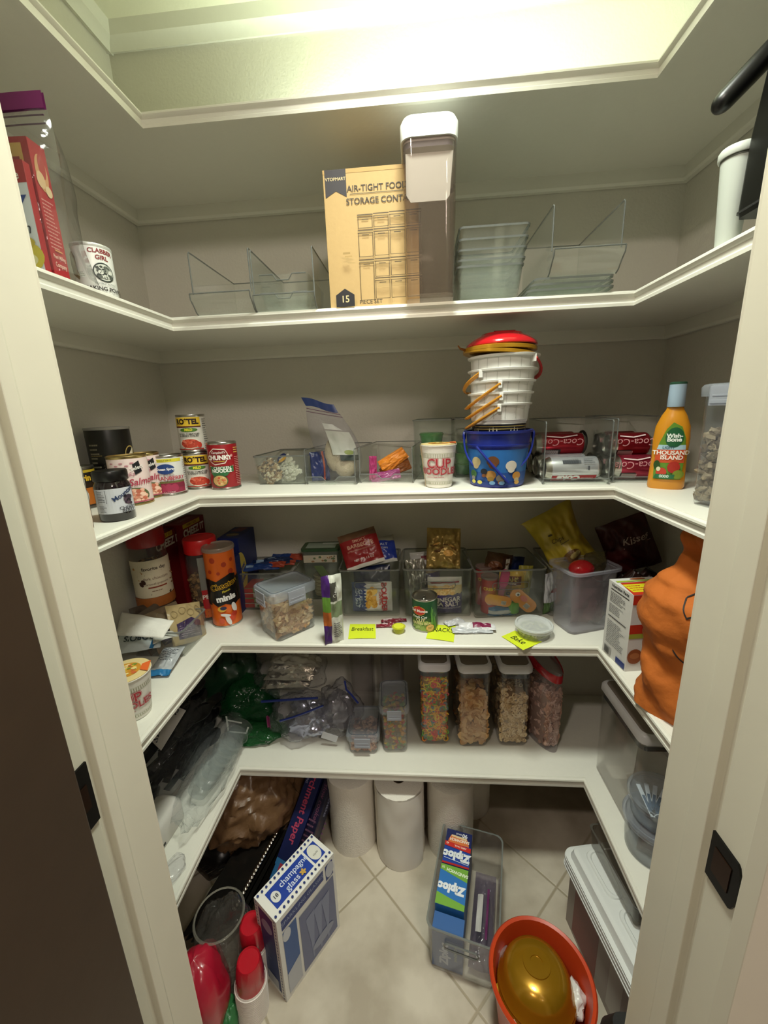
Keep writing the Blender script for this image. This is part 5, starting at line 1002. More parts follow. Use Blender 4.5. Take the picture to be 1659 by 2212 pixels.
def stackcan(label, p, r, h):
    def f(D, r, h): D.e(0, h*.42, r*.5, h*.16, 'd8d0c4'); D.e(0, h*.36, r*.34, h*.05, '3a2418'); D.t('CRISPS', 0, h*.70, .013, 'e0b43a', bold=.05)
    t = T('snack_canister', label, 'canister', p, -.15); b = MB(); b.lathe([(r*.98, 0), (r, .002), (r*.98, .005), (r*.98, h-.004), (r*1.0, h-.002)], mat('a8161c', .3), 36); bo = b.obj('canister_body', t)
    b = MB(); b.lathe([(r*1.03, h-.006), (r*1.05, h-.004), (r*1.05, h), (r*.97, h+.001), (r*.95, h-.0005), (.001, h-.0005)], clear('ddd6d0', .5, .2, .5, '9a8e86'), 36, cap=(0, 0)); b.obj('lid', t); D = Decal(cyl(r*.98)); f(D, r, h); D.obj(bo)
stackcan('red crisp canister with clear lid, at the front of the mixed snack bin', inb(P3, -.052, .042, .005), .026, .118); stackcan('red crisp canister standing behind its twin in the mixed snack bin', inb(P3, -.056, .098, .005), .026, .128)
inbin('clear bag of brown pretzels on top of the mixed snack bin', P3, -.018, .10, .10, .085, .075, .045, clear('d9c8b4', .25, .1, .8, '6a4228', .8), 90, roll=.2, name='pretzel_bag', wr=.006, deco=lambda D, w, h: (D.r(w*.2, h*.25, w*.38, h*.85, 'c9c4b8'), D.e(-w*.15, h*.45, w*.25, h*.25, '6a3c20')))
inbin('navy foil bag tucked behind the yellow snack pack', P3, .030, .12, .03, .07, .125, .03, '182450', 91, roll=.15, name='snack_bag')
inbin('yellow snack pack with dark red panel inside the mixed snack bin', P3, .020, .06, .012, .085, .118, .03, 'c9a428', 92, roll=.05, name='snack_bag', deco=lambda D, w, h: (D.r(-w*.36, h*.62, w*.30, h*.86, '6a1c1c'), D.t('AHS', -w*.02, h*.77, .018, 'd9c46a', bold=.05), D.t('Honey', -w*.02, h*.67, .012, 'e0d8c4', bold=.03, shear=.2), D.t('Cheesy', -w*.0, h*.38, .014, '3a2c1c', bold=.02)))
inbin('olive and gold snack bag standing at the far side of the mixed snack bin', P3, .060, .07, .01, .045, .13, .03, '8c8430', 93, roll=.08, name='snack_bag')
def fish(label, x, z, ro, w, h, seed, eye=False):
    t = T('orange_snack_tray', label, 'snack pack', M=Matrix.Translation(inb(P3, x, .012, z))@Matrix.Rotation(ro, 4, 'Y')); b = MB()
    L = [[(q[0], y, q[1]) for q in rr(w*s, h*s, h*.46*s, 0, 6)] for y, s in ((.014, .86), (.008, .94), (.002, 1), (.0, .98))]; b.loft(L, mat('e0902c', .3, 0, .3)); b.obj('tray_body', t)
    D = Decal(front()); D.r(w*.12, -h*.3, w*.30, h*.05, 'd9d4c8'); 
    for i in range(6): D.r(w*.13+i*w*.027, -h*.27, w*.14+i*w*.027, .0, '3a342c')
    if eye: D.e(-w*.30, h*.1, .007, .007, 'ece6da'); D.e(-w*.28, h*.1, .0035, .0035, '1c1814'); D.e(-w*.05, h*.15, .012, .009, 'd97a6a')
    D.obj(t)
fish('orange rounded snack tray in front of the red canisters', -.032, .052, .18, .082, .034, 1); fish('orange rounded snack tray with an eye print, slanting towards the deli tub', .045, .048, .75, .094, .044, 2, True)
inbin('blue and white snack pack lying lowest in the mixed snack bin', P3, -.062, .02, .012, .035, .09, .022, '2f6a9c', 94, roll=pi/2, name='snack_pack', paint=lambda u, v: 'c9ccd0' if .3 < u < .65 else None)
inbin('white snack pack above the blue one in the mixed snack bin', P3, -.058, .035, .042, .03, .085, .02, 'c4c8cc', 95, roll=pi/2, name='snack_pack')
t = T('fruit_cup', 'small lime green cup at the front of the mixed snack bin', 'cup', inb(P3, .018, .030, .004)); b = MB(); b.lathe([(.017, 0), (.021, .004), (.023, .03), (.021, .036)], mat('5fa02c', .3), 24); b.obj('cup_body', t); b = MB(); b.lathe([(.022, .036), (.022, .0375)], mat('6fae3c', .3), 24); b.obj('lid', t)
t = T('pink_spatula', 'bright pink rounded scoop sticking out of the mixed snack bin', 'scoop', M=Matrix.Translation(inb(P3, -.028, .014, .05))@Matrix.Rotation(.18, 4, 'Y')); b = MB(); PK = mat('c42a72', .25, 0, .3)
b.loft([[(q[0], y, q[1]+.075) for q in rr(.026*s, .056*s, .012*s, 0, 6)] for y, s in ((-.003, .9), (0, 1), (.006, 1), (.009, .9))], PK); b.obj('head', t); b = MB(); b.loft([[(q[0], y, q[1]+.030) for q in rr(.018, .050, .006, 0, 4)] for y in (0, .006)], mat('8c2a5a', .25)); b.obj('handle', t)
# bag strip right of the bin
a = A(1190, 1330, S3)
pouch('white and green packet squeezed between the snack bin and the tall tub', MX(Vector((a.x-.002, a.y+.02, S3)), .6), .05, .135, .022, 'c4c6cc', 96, paint=lambda u, v: '4a6a34' if v < .3 else ('a82c34' if .5 < v < .6 and u > .4 else None), name='snack_bag', wr=.006)
# ---- yellow bag slumping
a = B(1215, 1245, 1.215)
def yel(D, w, h): D.t('Chips', -w*.10, h*.60, .02, '3a3418', shear=.3); D.e(-w*.2, h*.72, .008, .004, '3a3418'); D.line([(-w*.1, h*.53), (w*.2, h*.55)], .0015, '3a3418'); D.e(.0, h*.34, w*.2, h*.09, '6a4a20'); D.e(.01, h*.35, w*.14, h*.04, 'a89a5c')
pouch('big crumpled yellow snack bag slumping over the bins below the soda shelf', Matrix.Translation((a.x+.045, 1.20, .995))@Matrix.Rotation(-.05, 4, 'Z')@Matrix.Rotation(-.10, 4, 'X')@Matrix.Rotation(-.52, 4, 'Y'), .165, .22, .09, mat('a89428', .38, .0, 0, .4, 30), 97, deco=yel, name='yellow_snack_bag', wr=.016, fr=.8, pinch=.5, nu=44, nv=44)
t = T('storage_bin', 'tall clear bin behind the plastic tub holding up the yellow bag', 'bin', (a.x+.01, 1.155, S3)); clear_box(.135, .19, .155, .012, t)
inbin('brown and clear snack bag filling the tall bin under the yellow bag', ((a.x+.01, 1.155, S3), 0, .135, .155), 0, .06, .006, .12, .14, .07, clear('c9b890', .4, .15, .6, '7a6a34', .6), 98, name='snack_bag')
# ---- green beans can
def f(D, r, h):
    D.r(-r*1.6, .007, r*1.6, h*.44, '3c5c30'); D.e(0, h*.20, r*.9, h*.15, '8aa44c'); D.dots(34, -r*.85, h*.09, r*.6, h*.33, .0048, ('7a9a3c', '9cb45a', 'a8bc6c', '5f7f2c'), 5)
    D.e(-r*.36, h*.66, r*.52, h*.135, 'd9a83a'); D.e(-r*.36, h*.66, r*.48, h*.12, 'b8281c'); D.t('Del Monte', -r*.36, h*.66, .0115, 'f0ece4', bold=.03); D.p([(-r*.5, h*.77), (-r*.3, h*.82), (-r*.1, h*.75)], 'b8281c')
    D.t('Fresh Cut', -r*.30, h*.48, .0105, 'e6ece0', shear=.3, bold=.02); D.t('CUT', -r*.22, h*.38, .013, 'e6d89a', bold=.02); D.t('GREEN BEANS', -r*.02, h*.285, .0105, 'e6d89a', bold=.02)
    for k in range(5): D.line([(r*(.62+.08*k), h*.10), (r*(.55+.07*k), h*.6-.004*k), (r*(.60+.1*k), h*.78-.006*k)], .0026, ('4f8a3c', '6aa04c', '3f7a34')[k % 3])
    D.e(r*.48, h*.16, r*.30, h*.10, 'd9a05a'); D.e(r*.48, h*.16, r*.24, h*.08, 'e0b878'); D.lines(r*.3, h*.12, r*.66, h*.2, 2, '6a4420', 2)
p, r, h, rz = rnd(918, 1367, 1297, 57, S3); tin('green vegetable can with a red shield, standing alone at the shelf front', p, r, h, '1e4c2c', rz=rz-.1, deco=f, tab=True)
# ---- sticky notes
def note(label, c, txt, size, rot):
    P = [A(x, y, S3+.0012) for x, y in c]; ctr = sum(P, Vector())/4
    def fn(u, v):
        p = P[0]*(1-u)*(1-v)+P[1]*u*(1-v)+P[2]*u*v+P[3]*(1-u)*v; q = p.copy(); over = max(0, YF-.012-p.y); q.z += .0015*sin(pi*u)*(1-v)+(.0 if not over else -.0)+ (over*.06); return q
    t = T('sticky_note', label, 'note', (0, 0, 0)); b = MB(); b.grid(fn, 12, 12, mat('d3e22a', .65)); o = b.obj('paper', t)
    D = Decal(lambda u, v, h: fn(u, v)+Vector((0, 0, h)), step=.1, h0=.0006); D.t(txt, .5, .40 if txt == 'Bake' else .62, size, '15151a', rot=rot, shear=.15, sx=.62, bold=.0); D.obj(t, 'handwriting'); return t
note('yellow sticky note with the handwritten word Breakfast', ((752, 1380), (812, 1379), (811, 1348), (756, 1348)), 'Breakfast', .36, 0)
note('yellow sticky note half under the green vegetable can', ((920, 1379), (980, 1387), (984, 1352), (930, 1348)), 'SNACKS', .38, .1)
note('yellow sticky note under the round deli tub, jutting over the shelf edge', ((1083, 1375), (1130, 1405), (1171, 1386), (1112, 1362)), 'Bake', .46, .0)
for o in [o for o in bpy.data.objects if o.name.startswith('sticky_note')]:
    pass
# ---- loose packets
for k, (x, y, rz, lb) in enumerate(((838, 1352, .10, 'dark red stick packet lying nearer the shelf edge'), (848, 1342, .13, 'dark red stick packet lying behind another, beside the yellow cup'))):
    a = A(x, y, S3+.004); pouch(lb, Matrix.Translation(a+Vector((-.035, 0, 0)))@Matrix.Rotation(rz, 4, 'Z')@Matrix.Rotation(pi/2, 4, 'Y')@Matrix.Rotation(pi/2, 4, 'Z'), .018, .078, .008, '7a1c2c', 110+k, paint=lambda u, v: 'c9b4b8' if .1 < v < .45 and u > .5 else None, name='stick_packet')
a = A(861, 1372, S3); t = T('jelly_cup', 'tiny yellow cup on the shelf beside the green can', 'cup', a+Vector((0, .018, 0))); b = MB(); b.lathe([(.013, 0), (.016, .003), (.018, .016), (.020, .017), (.020, .018)], clear('f0f0c0', .6, .15, .5, 'd3d83a'), 24); b.obj('cup_body', t); b = MB(); b.lathe([(.015, .018), (.015, .0195)], mat('d8dc3c', .35), 24); b.obj('film_lid', t)
for k, (x, y, rz, w_, c, lb) in enumerate(((1020, 1362, .04, .115, 'b9bcc0', 'silver bar packet lying nearest the shelf edge'), (1030, 1352, -.05, .105, 'd6d6d8', 'white and maroon bar packet lying behind the silver one'), (985, 1349, .5, .06, 'c9cacd', 'small white packet behind the green vegetable can'))):
    a = A(x, y, S3+.006+.004*(k == 1)); pouch(lb, Matrix.Translation(a+Vector((-w_/2, 0, 0)))@Matrix.Rotation(rz, 4, 'Z')@Matrix.Rotation(pi/2, 4, 'Y')@Matrix.Rotation(pi/2, 4, 'Z'), .030 if k != 1 else .036, w_, .011, c, 120+k, paint=(lambda u, v: '7a1f44' if .38 < v < .88 and .2 < u < .85 else None) if k == 1 else None, name='bar_packet')
# ---- deli tub with the cookie crumbs
a = A(1158, 1388, S3); r = .051; p = a+Vector((.004, r*.8, 0))
t = T('deli_tub', 'round shallow deli tub with milky lid on a yellow note', 'tub', p+Vector((0, 0, .003))); m = clear('fafbfa', .12, .12, .4, 'e0e3e0')
b = MB(); b.lathe([(r*.80, 0), (r*.84, .002), (r*.95, .026), (r*.93, .026), (r*.80, .003)], m, 40, cap=(1, 1)); b.obj('tub_body', t)
b = MB(); b.lathe([(r*.97, .022), (r*1.0, .022), (r*1.02, .030), (r*.98, .033), (r*.90, .033), (r*.87, .029), (.001, .029)], clear('f4f6f6', .46, .2, .4, 'eef2f4'), 44, cap=(0, 0)); b.obj('lid', t)
o = fill_round('pale green crumbs inside the round deli tub', 'crumbs', 'crumb_pieces', p_blob(.005, .004, .003, .7), 150, r*.80, .014, ('a8a86a', '8c9450', 'b8b48a', '7a7a4a'), p+Vector((0, 0, .0065)), 3, '8a8a5a')
# ---- tall milky tub
na = A(1240, 1379, S3); la = A(1298, 1369, S3); d = la-na; rz = atan2(d.y, d.x)+.02; h = B(1240, 1240, na.y).z-S3; w = .150
t = T('tall_tub', 'tall milky plastic tub holding a bag of red candy', 'tub', na+Vector((cos(rz), sin(rz), 0))*w*.42, rz); m = clear('f8f8fb', .12, .12, .5, 'dadae2')
b = MB(); cy = .058; b.loft([rr(w*.80, .085, .016, 0, 6, 0, cy), rr(w*.84, .092, .018, .006, 6, 0, cy), rr(w*.98, .112, .022, h-.006, 6, 0, cy), rr(w*.95, .108, .02, h-.006, 6, 0, cy), rr(w*.80, .088, .016, .008, 6, 0, cy)], m); bo = b.obj('tub_body', t)
b = MB(); b.loft([rr(w*.98, .112, .022, h-.010, 6, 0, cy), rr(w*1.10, .128, .028, h-.008, 6, 0, cy), rr(w*1.10, .128, .028, h-.001, 6, 0, cy), rr(w*1.06, .122, .026, h, 6, 0, cy), rr(w*.95, .108, .02, h-.002, 6, 0, cy)], clear('f0f0f5', .35, .2, .6, 'b8b8c2'), (0, 0)); b.obj('rim', bo)
M0 = Matrix.Translation(t.location)@Matrix.Rotation(rz, 4, 'Z')
pouch('clear wrapper with faint pink print crumpled inside the tall tub', M0@Matrix.Translation((.015, .055, .010)), .10, h*.86, .05, clear('e9dcdc', .25, .12, .8, 'a87c7c', .9, 25), 130, name='candy_wrapper', wr=.012, fr=1.5)
pouch('pale pink tissue-like wrapper at the bottom of the tall tub', M0@Matrix.Translation((.03, .05, .012))@Matrix.Rotation(.4, 4, 'Y'), .06, .07, .03, clear('ecd8d8', .35, .2, .6, 'c09090', .8, 25), 131, name='candy_wrapper', wr=.008)
t = T('red_candy_bag', 'shiny red candy bag poking above the tall tub', 'bag', M=M0@Matrix.Translation((-.012, .055, h-.012))); b = MB(); b.ball((0, 0, 0), (.036, .030, .024), mat('b81a24', .15, 0, .6, .5, 60), 24, 14, .05, 3); b.obj('bag_film', t)
pouch('clear bag of round brown candies beside the red candy bag', M0@Matrix.Translation((.045, .07, h-.05)), .07, .075, .05, clear('c9c0a8', .35, .1, .7, '5f5a3c', .8, 40), 132, name='candy_bag', wr=.006)
# ---- chocolate bars bin behind
a = A(1330, 1290, S3)
t = T('storage_bin', 'clear bin of dark chocolate bars in the shelf corner', 'bin', (.60, 1.10, S3), 0); clear_box(.19, .20, .14, .012, t)
R = random.Random(6)
for k in range(9):
    x = .525+.018*k; rz = .25*(R.random()-.5); nm = 'dark brown chocolate bar with gold stripe standing in the corner bin'
    M = Matrix.Translation((x-.01, 1.13+.05*R.random(), S3+.006+.008*R.random()))@Matrix.Rotation(rz-.3, 4, 'Z')@Matrix.Rotation(.5+.3*R.random(), 4, 'Y')
    pouch(nm, M, .045, .155+.02*R.random(), .012, ('2a1812', '38201a', '22140f')[k % 3], 140+k, paint=lambda u, v: 'a87a34' if .80 < u < .95 else None, deco=(lambda D, w, h: D.t('HERSHEYS', -.003, h*.5, .017, '9a8a7c', rot=pi/2, bold=.03)) if k % 3 == 1 else None, name='chocolate_bar', group='chocolate bars in the corner bin')
pouch('dark red snack bag with white script, upright in the shelf corner', Matrix.Translation((.672, 1.21, S3+.13))@Matrix.Rotation(-.15, 4, 'Z')@Matrix.Rotation(-.4, 4, 'Y'), .14, .17, .05, '3a0d0c', 150, deco=lambda D, w, h: (D.t('Kisses', .02, h*.62, .03, 'b8a8a0', shear=.3, bold=.01), D.line([(-.02, h*.5), (.06, h*.5)], .002, 'b8a8a0')), name='snack_bag', wr=.010)
# ---- white carton
n = A(1345, 1447, S3); fl = A(1297, 1400, S3); h = B(1353, 1283, n.y).z-S3; d = (fl-n).length
carton('white and yellow food carton with a nutrition panel, standing beside the orange cloth bag', (n.x+.055, n.y, S3), atan2(fl.y-n.y, fl.x-n.x)-pi/2, .11, d, h, 'd2d0cc', (lambda D, w, d, h: (D.r(-w/2, h*.5, w*.3, h*.62, 'b8321c'), D.r(-w/2, h*.44, w*.3, h*.5, '9aa03a'), D.e(-w*.32, h*.2, .018, .02, '8c4a24'), D.e(-w*.32, h*.21, .012, .008, 'a8683c'), D.r(-w/2, h*.88, w/2, h, 'c0301c')),
    lambda D, w, d, h: (D.p([(-w*.5, d*.0), (w*.5, d*.0), (w*.5, d*.72), (-w*.4, d*.72)], 'b8321c'), D.p([(-w*.42, d*.15), (w*.1, d*.15), (w*.1, d*.60), (-w*.42, d*.60)], 'd6cc22'), D.lines(-w*.38, d*.2, w*.05, d*.55, 3, 'b8321c', 4), D.r(-w*.45, d*.74, w*.5, d*.82, '9cb03a'), D.e(w*.1, d*.9, .02, .005, '8c4a24')),
    lambda D, w, d, h: (D.t('Nutrition Facts', d*.5, h*.955, .0105, '26262a', bold=.03), D.r(.012, h*.90, d-.012, h*.912, '26262a'), D.lines(.012, h*.74, d-.02, h*.88, 7, '55565a', 4), D.r(.012, h*.63, d-.012, h*.642, '26262a') if 0 else D.lines(.012, h*.60, d-.02, h*.72, 6, '66676b', 5), D.r(.012, h*.545, d-.012, h*.557, '26262a'), D.lines(.012, h*.18, d-.012, h*.50, 14, '66676b', 7), D.r(d*.62, h*.02, d*.98, h*.10, '2a3a7a'), D.r(d*.10, h*.03, d*.4, h*.14, 'a8a6a2'), [D.r(d*.12+i*.0022, h*.04, d*.12+i*.0022+.001, h*.13, '2a2a2c') for i in range(10)]), None))
# ---- orange cloth bag
t = T('cloth_bag', 'orange cloth bag with black drawn face lines, slumped upright at the shelf end', 'bag', (.572, .775, S3)); CLO = mat('b45f1a', .85, 0, 0, .6, 60)
prof = [(0, .100, .085, .0), (.02, .102, .088, 0), (.08, .101, .086, .0), (.13, .100, .082, .002), (.16, .106, .088, 0), (.20, .116, .096, -.002), (.25, .117, .098, .0), (.285, .100, .085, .012), (.31, .082, .07, .024), (.34, .075, .065, .03), (.375, .080, .07, .02), (.395, .070, .06, .02)]
def bagp(u, v):
    z = v*.395; k = 0
    while k < len(prof)-2 and prof[k+1][0] < z: k += 1
    a, b_ = prof[k], prof[k+1]; f = (z-a[0])/(b_[0]-a[0]); f = f*f*(3-2*f); rx = a[1]+(b_[1]-a[1])*f; ry = a[2]+(b_[2]-a[2])*f; ox = a[3]+(b_[3]-a[3])*f
    th = 2*pi*u; fold = .010*noise.noise(Vector((cos(th)*1.3, sin(th)*1.3, z*9+u*3)))*min(1, z*8+.3)+.006*abs(noise.noise(Vector((cos(th)*5, sin(th)*5, z*40+cos(th)*6))))+.009*noise.noise(Vector((cos(th)*2.2+5, sin(th)*2.2, z*22+cos(th)*2)))+.006*sin(z*60+cos(th)*4+sin(th*2)*2)*max(0, min(1, (.27-z)*9))+.008*sin(th*7)*max(0, z-.27)*6
    fold *= .75; return Vector((ox+(rx+fold)*cos(th), (ry+fold)*sin(th), z))
b = MB(); b.grid(bagp, 96, 90, CLO); b.loft([[bagp(i/40, 0) for i in range(40)]], CLO, (0, 1)); bo = b.obj('cloth', t, angle=75)
D = Decal(lambda u, v, h: (lambda p: p+Vector((p.x, p.y, 0)).normalized()*h)(bagp(u, v)), h0=.002, step=1)
for pts in ([(.595, .69), (.625, .61), (.67, .66)], [(.595, .69), (.63, .74), (.67, .70)], [(.66, .76), (.70, .70), (.75, .73)], [(.62, .38), (.66, .345), (.70, .34)], [(.60, .42), (.62, .38)]):
    F_ = []
    for (a, b1), (c, d) in zip(pts, pts[1:]): F_ += [(a+(c-a)*i/6, b1+(d-b1)*i/6) for i in range(6)]
    F_.append(pts[-1])
    for (a, b1), (c, d) in zip(F_, F_[1:]): D.b.add([D.fn(a, b1, .002), D.fn(c, d, .002), D.fn(c, d+.010, .002), D.fn(a, b1+.010, .002)], [(0, 1, 2, 3)], mat('1a120c', .7))
D.obj(bo, 'drawn_lines')
# ================================================================ lowest shelf (Z4)
S4 = Z4
GR = 'tall white lidded cereal canisters'
def pop_px(label, pl, pr, ty, fill, nm, d=.21, back=None):
    p, rz, w, h = edge(pl, pr, ty, S4); w += .012; pop_box(label, p, rz, w, d, h); return p, rz, w, h, d
RNG = ('e8b43a', 'e0603c', '7ab04c', 'e06060', 'ecd850', 'e8b43a', 'ec8a3c', '6a8a94')
p, rz, w, h, d = pop_px('tall canister with white lid full of multicoloured ring cereal', (911, 1611), (969, 1612), 1437, None, '')
fill_pieces(None, 'multicoloured ring cereal filling the tall white lidded canister', 'cereal', 'ring_cereal', p_ring(.0074, .0025), 500, w-.014, d-.02, h*.84, RNG, p+Vector((0, 0, .008)), rz, 2, '8c6a3c', y0=.010, shell=.010, tops=.12)
p, rz, w, h, d = pop_px('tall canister with white lid half full of square cereal', (994, 1617), (1055, 1616), 1441, None, '')
fill_pieces(None, 'tan square woven cereal in the middle tall canister', 'cereal', 'square_cereal', p_flake(.0125), 460, w-.014, d-.02, h*.58, ('d9ae7a', 'cc9c66', 'e4c08c', 'bc8c54'), p+Vector((0, 0, .008)), rz, 3, '7a5630', y0=.010, shell=.014, tops=.15)
p, rz, w, h, d = pop_px('tall canister with white lid of oat ring cereal, beside the red lidded pitcher', (1079, 1615), (1139, 1616), 1441, None, '')
fill_pieces(None, 'beige oat ring cereal heaped in the tall canister beside the red lidded pitcher', 'cereal', 'oat_cereal', p_ring(.0052, .0026), 620, w-.014, d-.02, h*.60, ('dcc294', 'ccae7e', 'e8d4ac', 'bc9e6c'), p+Vector((0, 0, .008)), rz, 4, '8a6c44', y0=.010, shell=.010, tops=.15, slope=-.02)
# red lidded pitcher of flakes
f0 = A(1200, 1628, S4); 
t = T('cereal_pitcher', 'milky cereal pitcher with slanted red pouring lid', 'container', (f0.x, f0.y+.004, S4), .42); hh = B(1200, 1478, f0.y).z-S4
m = clear('faf8fa', .10, .12, .4, 'd6ccd0'); L = []
def ov(w, d, z, tilt=0, n=36): return [(w/2*cos(2*pi*i/n), d/2+d/2*sin(2*pi*i/n), z+tilt*(d/2+d/2*sin(2*pi*i/n))) for i in range(n)]
b = MB(); W0, D0 = .062, .155
b.loft([ov(W0*.92, D0*.95, 0), ov(W0, D0, .008), ov(W0*1.15, D0*1.05, hh*.80, .18), ov(W0*1.22, D0*1.08, hh, .26), ov(W0*1.15, D0*1.04, hh, .26)], m, (1, 0)); b.obj('pitcher_body', t)
b = MB(); b.loft([ov(W0*1.22, D0*1.08, hh-.003, .26), ov(W0*1.30, D0*1.12, hh, .26), ov(W0*1.30, D0*1.12, hh+.018, .30), ov(W0*1.20, D0*1.06, hh+.024, .31), ov(W0*1.06, D0*.98, hh+.022, .31)], mat('a8101e', .25, 0, .3), (0, 0)); l = b.obj('red_lid', t)
b = MB(); b.loft([ov(W0*1.06, D0*.98, hh+.022, .31), ov(W0*.5, D0*.5, hh+.020+.012, .31)], clear('d8d0d0', .45, .2, .5, '9c9494'), (0, 1)); b.obj('lid_flap', l)
o = fill_pieces(None, 'pinkish brown flake cereal filling the red lidded pitcher', 'cereal', 'flake_cereal', p_flake(.009), 520, W0*.96, D0*.9, hh*.80, ('c9a490', 'bc9480', 'dab8a8', 'a8806e'), (f0.x, f0.y+.004, S4+.010), .42, 5, '8c6a58', y0=.012, shell=.014, tops=.1)
# two empty ones behind
for k, (x0, x1, lb) in enumerate(((752, 812, 'tall empty clear canister at the back, behind the small clip-lock box'), (822, 876, 'tall empty clear canister at the back, behind the ring cereal clip-lock box'))):
    a = A(x0, 1545, S4); c = A(x1, 1545, S4); t = T('tall_canister', lb, 'container', ((a.x+c.x)/2, 1.262, S4)); clear_box(.085, .085, .30, .016, t, 'canister_body', m=clear('f6f5f5', .07, .1, .5, 'b8b4b4'), taper=.003)
# clip-lock boxes
p, rz, w, h = edge((755, 1632), (815, 1633), 1596, S4); w += .012
t = T('food_container', 'small clip-lock box of pink brown cereal, lowest of the boxes on this shelf', 'container', p, rz); clip_box(w, .135, h+.012, t, clips='f')
fill_pieces(None, 'pink brown cereal bits inside the small clip-lock box', 'cereal', 'crisp_cereal', p_blob(.006, .005, .004, .6), 200, w-.016, .115, h*.55, ('b88a6c', 'a8745c', 'c99a7c', '94604c'), p+Vector((0, 0, .006)), rz, 6, '7a5040', y0=.010, shell=.010)
p, rz, w, h = edge((829, 1630), (880, 1629), 1535, S4); w += .014
t = T('food_container', 'taller clip-lock box of round coloured cereal', 'container', p, rz); clip_box(w, .135, h+.008, t, clips='f')
fill_pieces(None, 'yellow, red and green round cereal inside the taller clip-lock box', 'cereal', 'puffed_cereal', p_blob(.0068, .0062, .0058, .3, 8, 5), 260, w-.016, .115, h*.74, ('c9a62c', 'a8402c', '6a8a3c', 'b8801f', '7a6a4a'), p+Vector((0, 0, .006)), rz, 7, '7a5a30', y0=.010, shell=.012)
# ---- bags of foil and wrappings
def clump(label, c, r, m, seed, wr=.02, name='plastic_bag', part='bag_film', rot=0, cat='bag', k=.35, nu=44, nv=26, base=None, tiltx=0, rolly=0, fine=.28):
    """crumpled sack: a flattened creased ball resting on its base"""
    t = T(name, label, cat, M=Matrix.Translation(c)@Matrix.Rotation(rot, 4, 'Z')@Matrix.Rotation(tiltx, 4, 'X')@Matrix.Rotation(rolly, 4, 'Y'))
    def S(u, v):
        th = 2*pi*u; ph = pi*v; n = Vector((cos(th)*sin(ph), sin(th)*sin(ph), -cos(ph)))
        q = 1+k*(noise.noise(n*1.7+Vector((seed, 0, 0)))+.6*abs(noise.noise(n*3.6+Vector((0, seed, 0))))+fine*abs(noise.noise(n*8+Vector((0, 0, seed)))))
        z = -cos(ph); z = max(z, -.75+.1*noise.noise(n*3)); return Vector((r[0]*n.x*q, r[1]*n.y*q, r[2]*(z*q if z > -.7 else z)))
    b = MB(); b.grid(S, nu, nv, m); b.obj(part, t, angle=55); return t, S
FOIL = mat('ece8e2', .14, .95, 0, 1, 40)
c = A(620, 1560, S4)
t, S = clump('zipper bag of shiny silver foil packs piled at the back beneath the animal biscuits', Vector((-.455, 1.21, S4+.205)), (.125, .09, .062), clear('fcfcfc', .03, .08, .8, 'd0d0d4', .8, 40), 3.1, k=.35)
for k in range(4):
    y = -.03+.012*k; M = t.matrix_world@Matrix.Translation((-.085+.01*k, y, -.040+.026*k))@Matrix.Rotation(.06*(k-1), 4, 'Y')
    u = T('foil_pack', ['lowest silver foil pack inside the zipper bag', 'second silver foil pack inside the zipper bag', 'third silver foil pack inside the zipper bag', 'uppermost silver foil pack inside the zipper bag'][k], 'foil pack', M=M); S2_ = pouch_fn(.17, .075, .022, 10+k, .006, fr=2)
    b = MB(); b.grid(lambda a, v: S2_(a, v, -1).xzy if 0 else Vector((S2_(a, v, -1).x+.085, S2_(a, v, -1).z*.9-.03, S2_(a, v, -1).y*-1)), 30, 16, FOIL); b.grid(lambda a, v: Vector((S2_(a, v, 1).x+.085, S2_(a, v, 1).z*.9-.03, S2_(a, v, 1).y*-1)), 30, 16, FOIL); b.obj('foil', u, angle=60)
b = MB(); b.tube([t.matrix_world.inverted()@(Vector((-.53+.02*i, 1.125-.002*i, S4+.135+.0035*i))) for i in range(11)], .004, mat('1f2f7a', .3), 6); b.obj('blue_strip', t)
BLG = mat('b0b4c8', .16, .85, 0, 1, 40)
t, S = clump('clear zipper bag of blue grey foil wrapped pieces lying on the shelf', Vector((-.40, 1.145, S4+.072)), (.105, .07, .072), BAG, 5.7, k=.30, rot=.1)
u, _ = clump('crumpled blue grey foil pieces inside the lower zipper bag', Vector((-.375, 1.150, S4+.060)), (.072, .05, .055), BLG, 9.3, k=.5, name='foil_pieces', part='foil', cat='foil')
b = MB(); b.grid(lambda u, v: Vector((-.105+.012*u, -.055+.004*sin(u*5), .0+.045*v)), 3, 3, mat('7a2454', .3)); b.obj('purple_strip', t)
b = MB(); b.tube([(-.06+.018*i, -.062-.003*sin(i*.5), .030+.006*i) for i in range(9)], .0035, mat('1f2f7a', .3), 6); b.obj('blue_strip', t)
t, S = clump('clear zipper bag with a white card label, beside the small clip-lock box', Vector((-.275, 1.16, S4+.085)), (.068, .07, .085), BAG, 12.4, k=.32)
u, _ = clump('grey wrapped contents of the bag beside the small clip-lock box', Vector((-.275, 1.165, S4+.070)), (.045, .045, .062), mat('8c8a92', .25, .5, 0, .8, 30), 14.0, k=.5, name='foil_pieces', part='foil', cat='foil')
b = MB(); b.box((-.030, -.080, -.060), (.022, -.078, -.035), mat('c4c6cc', .5)); b.xf(Matrix.Rotation(.35, 4, 'Y')); b.obj('card_label', t, smooth=False)
b = MB(); b.tube([(.030, -.02, .125), (.035, -.03, .10), (.055, -.04, .085), (.075, -.045, .06)], .0035, mat('1f2f7a', .3), 6); b.obj('blue_strip', t)
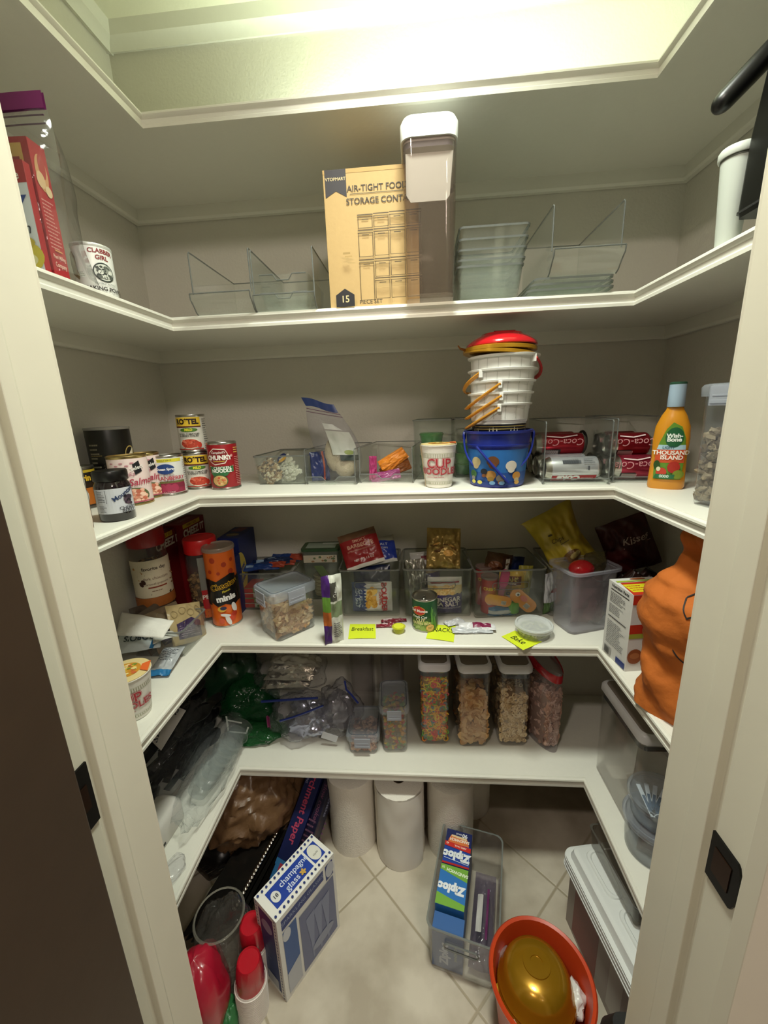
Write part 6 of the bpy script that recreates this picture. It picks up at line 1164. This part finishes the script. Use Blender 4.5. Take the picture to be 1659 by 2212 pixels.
# green produce bags
GRN = clear('4fa068', .22, .12, .8, '1f6a38', .8, 30)
t, S = clump('crumpled green plastic bag with white letters at the back of the shelf', Vector((-.605, 1.20, S4+.082)), (.10, .09, .085), GRN, 21.0, k=.35)
D = Decal(lambda u, v, h: (u, -.118-h, v), step=1); D.line([(-.03, .03), (-.03, -.03), (.03, -.035)], .006, 'c9ccc4'); D.line([(-.03, .015), (.02, .005)], .006, 'c9ccc4'); D.line([(.03, -.035), (.04, -.01)], .005, 'c9ccc4'); D.obj(t, 'letters')
clump('dark green plastic bag lying flat in front of the crumpled green one', Vector((-.55, 1.13, S4+.020)), (.09, .06, .026), clear('4aa05c', .3, .12, .8, '3f8a50', .8, 30), 23.0, k=.3)
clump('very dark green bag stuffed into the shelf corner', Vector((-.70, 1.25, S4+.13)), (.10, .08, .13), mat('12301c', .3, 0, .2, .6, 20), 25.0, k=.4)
# long clear rustling bag on the side shelf with stacked clear lids
t, S = clump('long clear plastic sleeve lying along the edge of the side shelf', Vector((-.625, .985, S4+.048)), (.055, .20, .050), clear('fcfdfd', .06, .08, .6, 'd8dcdc', .9, 35), 31.0, k=.30, rot=.05)
for k in range(7):
    u = T('clear_cup', 'clear ribbed plastic cup nested in the long plastic sleeve', 'cup', M=Matrix.Translation((-.625+.004*k, .86+.030*k, S4+.050))@Matrix.Rotation(-pi/2+.05, 4, 'X')@Matrix.Rotation(.05, 4, 'Y'), group='clear cups in the plastic sleeve')
    b = MB(); b.lathe([(.026, 0), (.038, .055), (.040, .056), (.040, .059), (.037, .058)], clear('f4f6f6', .07, .1, .6, 'c8cccc'), 28, cap=(1, 0)); b.obj('cup_body', u)
# black utensils in their bag
def utensil(label, M, kind, L=.17):
    t = T('plastic_spoon' if kind == 's' else 'plastic_fork' if kind == 'f' else 'plastic_knife', label, 'cutlery', M=M, group='black plastic cutlery in the clear bag')
    b = MB(); n = 14; BK = mat('0c0c0d', .12, 0, .5); L1 = []
    for i in range(n+1):
        f = i/n; y = f*L; wd = .006+.004*(1-f) if f < .60 else (.006+.016*sin(pi*min(1, (f-.60)/.40))**.7 if kind != 'k' else .011)
        dz = -.007*sin(pi*max(0, (f-.66)/.34)) if kind == 's' else .002*sin(f*6)
        L1.append([(-wd, y, .001), (0, y, dz), (wd, y, .001), (wd, y, .0026), (0, y, dz+.0016), (-wd, y, .0026)])
    b.loft(L1, BK); b.obj('bowl_and_handle' if kind == 's' else 'blade_and_handle', t); return t
R = random.Random(11)
for k in range(34):
    M = Matrix.Translation((-.790+.021*(k % 6)+.008*R.random(), .82+.06*R.random()+.03*(k % 3), S4+.045+.0052*k))@Matrix.Rotation(-.35+.5*R.random(), 4, 'Z')@Matrix.Rotation(.12*(R.random()-.3), 4, 'X')@Matrix.Rotation(.5*R.random(), 4, 'Y')
    utensil('black plastic cutlery piece loose in the clear bag below the side shelf edge', M, 'sfks'[k % 4], .19)
t, S = clump('big clear bag of black plastic cutlery with a handwritten card', Vector((-.735, .955, S4+.125)), (.085, .165, .11), clear('fdfdfd', .02, .06, .40, 'c0c4c8', .8, 30), 41.0, k=.16)
clump('dark grey plastic bag beneath the black cutlery', Vector((-.77, .80, S4+.045)), (.055, .07, .045), mat('23252b', .25, 0, .4, .6, 30), 43.0, k=.3)
P = [A(x, y, zz) for x, y, zz in ((348, 1622, .675), (402, 1535, .70), (372, 1522, .705), (318, 1592, .68))]
t = T('handwritten_card', 'white card with Spoons written by hand, lying on the black cutlery bag', 'card'); nrm = (P[1]-P[0]).cross(P[3]-P[0]).normalized()
if nrm.dot(Vector((0, -.3, 1))) < 0: nrm = -nrm
b = MB(); ms = (P[0]+P[1]+P[2]+P[3])/4; b.loft([P, [q+nrm*.0012 for q in P]], mat('b4b0ac', .6)); b.obj('card', t, smooth=False, bevel=.0005)
ux = (P[1]-P[0]+P[2]-P[3])/2; uy = (P[3]-P[0]+P[2]-P[1])/2
D = Decal(lambda u, v, h: ms+ux*u+uy*v+nrm*(.0012+h), step=1); D.t('SPOONS', 0, .02, .46, '1c1e34', shear=.1, sx=.52, bold=.015); D.b.xf(Matrix.Identity(4)); D.obj(t, 'handwriting')
# white rounded box at the end
a = A(352, 1872, S4); 
t = T('white_case', 'white rounded plastic case at the end of the side shelf', 'case', (-.655, .765, S4), 1.50); b = MB()
b.loft([rr(.15, .075, .018, 0, 5, 0, .04), rr(.152, .080, .02, .006, 5, 0, .04), rr(.150, .080, .02, .055, 5, 0, .04), rr(.136, .066, .018, .068, 5, 0, .04), rr(.12, .05, .014, .071, 5, 0, .04)], mat('cfcbc4', .4)); b.obj('case_body', t)
b = MB(); b.box((-.03, -.0012, .010), (-.012, .001, .016), BLKP); b.obj('slot', t, smooth=False)
clump('small crumpled clear wrapper at the very end of the side shelf', Vector((-.60, .70, S4+.012)), (.022, .030, .014), BAG2, 51.0, k=.3)
# ---- large canister on the other side shelf
t = pop_box('large clear canister with white rounded lid under the orange bag', Vector((.521, .945, S4)), -pi/2+.02, .215, .135, .295, lidcol='d9d9dc')
# deli tubs with clips
def rtub(label, p, r, h, m, lidm):
    t = T('round_tub', label, 'tub', p); b = MB(); b.lathe([(r*.80, 0), (r*.84, .003), (r*.95, h-.01), (r*.93, h-.01), (r*.80, .004)], m, 40, cap=(1, 1)); b.obj('tub_body', t)
    b = MB(); b.lathe([(r*.97, h-.014), (r*1.0, h-.014), (r*1.03, h-.004), (r*.99, h), (r*.92, h), (r*.89, h-.005), (.001, h-.005)], lidm, 44, cap=(0, 0)); b.obj('lid', t); return t
pc = Vector((.562, .805, S4)); m1 = clear('f4f6f8', .10, .12, .5, 'b4b8c0')
rtub('lower round tub stacked at the end of the side shelf', pc, .070, .098, m1, clear('eef0f4', .26, .15, .5, 'b4bac4'))
rtub('upper round tub of blue tipped strips stacked at the end of the side shelf', pc+Vector((.002, .004, .0985)), .066, .062, m1, clear('f4f6f8', .16, .12, .5, 'c4cad0'))
pouch('dark brown packet inside the lower round tub', MX(pc+Vector((-.005, -.03, .008)), -.6, .2), .085, .07, .03, '5a4a42', 160, name='snack_pack')
for k in range(6):
    u = T('white_strip', 'white and blue strip lying in the upper round tub', 'strip', M=Matrix.Translation(pc+Vector((.002, .004, .0985+.050)))@Matrix.Rotation(.35+.22*k, 4, 'Z')@Matrix.Translation((-.052, -.030+.012*k, 0)), group='strips in the upper round tub')
    b = MB(); b.box((0, 0, 0), (.085, .009, .002), mat('c9d0d6', .4)); b.obj('strip', u, smooth=False); b = MB(); b.box((.012, .0015, .002), (.055, .0075, .0026), mat('34506c', .4)); b.obj('blue_inlay', u, smooth=False)
for k in range(2): carton(['flat white and orange box at the front end of the side shelf', 'small dark red box under the white and orange one'][1-k], (.655, .645, S4+.002+.0*k+(.032 if k else 0)), .1, .14, .06, .028, ('7a2a22', 'c9692c')[k], (lambda D, w, d, h: D.r(-w/2, 0, w/2, h*.4, 'ccd0ca'), None, None, None) if k else None)
# ================================================================ floor
def fl(x, y): return A(x, y, FZ)
# paper towels
TW = mat('e2dcd2', .9, 0, 0, .6, 220)
def towel(label, x, y, w, tuck=0):
    p, r, h, rz = rnd(x, y, y-150, w, FZ); h = .284
    t = T('paper_towel_roll', label, 'paper towel', p, rz)
    b = MB(); n = 48; L = []
    for j in range(13):
        z = h*j/12; L.append([((r*(1-.012*(j in (0, 12)))+.0009*sin(i*3+j))*cos(2*pi*i/n), (r+.0009*sin(i*2+j*1.7))*sin(2*pi*i/n), z) for i in range(n)])
    L.append([(r*.96*cos(2*pi*i/n), r*.96*sin(2*pi*i/n), h+.001) for i in range(n)]); L.append([(.021*cos(2*pi*i/n), .021*sin(2*pi*i/n), h+.001) for i in range(n)]); L.append([(.021*cos(2*pi*i/n), .021*sin(2*pi*i/n), h-.08) for i in range(n)])
    b.loft(L, TW, (1, 1)); b.obj('paper', t)
    b = MB(); b.lathe([(.021, h-.1), (.0212, h+.0012), (.0195, h+.0012), (.0195, h-.1)], mat('6a5844', .8), 28, cap=(0, 0)); b.obj('cardboard_core', t)
    if tuck:   # loose torn sheet end with a point at the bottom
        b = MB()
        def S(u, v):
            a = -2.6+2.0*u; q = r+.0022+.004*u+.003*noise.noise(Vector((u*4, v*4, 2))); z = h*v-(0 if u < .5 else 0); z = max(.0, h*(.02+.98*v)-.012*u*(1-v)); return Vector((q*cos(a), q*sin(a), z))
        b.grid(S, 20, 16, mat('ddd8d0', .9)); b.obj('loose_sheet', t)
    return t
towel('paper towel roll nearest the parchment box', 770, 1852, 103); towel('middle paper towel roll with a loose sheet', 868, 1881, 108, 1); towel('paper towel roll behind the clear bin of storage bag boxes', 972, 1866, 102); towel('rearmost paper towel roll against the back wall', 1016, 1770, 82)
# champagne glasses box
n0 = fl(620, 2165); l0 = fl(575, 2130); r0_ = fl(728, 2010); hz = B(608, 1995, n0.y).z-FZ
dl = r0_-n0; rz = atan2(dl.y, dl.x); w = dl.length+.012; d = .088
def cb(D, w, d, h):
    D.r(-w/2, 0, w/2, h, 'dcdcd8'); D.r(-w/2+.012, h-.045, w*.28, h-.012, '2a3a78'); D.t('SPARKLING GLASSES', -w*.08, h-.028, .015, '8a94b4', bold=.01); D.r(w*.32, h-.060, w/2-.008, h-.010, '2a3a78'); D.e(w*.40, h-.034, w*.075, .024, 'b8bcc8')
    D.r(-w/2+.012, .016, -w*.22, h-.052, '3a5a94'); D.r(-w*.18, .016, w/2-.010, h-.066, '6a7090'); D.p([(-w/2+.012, .016), (-w*.22, .016), (-w*.22, h*.36), (-w/2+.012, h*.30)], 'b4b8c0'); D.e(-w*.38, h-.068, .012, .020, 'c4c8d0')
    for k in range(3): x = w*(.0+.14*k); D.p([(x-.016, h*.64), (x+.014, h*.66), (x+.004, h*.30), (x+.001, h*.10), (x-.004, h*.10), (x-.006, h*.30)], '8088a4')
    D.e(w*.18, h*.20, w*.2, h*.06, '8c92a8')
def ct(D, w, d, h):
    D.r(-w/2, 0, w/2, d, 'e2e0da'); D.r(-w*.40, d*.22, w*.22, d*.80, '1c3c98'); D.r(w*.25, d*.22, w*.44, d*.80, '1c3c98'); D.e(w*.345, d*.51, w*.085, d*.27, 'd8d6cc'); D.t('style', w*.345, d*.46, .009, '6a6a62', rot=.0)
    D.e(-w*.325, d*.50, .0115, .0150, 'd8d8d4'); D.t('18', -w*.325, d*.50, .014, '3a3a44', bold=.02); D.t('champagne', w*.010, d*.62, .0225, 'd0d8ec', bold=.01, sx=.90); D.t('glass', -w*.085, d*.38, .0225, 'd0d8ec', bold=.01)
    for a in range(5): D.e(w*.08+.005*cos(a*1.26), d*.36+.005*sin(a*1.26), .0045, .0028, 'c9a04a', 8, rot=a*1.26)
    n = 15
    for i in range(n):
        u = -w/2+w*(i+.5)/n; D.e(u, d*.10, .0030, .0036, '1f2f6a', 10); D.h -= D.dh; D.e(u, d*.91, .0030, .0036, '1f2f6a', 10); D.h -= D.dh
    D.h += D.dh
def cs(D, w, d, h):
    D.r(0, 0, d, h, 'dcdcd8'); D.r(d*.18, h*.05, d*.82, h*.96, '24386c'); D.e(d*.5, h*.80, d*.24, h*.07, '8a90a8'); D.t('clink', d*.40, h*.45, .024, '5a6a94', rot=-pi/2, shear=.2); D.r(d*.24, h*.06, d*.72, h*.18, 'a8acb4')
    for i in range(26): D.e(d*.09, h*(i+.5)/26, .0028, .0024, '24386c', 8); D.h -= D.dh; D.e(d*.91, h*(i+.5)/26, .0028, .0024, '24386c', 8); D.h -= D.dh
    D.h += D.dh
m = (n0+r0_)/2; carton('blue and white champagne glass box with dotted borders, standing on the tiles', (n0.x+cos(rz)*w/2, n0.y+sin(rz)*w/2, FZ), rz, w, d, hz, 'dcdcd8', (cb, ct, cs, None))
# parchment paper box leaning back beside it
top = Vector((-.312, 1.215, .372)); bot = Vector((-.447, .905, FZ+.018)); ax = (top-bot); L = ax.length; az = ax.normalized(); axx = Vector((az.y, -az.x, 0)).normalized(); ayy = az.cross(axx)
Mp = Matrix((axx.to_4d(), ayy.to_4d(), az.to_4d(), (0, 0, 0, 1))).transposed(); Mp = Matrix(((axx.x, ayy.x, az.x, bot.x), (axx.y, ayy.y, az.y, bot.y), (axx.z, ayy.z, az.z, bot.z), (0, 0, 0, 1)))
def parch(name, lb, M, col, txt, w=.058, d=.058, LL=L):
    t = T(name, lb, 'box', M=M); b = MB(); b.box((-w/2, -d/2, 0), (w/2, d/2, LL), mat(col, .3)); b.obj('box_body', t, smooth=False, bevel=.001)
    for s in (-1, 1):
        D = Decal((lambda u, v, h: (u, -d/2-h, v)) if s < 0 else (lambda u, v, h: (-u, d/2+h, v)), step=1); txt(D, w, LL); D.obj(t, 'front_panel')
    D = Decal(lambda u, v, h: (w/2+h, u, v), step=1); D.t('KITCHENS', 0, LL*.62, .017, '8c90b0', rot=-pi/2, bold=.02); D.t('parchment paper', -.012, LL*.40, .012, '7a3a54', rot=-pi/2); D.obj(t, 'side_panel')
def ptx(D, w, L): D.r(-w/2, 0, w/2, L, '121a48'); D.r(-w/2, L*.04, w/2, L*.16, '2f6a9c'); D.r(-w*.2, L*.05, w*.4, L*.14, 'a83448'); D.t('Parchment Paper', .002, L*.50, .036, 'b0405c', rot=-pi/2, bold=.02, sx=.88); D.t('Reynolds', .021, L*.80, .013, 'a8a8c0', rot=-pi/2, shear=.2); D.t('KITCHENS', -.021, L*.68, .012, 'a8a8c0', rot=-pi/2)
parch('parchment_box', 'long dark blue parchment paper box leaning behind the champagne glass box', Mp, '101640', ptx)
Mq = Matrix.Translation((.046, -.030, -.0))@Mp
parch('foil_box', 'second long navy box leaning beside the parchment paper box', Mq, '14122a', lambda D, w, L: (D.t('slow cooker', 0, L*.6, .022, '6a3a54', rot=-pi/2, shear=.2), D.lines(-.02, L*.3, .02, L*.5, 6, '5a3a50', 3)), w=.03, d=.05, LL=L*.93)
# brown bag under the shelf
t, S = clump('large crinkled brown plastic bag under the lowest shelf', Vector((-.61, 1.12, .215)), (.175, .17, .165), mat('6a4e34', .38, 0, .1, 1, 26), 61.0, k=.24, nu=110, nv=64, fine=.55)
clump('black plastic tray bundle beneath the brown bag', Vector((-.70, 1.10, FZ+.04)), (.09, .15, .045), mat('0e0c0b', .35), 66.0, k=.15, name='black_bundle', part='bundle', cat='bundle')
# stacked trays with a silver beaded rim, leaning
def leantray(label, k, c0, c1, col, bead):
    t = T('serving_tray', label, 'tray', (0, 0, 0)); b = MB(); a = c0; e_ = c1; d_ = (e_-a); nrm = Vector((-.45, .25, .35)); up = Vector((-.13, -.05, -.035))
    q = [a, e_, e_+up, a+up]; q2 = [p_+Vector((.004, -.002, .001)) for p_ in q]; b.loft([q, q2], mat(col, .2, .2, .5)); b.obj('tray_plate', t, smooth=False)
    if bead:
        n = 26; b = MB()
        for i in range(n): b.ball(a.lerp(e_, (i+.5)/n)+Vector((.004, -.004, .003)), (.0062, .0062, .0045), mat('d9d4cc', .12, 1), 8, 5)
        b.obj('beaded_rim', t)
for k in range(4):
    o = Vector((.011*k, .002*k, -.012*k)); c0 = B(502, 1965, .80)+o; c1 = B(612, 1768, 1.04)+o
    leantray(['clear serving tray with a silver beaded rim, leaning by the champagne glass box', 'black serving tray leaning just under the beaded one', 'black serving tray second under the beaded one', 'lowest black serving tray, next to the parchment box'][k], k, c0, c1, ('1a1816', '141210', '1a1816', '12100e')[k], k == 0)
t = T('cutlery_pack', 'clear pack of silver plastic cutlery below the brown bag', 'pack', M=Matrix.Translation(B(490, 1890, .98)+Vector((-.0, .03, .035)))@Matrix.Rotation(-.5, 4, 'Z')@Matrix.Rotation(-.5, 4, 'X')); b = MB()
b.loft([rr(.10*s, .24*s, .01, z) for s, z in ((.96, 0), (1, .004), (1, .026), (.94, .030))], clear('d0ccc8', .10, .08, .9, '5a5450')); b.obj('tray_lid', t)
for k in range(5): b = MB(); b.box((-.035+.016*k, -.10, .006), (-.028+.016*k, .0+.02*(k % 2), .010), mat('a8a49c', .15, 1)); b.box((-.038+.016*k, -.11, .006), (-.025+.016*k, -.075, .009), mat('b8b4ac', .15, 1)); b.obj('cutlery', t, smooth=False, bevel=.001)
b = MB(); b.box((-.0, .02, .0305), (.048, .085, .0315), mat('c4bfb4', .5)); b.obj('paper_sticker', t, smooth=False)
for k in range(2): 
    c = B(505+18*k, 1862-8*k, .97); t = T('foil_disc', ['round white foil lid leaning under the brown bag', 'small round white lid beside the clear cutlery pack'][k], 'lid', M=Matrix.Translation(c)@Matrix.Rotation(1.1, 4, 'X')); b = MB(); b.lathe([(.014, -.002), (.015, 0), (.014, .002)], mat('bdb8ae', .4), 20); b.obj('disc_body', t)
# grey clear bag with wine-coloured cups
t, S = clump('grey see-through plastic bag hanging over the red cups', Vector((-.520, .715, .165)), (.066, .08, .125), clear('d8d6d4', .22, .12, .9, '6a6660', .9, 22), 71.0, k=.2, nu=50, nv=34)
b = MB(); b.lathe([(.060, .10), (.063, .103), (.060, .107), (.057, .104)], clear('e0ded8', .35, .1, .9, 'a8a498'), 30, cap=(0, 0)); b.obj('gathered_rim', t)
def cupstack(label, p, r, h, tilt, seed, redh=.07):
    t = T('red_cup_stack', label, 'cups', M=Matrix.Translation(p)@Matrix.Rotation(tilt[0], 4, 'Y')@Matrix.Rotation(tilt[1], 4, 'X')); n = int((h-redh)/.006)
    P = [(r*1.12, 0)]
    for i in range(n): z = .006*i; P += [(r*1.14, z+.001), (r*1.14, z+.004), (r*1.09, z+.005)]
    z = h-redh; b = MB(); b.lathe(P+[(r*1.05, z)], mat('dcd4cc', .4), 32); b.obj('stacked_rims', t)
    b = MB(); b.lathe([(r*1.04, z), (r*.98, z+redh*.35), (r*.99, z+redh*.38), (r*.86, z+redh*.9), (r*.78, h), (r*.70, h-.004)], mat('b01626', .22, 0, .4), 32); b.obj('topmost_cup', t)
cupstack('red cup stack upside down, nearer the champagne glass box', Vector((-.432, .655, FZ)), .034, .175, (.05, .0), 1); cupstack('red cup stack upside down behind the nearer one', Vector((-.448, .725, FZ)), .034, .195, (.04, .05), 2)
t, S = clump('big bundle of red cups wrapped in clear film beside the white jamb', Vector((-.535, .620, .155)), (.062, .075, .125), mat('a81830', .3, 0, .4, .5, 18), 77.0, k=.12, name='red_cup_bundle', part='red_cups', cat='cups')
clump('strip of green and clear wrapping at the foot of the red cups', Vector((-.475, .625, FZ+.03)), (.022, .03, .035), mat('2f6a3c', .4, 0, .2, .5, 30), 79.0, k=.3, name='plastic_wrap', part='wrap', cat='wrapping')
# clear bin of storage bag boxes
n0 = fl(924, 2094); r1_ = fl(1070, 2151); d1 = r1_-n0; rz = atan2(d1.y, d1.x); w = d1.length+.008; h = B(912, 1997, n0.y).z-FZ-.006; d = .285
p = (n0+r1_)/2; t = T('storage_bin', 'long clear handled bin on the floor holding storage bag boxes', 'bin', p, rz); clear_box(w, d, h, .022, t, m=clear('fafafa', .04, .05, .6, 'd4d4d8'), taper=.008)
b = MB(); b.tube([(q[0], -.003, q[1]+h*.74) for q in rr(.085, .020, .009, 0, 6)], .0022, RIM, 6, True); b.obj('handle_slot', t)
MB0 = Matrix.Translation(p)@Matrix.Rotation(rz, 4, 'Z')
def zip_(D, cx, cy, s, rot=pi): D.t('Ziploc', cx, cy, s, 'e4e8ee', rot=rot, bold=.07, shear=.08)
def top1(D, w, d, h):
    D.r(-w/2, 0, w/2, d, '1a3f9c'); D.r(-w/2, d*.60, w/2, d, '14205a'); D.t('90', w*.22, d*.90, .016, 'e6e6ea', rot=pi, bold=.03); D.t('BAGS', -w*.02, d*.91, .007, 'e6e6ea', rot=pi, bold=.01); D.p([(-w*.40, d*.60), (w*.42, d*.60), (w*.38, d*.72), (w*.30, d*.83), (-w*.3, d*.84), (-w*.38, d*.70)], 'd9743c'); D.p([(-w*.3, d*.80), (w*.32, d*.76), (w*.3, d*.83), (-w*.28, d*.85)], 'e0c49a')
    D.t('SANDWICH', w*.04, d*.72, .0115, 'f0e6d8', rot=pi, bold=.04, sx=.95); D.p([(-w/2, d*.50), (w/2, d*.44), (w/2, d*.57), (-w/2, d*.63)], 'c8281f'); D.t('ABRE FACIL', w*.1, d*.54, .007, 'f0d8cc', rot=pi-.06, bold=.02); D.t('43', -w*.40, d*.575, .008, 'f0d8cc', rot=pi, bold=.02); zip_(D, 0, d*.27, .030); D.line([(-w*.45, d*.16), (w*.46, d*.10), (w*.46, d*.36), (w*.2, d*.38)], .0016, 'c8d4ec'); D.r(-w/2, 0, w/2, d*.05, 'b02018')
def top2(D, w, d, h):
    D.r(-w/2, 0, w/2, d, '2a70b8'); D.p([(-w/2, d*.86), (w/2, d*.68), (w/2, d), (-w/2, d)], '74a83c'); D.t('SANDWICH', w*.12, d*.86, .0115, 'e0ecd0', rot=pi-.10, bold=.04); D.t('20', -w*.40, d*.92, .008, 'e0ecd0', rot=pi, bold=.02); zip_(D, -.002, d*.44, .028); D.p([(-w/2, 0), (w/2, 0), (w/2, d*.14), (0, d*.20), (-w/2, d*.28)], '74a83c')
def top3(D, w, d, h): D.r(-w/2, 0, w/2, d, '35609c')
hb = h-.006
for k, (y0, dd, tp, cc, lb) in enumerate(((.168, .105, top1, '14306c', 'navy and red storage bag box at the far end of the floor bin'), (.058, .103, top2, '24609c', 'green and blue storage bag box in the middle of the floor bin'))):
    carton(lb, None, 0, .078, dd, hb-.01+.008*k, cc, (None, tp, None, None), M=MB0@Matrix.Translation((-w*.5+.052, y0, .006)), name='storage_bag_box')
carton('blue storage bag box standing at the near end of the floor bin', None, 0, .080, .040, hb-.02, '3a62a0', (lambda D, w, d, h: (D.r(-w/2, 0, w/2, h, '3a5a94'), D.t('Ziploc', -.008, h*.42, .030, 'b4c0d8', rot=pi/2, bold=.05), D.t('SANDWICH', .022, h*.5, .010, '9ab08a', rot=pi/2)), top3, None, None), M=MB0@Matrix.Translation((-w*.5+.054, .012, .006)), name='storage_bag_box')
pouch('clear and purple zipper bag pack lying in the free half of the floor bin', MB0@Matrix.Translation((w*.5-.045, .02, .030))@Matrix.Rotation(-pi/2, 4, 'X')@Matrix.Translation((0, 0, 0)), .062, .235, .045, clear('ece8f0', .24, .12, .9, '6a6678', .8, 20), 170, name='bag_pack', deco=lambda D, w, h: (D.r(w*.12, h*.25, w*.22, h*.78, '6a2c5c'), D.r(-w*.3, h*.3, -w*.05, h*.7, 'c4c0bc')))
# red basket
cB = Vector((.262, .650, FZ)); R1 = .108
t = T('round_basket', 'round orange red plastic basket on the floor', 'basket', cB); RB = mat('c0401c', .35, 0, .1); b = MB()
b.lathe([(.080, 0), (.086, .004), (R1*.97, .185), (R1*1.0, .19), (R1*1.05, .192), (R1*1.06, .199), (R1*1.03, .203), (R1*.97, .200), (R1*.94, .185), (.080, .006)], RB, 56); b.obj('basket_body', t)
t = T('gold_bowl', 'upturned shiny gold plastic bowl in the red basket', 'bowl', M=Matrix.Translation(cB+Vector((-.008, .004, .150)))@Matrix.Rotation(-.10, 4, 'X')); GB = mat('a87a18', .22, .55, .3); b = MB()
b.lathe([(.084, 0), (.086, .003), (.083, .010), (.084, .013), (.078, .022), (.074, .040), (.064, .058), (.048, .068), (.030, .071), (.0295, .0735), (.014, .074), (.0135, .072), (.001, .072)], GB, 52); b.obj('bowl_body', t)
R = random.Random(5)
for k, (dx, dy, dz, c, lb, met) in enumerate(((-.075, .055, .125, 'b9b6b8', 'silver foil wrapper at the far side of the red basket', 1), (-.088, .0, .118, 'c9a82c', 'yellow wrapper edge between the gold bowl and the basket', 0), (-.072, -.058, .12, 'a8a6a6', 'silver foil wrapper crumpled at the near side of the gold bowl', 1), (.088, -.008, .13, 'd8d6d4', 'white tag lying along the inner side of the red basket', 0), (.005, -.098, .10, 'b4b4b0', 'clear plastic wrapper below the gold bowl', 1), (-.03, -.09, .07, '3a1c4a', 'dark purple wrapper deep in the red basket', 0))):
    clump(lb, cB+Vector((dx*.84, dy*.84, dz+.020)), (.020, .028, .022), mat(c, .3, .7 if met else 0, .3, .7, 60), 80+k*3.1, k=.4, name='candy_wrapper', part='wrapper', cat='wrapper', nu=22, nv=14)
carton('flat dark red box lying in the basket beside the gold bowl', None, 0, .075, .012, .10, '96141a', None, M=Matrix.Translation(cB+Vector((.062, -.062, .060)))@Matrix.Rotation(.5, 4, 'Z')@Matrix.Rotation(.25, 4, 'X'), name='candy_box')
# stack of white foam trays on a carton
Mf = Matrix.Translation((.384, .895, 0))@Matrix.Rotation(.17, 4, 'Z')
zb = .262
carton('brown and red carton under the white foam boxes', None, 0, .235, .30, zb-FZ-.002, '7a6458', (lambda D, w, d, h: D.r(-w/2, h*.2, w/2, h*.8, '6a1c1c'), None, lambda D, w, d, h: (D.r(0, 0, d, h, '8c8078'), D.r(d*.1, h*.05, d*.45, h*.95, '6f2a24'), D.r(d*.6, h*.1, d*.75, h*.9, 'a39c92')), None), M=Matrix.Translation((.392, .895, FZ))@Matrix.Rotation(.17, 4, 'Z')@Matrix.Translation((.135, -.315, 0)), name='cardboard_carton')
FM = mat('d0d2d0', .55, 0, 0, .1, 300)
for k in range(6):
    s = k == 5
    t = T('foam_box', ['lowest white foam box of the stack', 'second white foam box of the stack from below', 'third white foam box of the stack', 'fourth white foam box of the stack', 'fifth white foam box of the stack', 'topmost white foam box with pressed panels in its lid'][k], 'foam box', M=Mf@Matrix.Translation((.125+.001*(k % 2), -.155-.0015*(k % 3), zb+.0068*k)), group='stacked white foam boxes'); w, d = .245, .315
    b = MB(); b.loft([rr(w-.01, d-.01, .022, 0), rr(w, d, .026, .002), rr(w, d, .026, .005), rr(w-.006, d-.006, .024, .0064)]+([rr(w-.022, d-.022, .02, .0068), rr(w-.034, d-.034, .016, .026), rr(w-.044, d-.044, .014, .029)] if s else []), FM); b.obj('box_shell', t)
    if s:
        b = MB()
        for y0, y1 in ((-.125, -.008), (.010, .125)): b.loft([[(x, y+(y0+y1)/2, z) for x, y, z in rr(.165*q, (y1-y0)*q, .02, z)] for q, z in ((1, .0285), (.97, .0325), (.90, .0325), (.87, .0298))], FM, (0, 1))
        b.obj('pressed_panels', t)
# smoky clear bin on the foam boxes
c0 = (Mf@Vector((.115, -.080, zb+.0072*5+.033)))
t = T('storage_bin', 'smoky clear bin tilted on top of the white foam boxes', 'bin', M=Matrix.Translation(c0+Vector((.045, -.13, .008)))@Matrix.Rotation(.10, 4, 'Z')@Matrix.Rotation(-.06, 4, 'X')); clear_box(.16, .20, .055, .012, t, m=clear('e0ded8', .10, .08, .7, 'a8a49c'), rimm=mat('4a4640', .25, 0, .3))
# black tote at the very front
t = T('black_tote', 'black bag with a stiff loop handle, on the floor beside the basket', 'bag', (.425, .535, FZ)); b = MB()
b.loft([[(x, y, z) for x, y, _ in rr(a_, c_, .02, 0)] for a_, c_, z in ((.16, .09, 0), (.17, .10, .04), (.15, .085, .24), (.13, .05, .29))], mat('12100e', .7, 0, 0, .3, 60)); b.obj('bag_body', t)
b = MB(); b.tube([(-.045+.09*i/16, 0, .290+.14*max(0, sin(pi*i/16))**.6) for i in range(17)], .008, mat('0a0908', .5), 10, flat=.6); b.obj('handle', t)
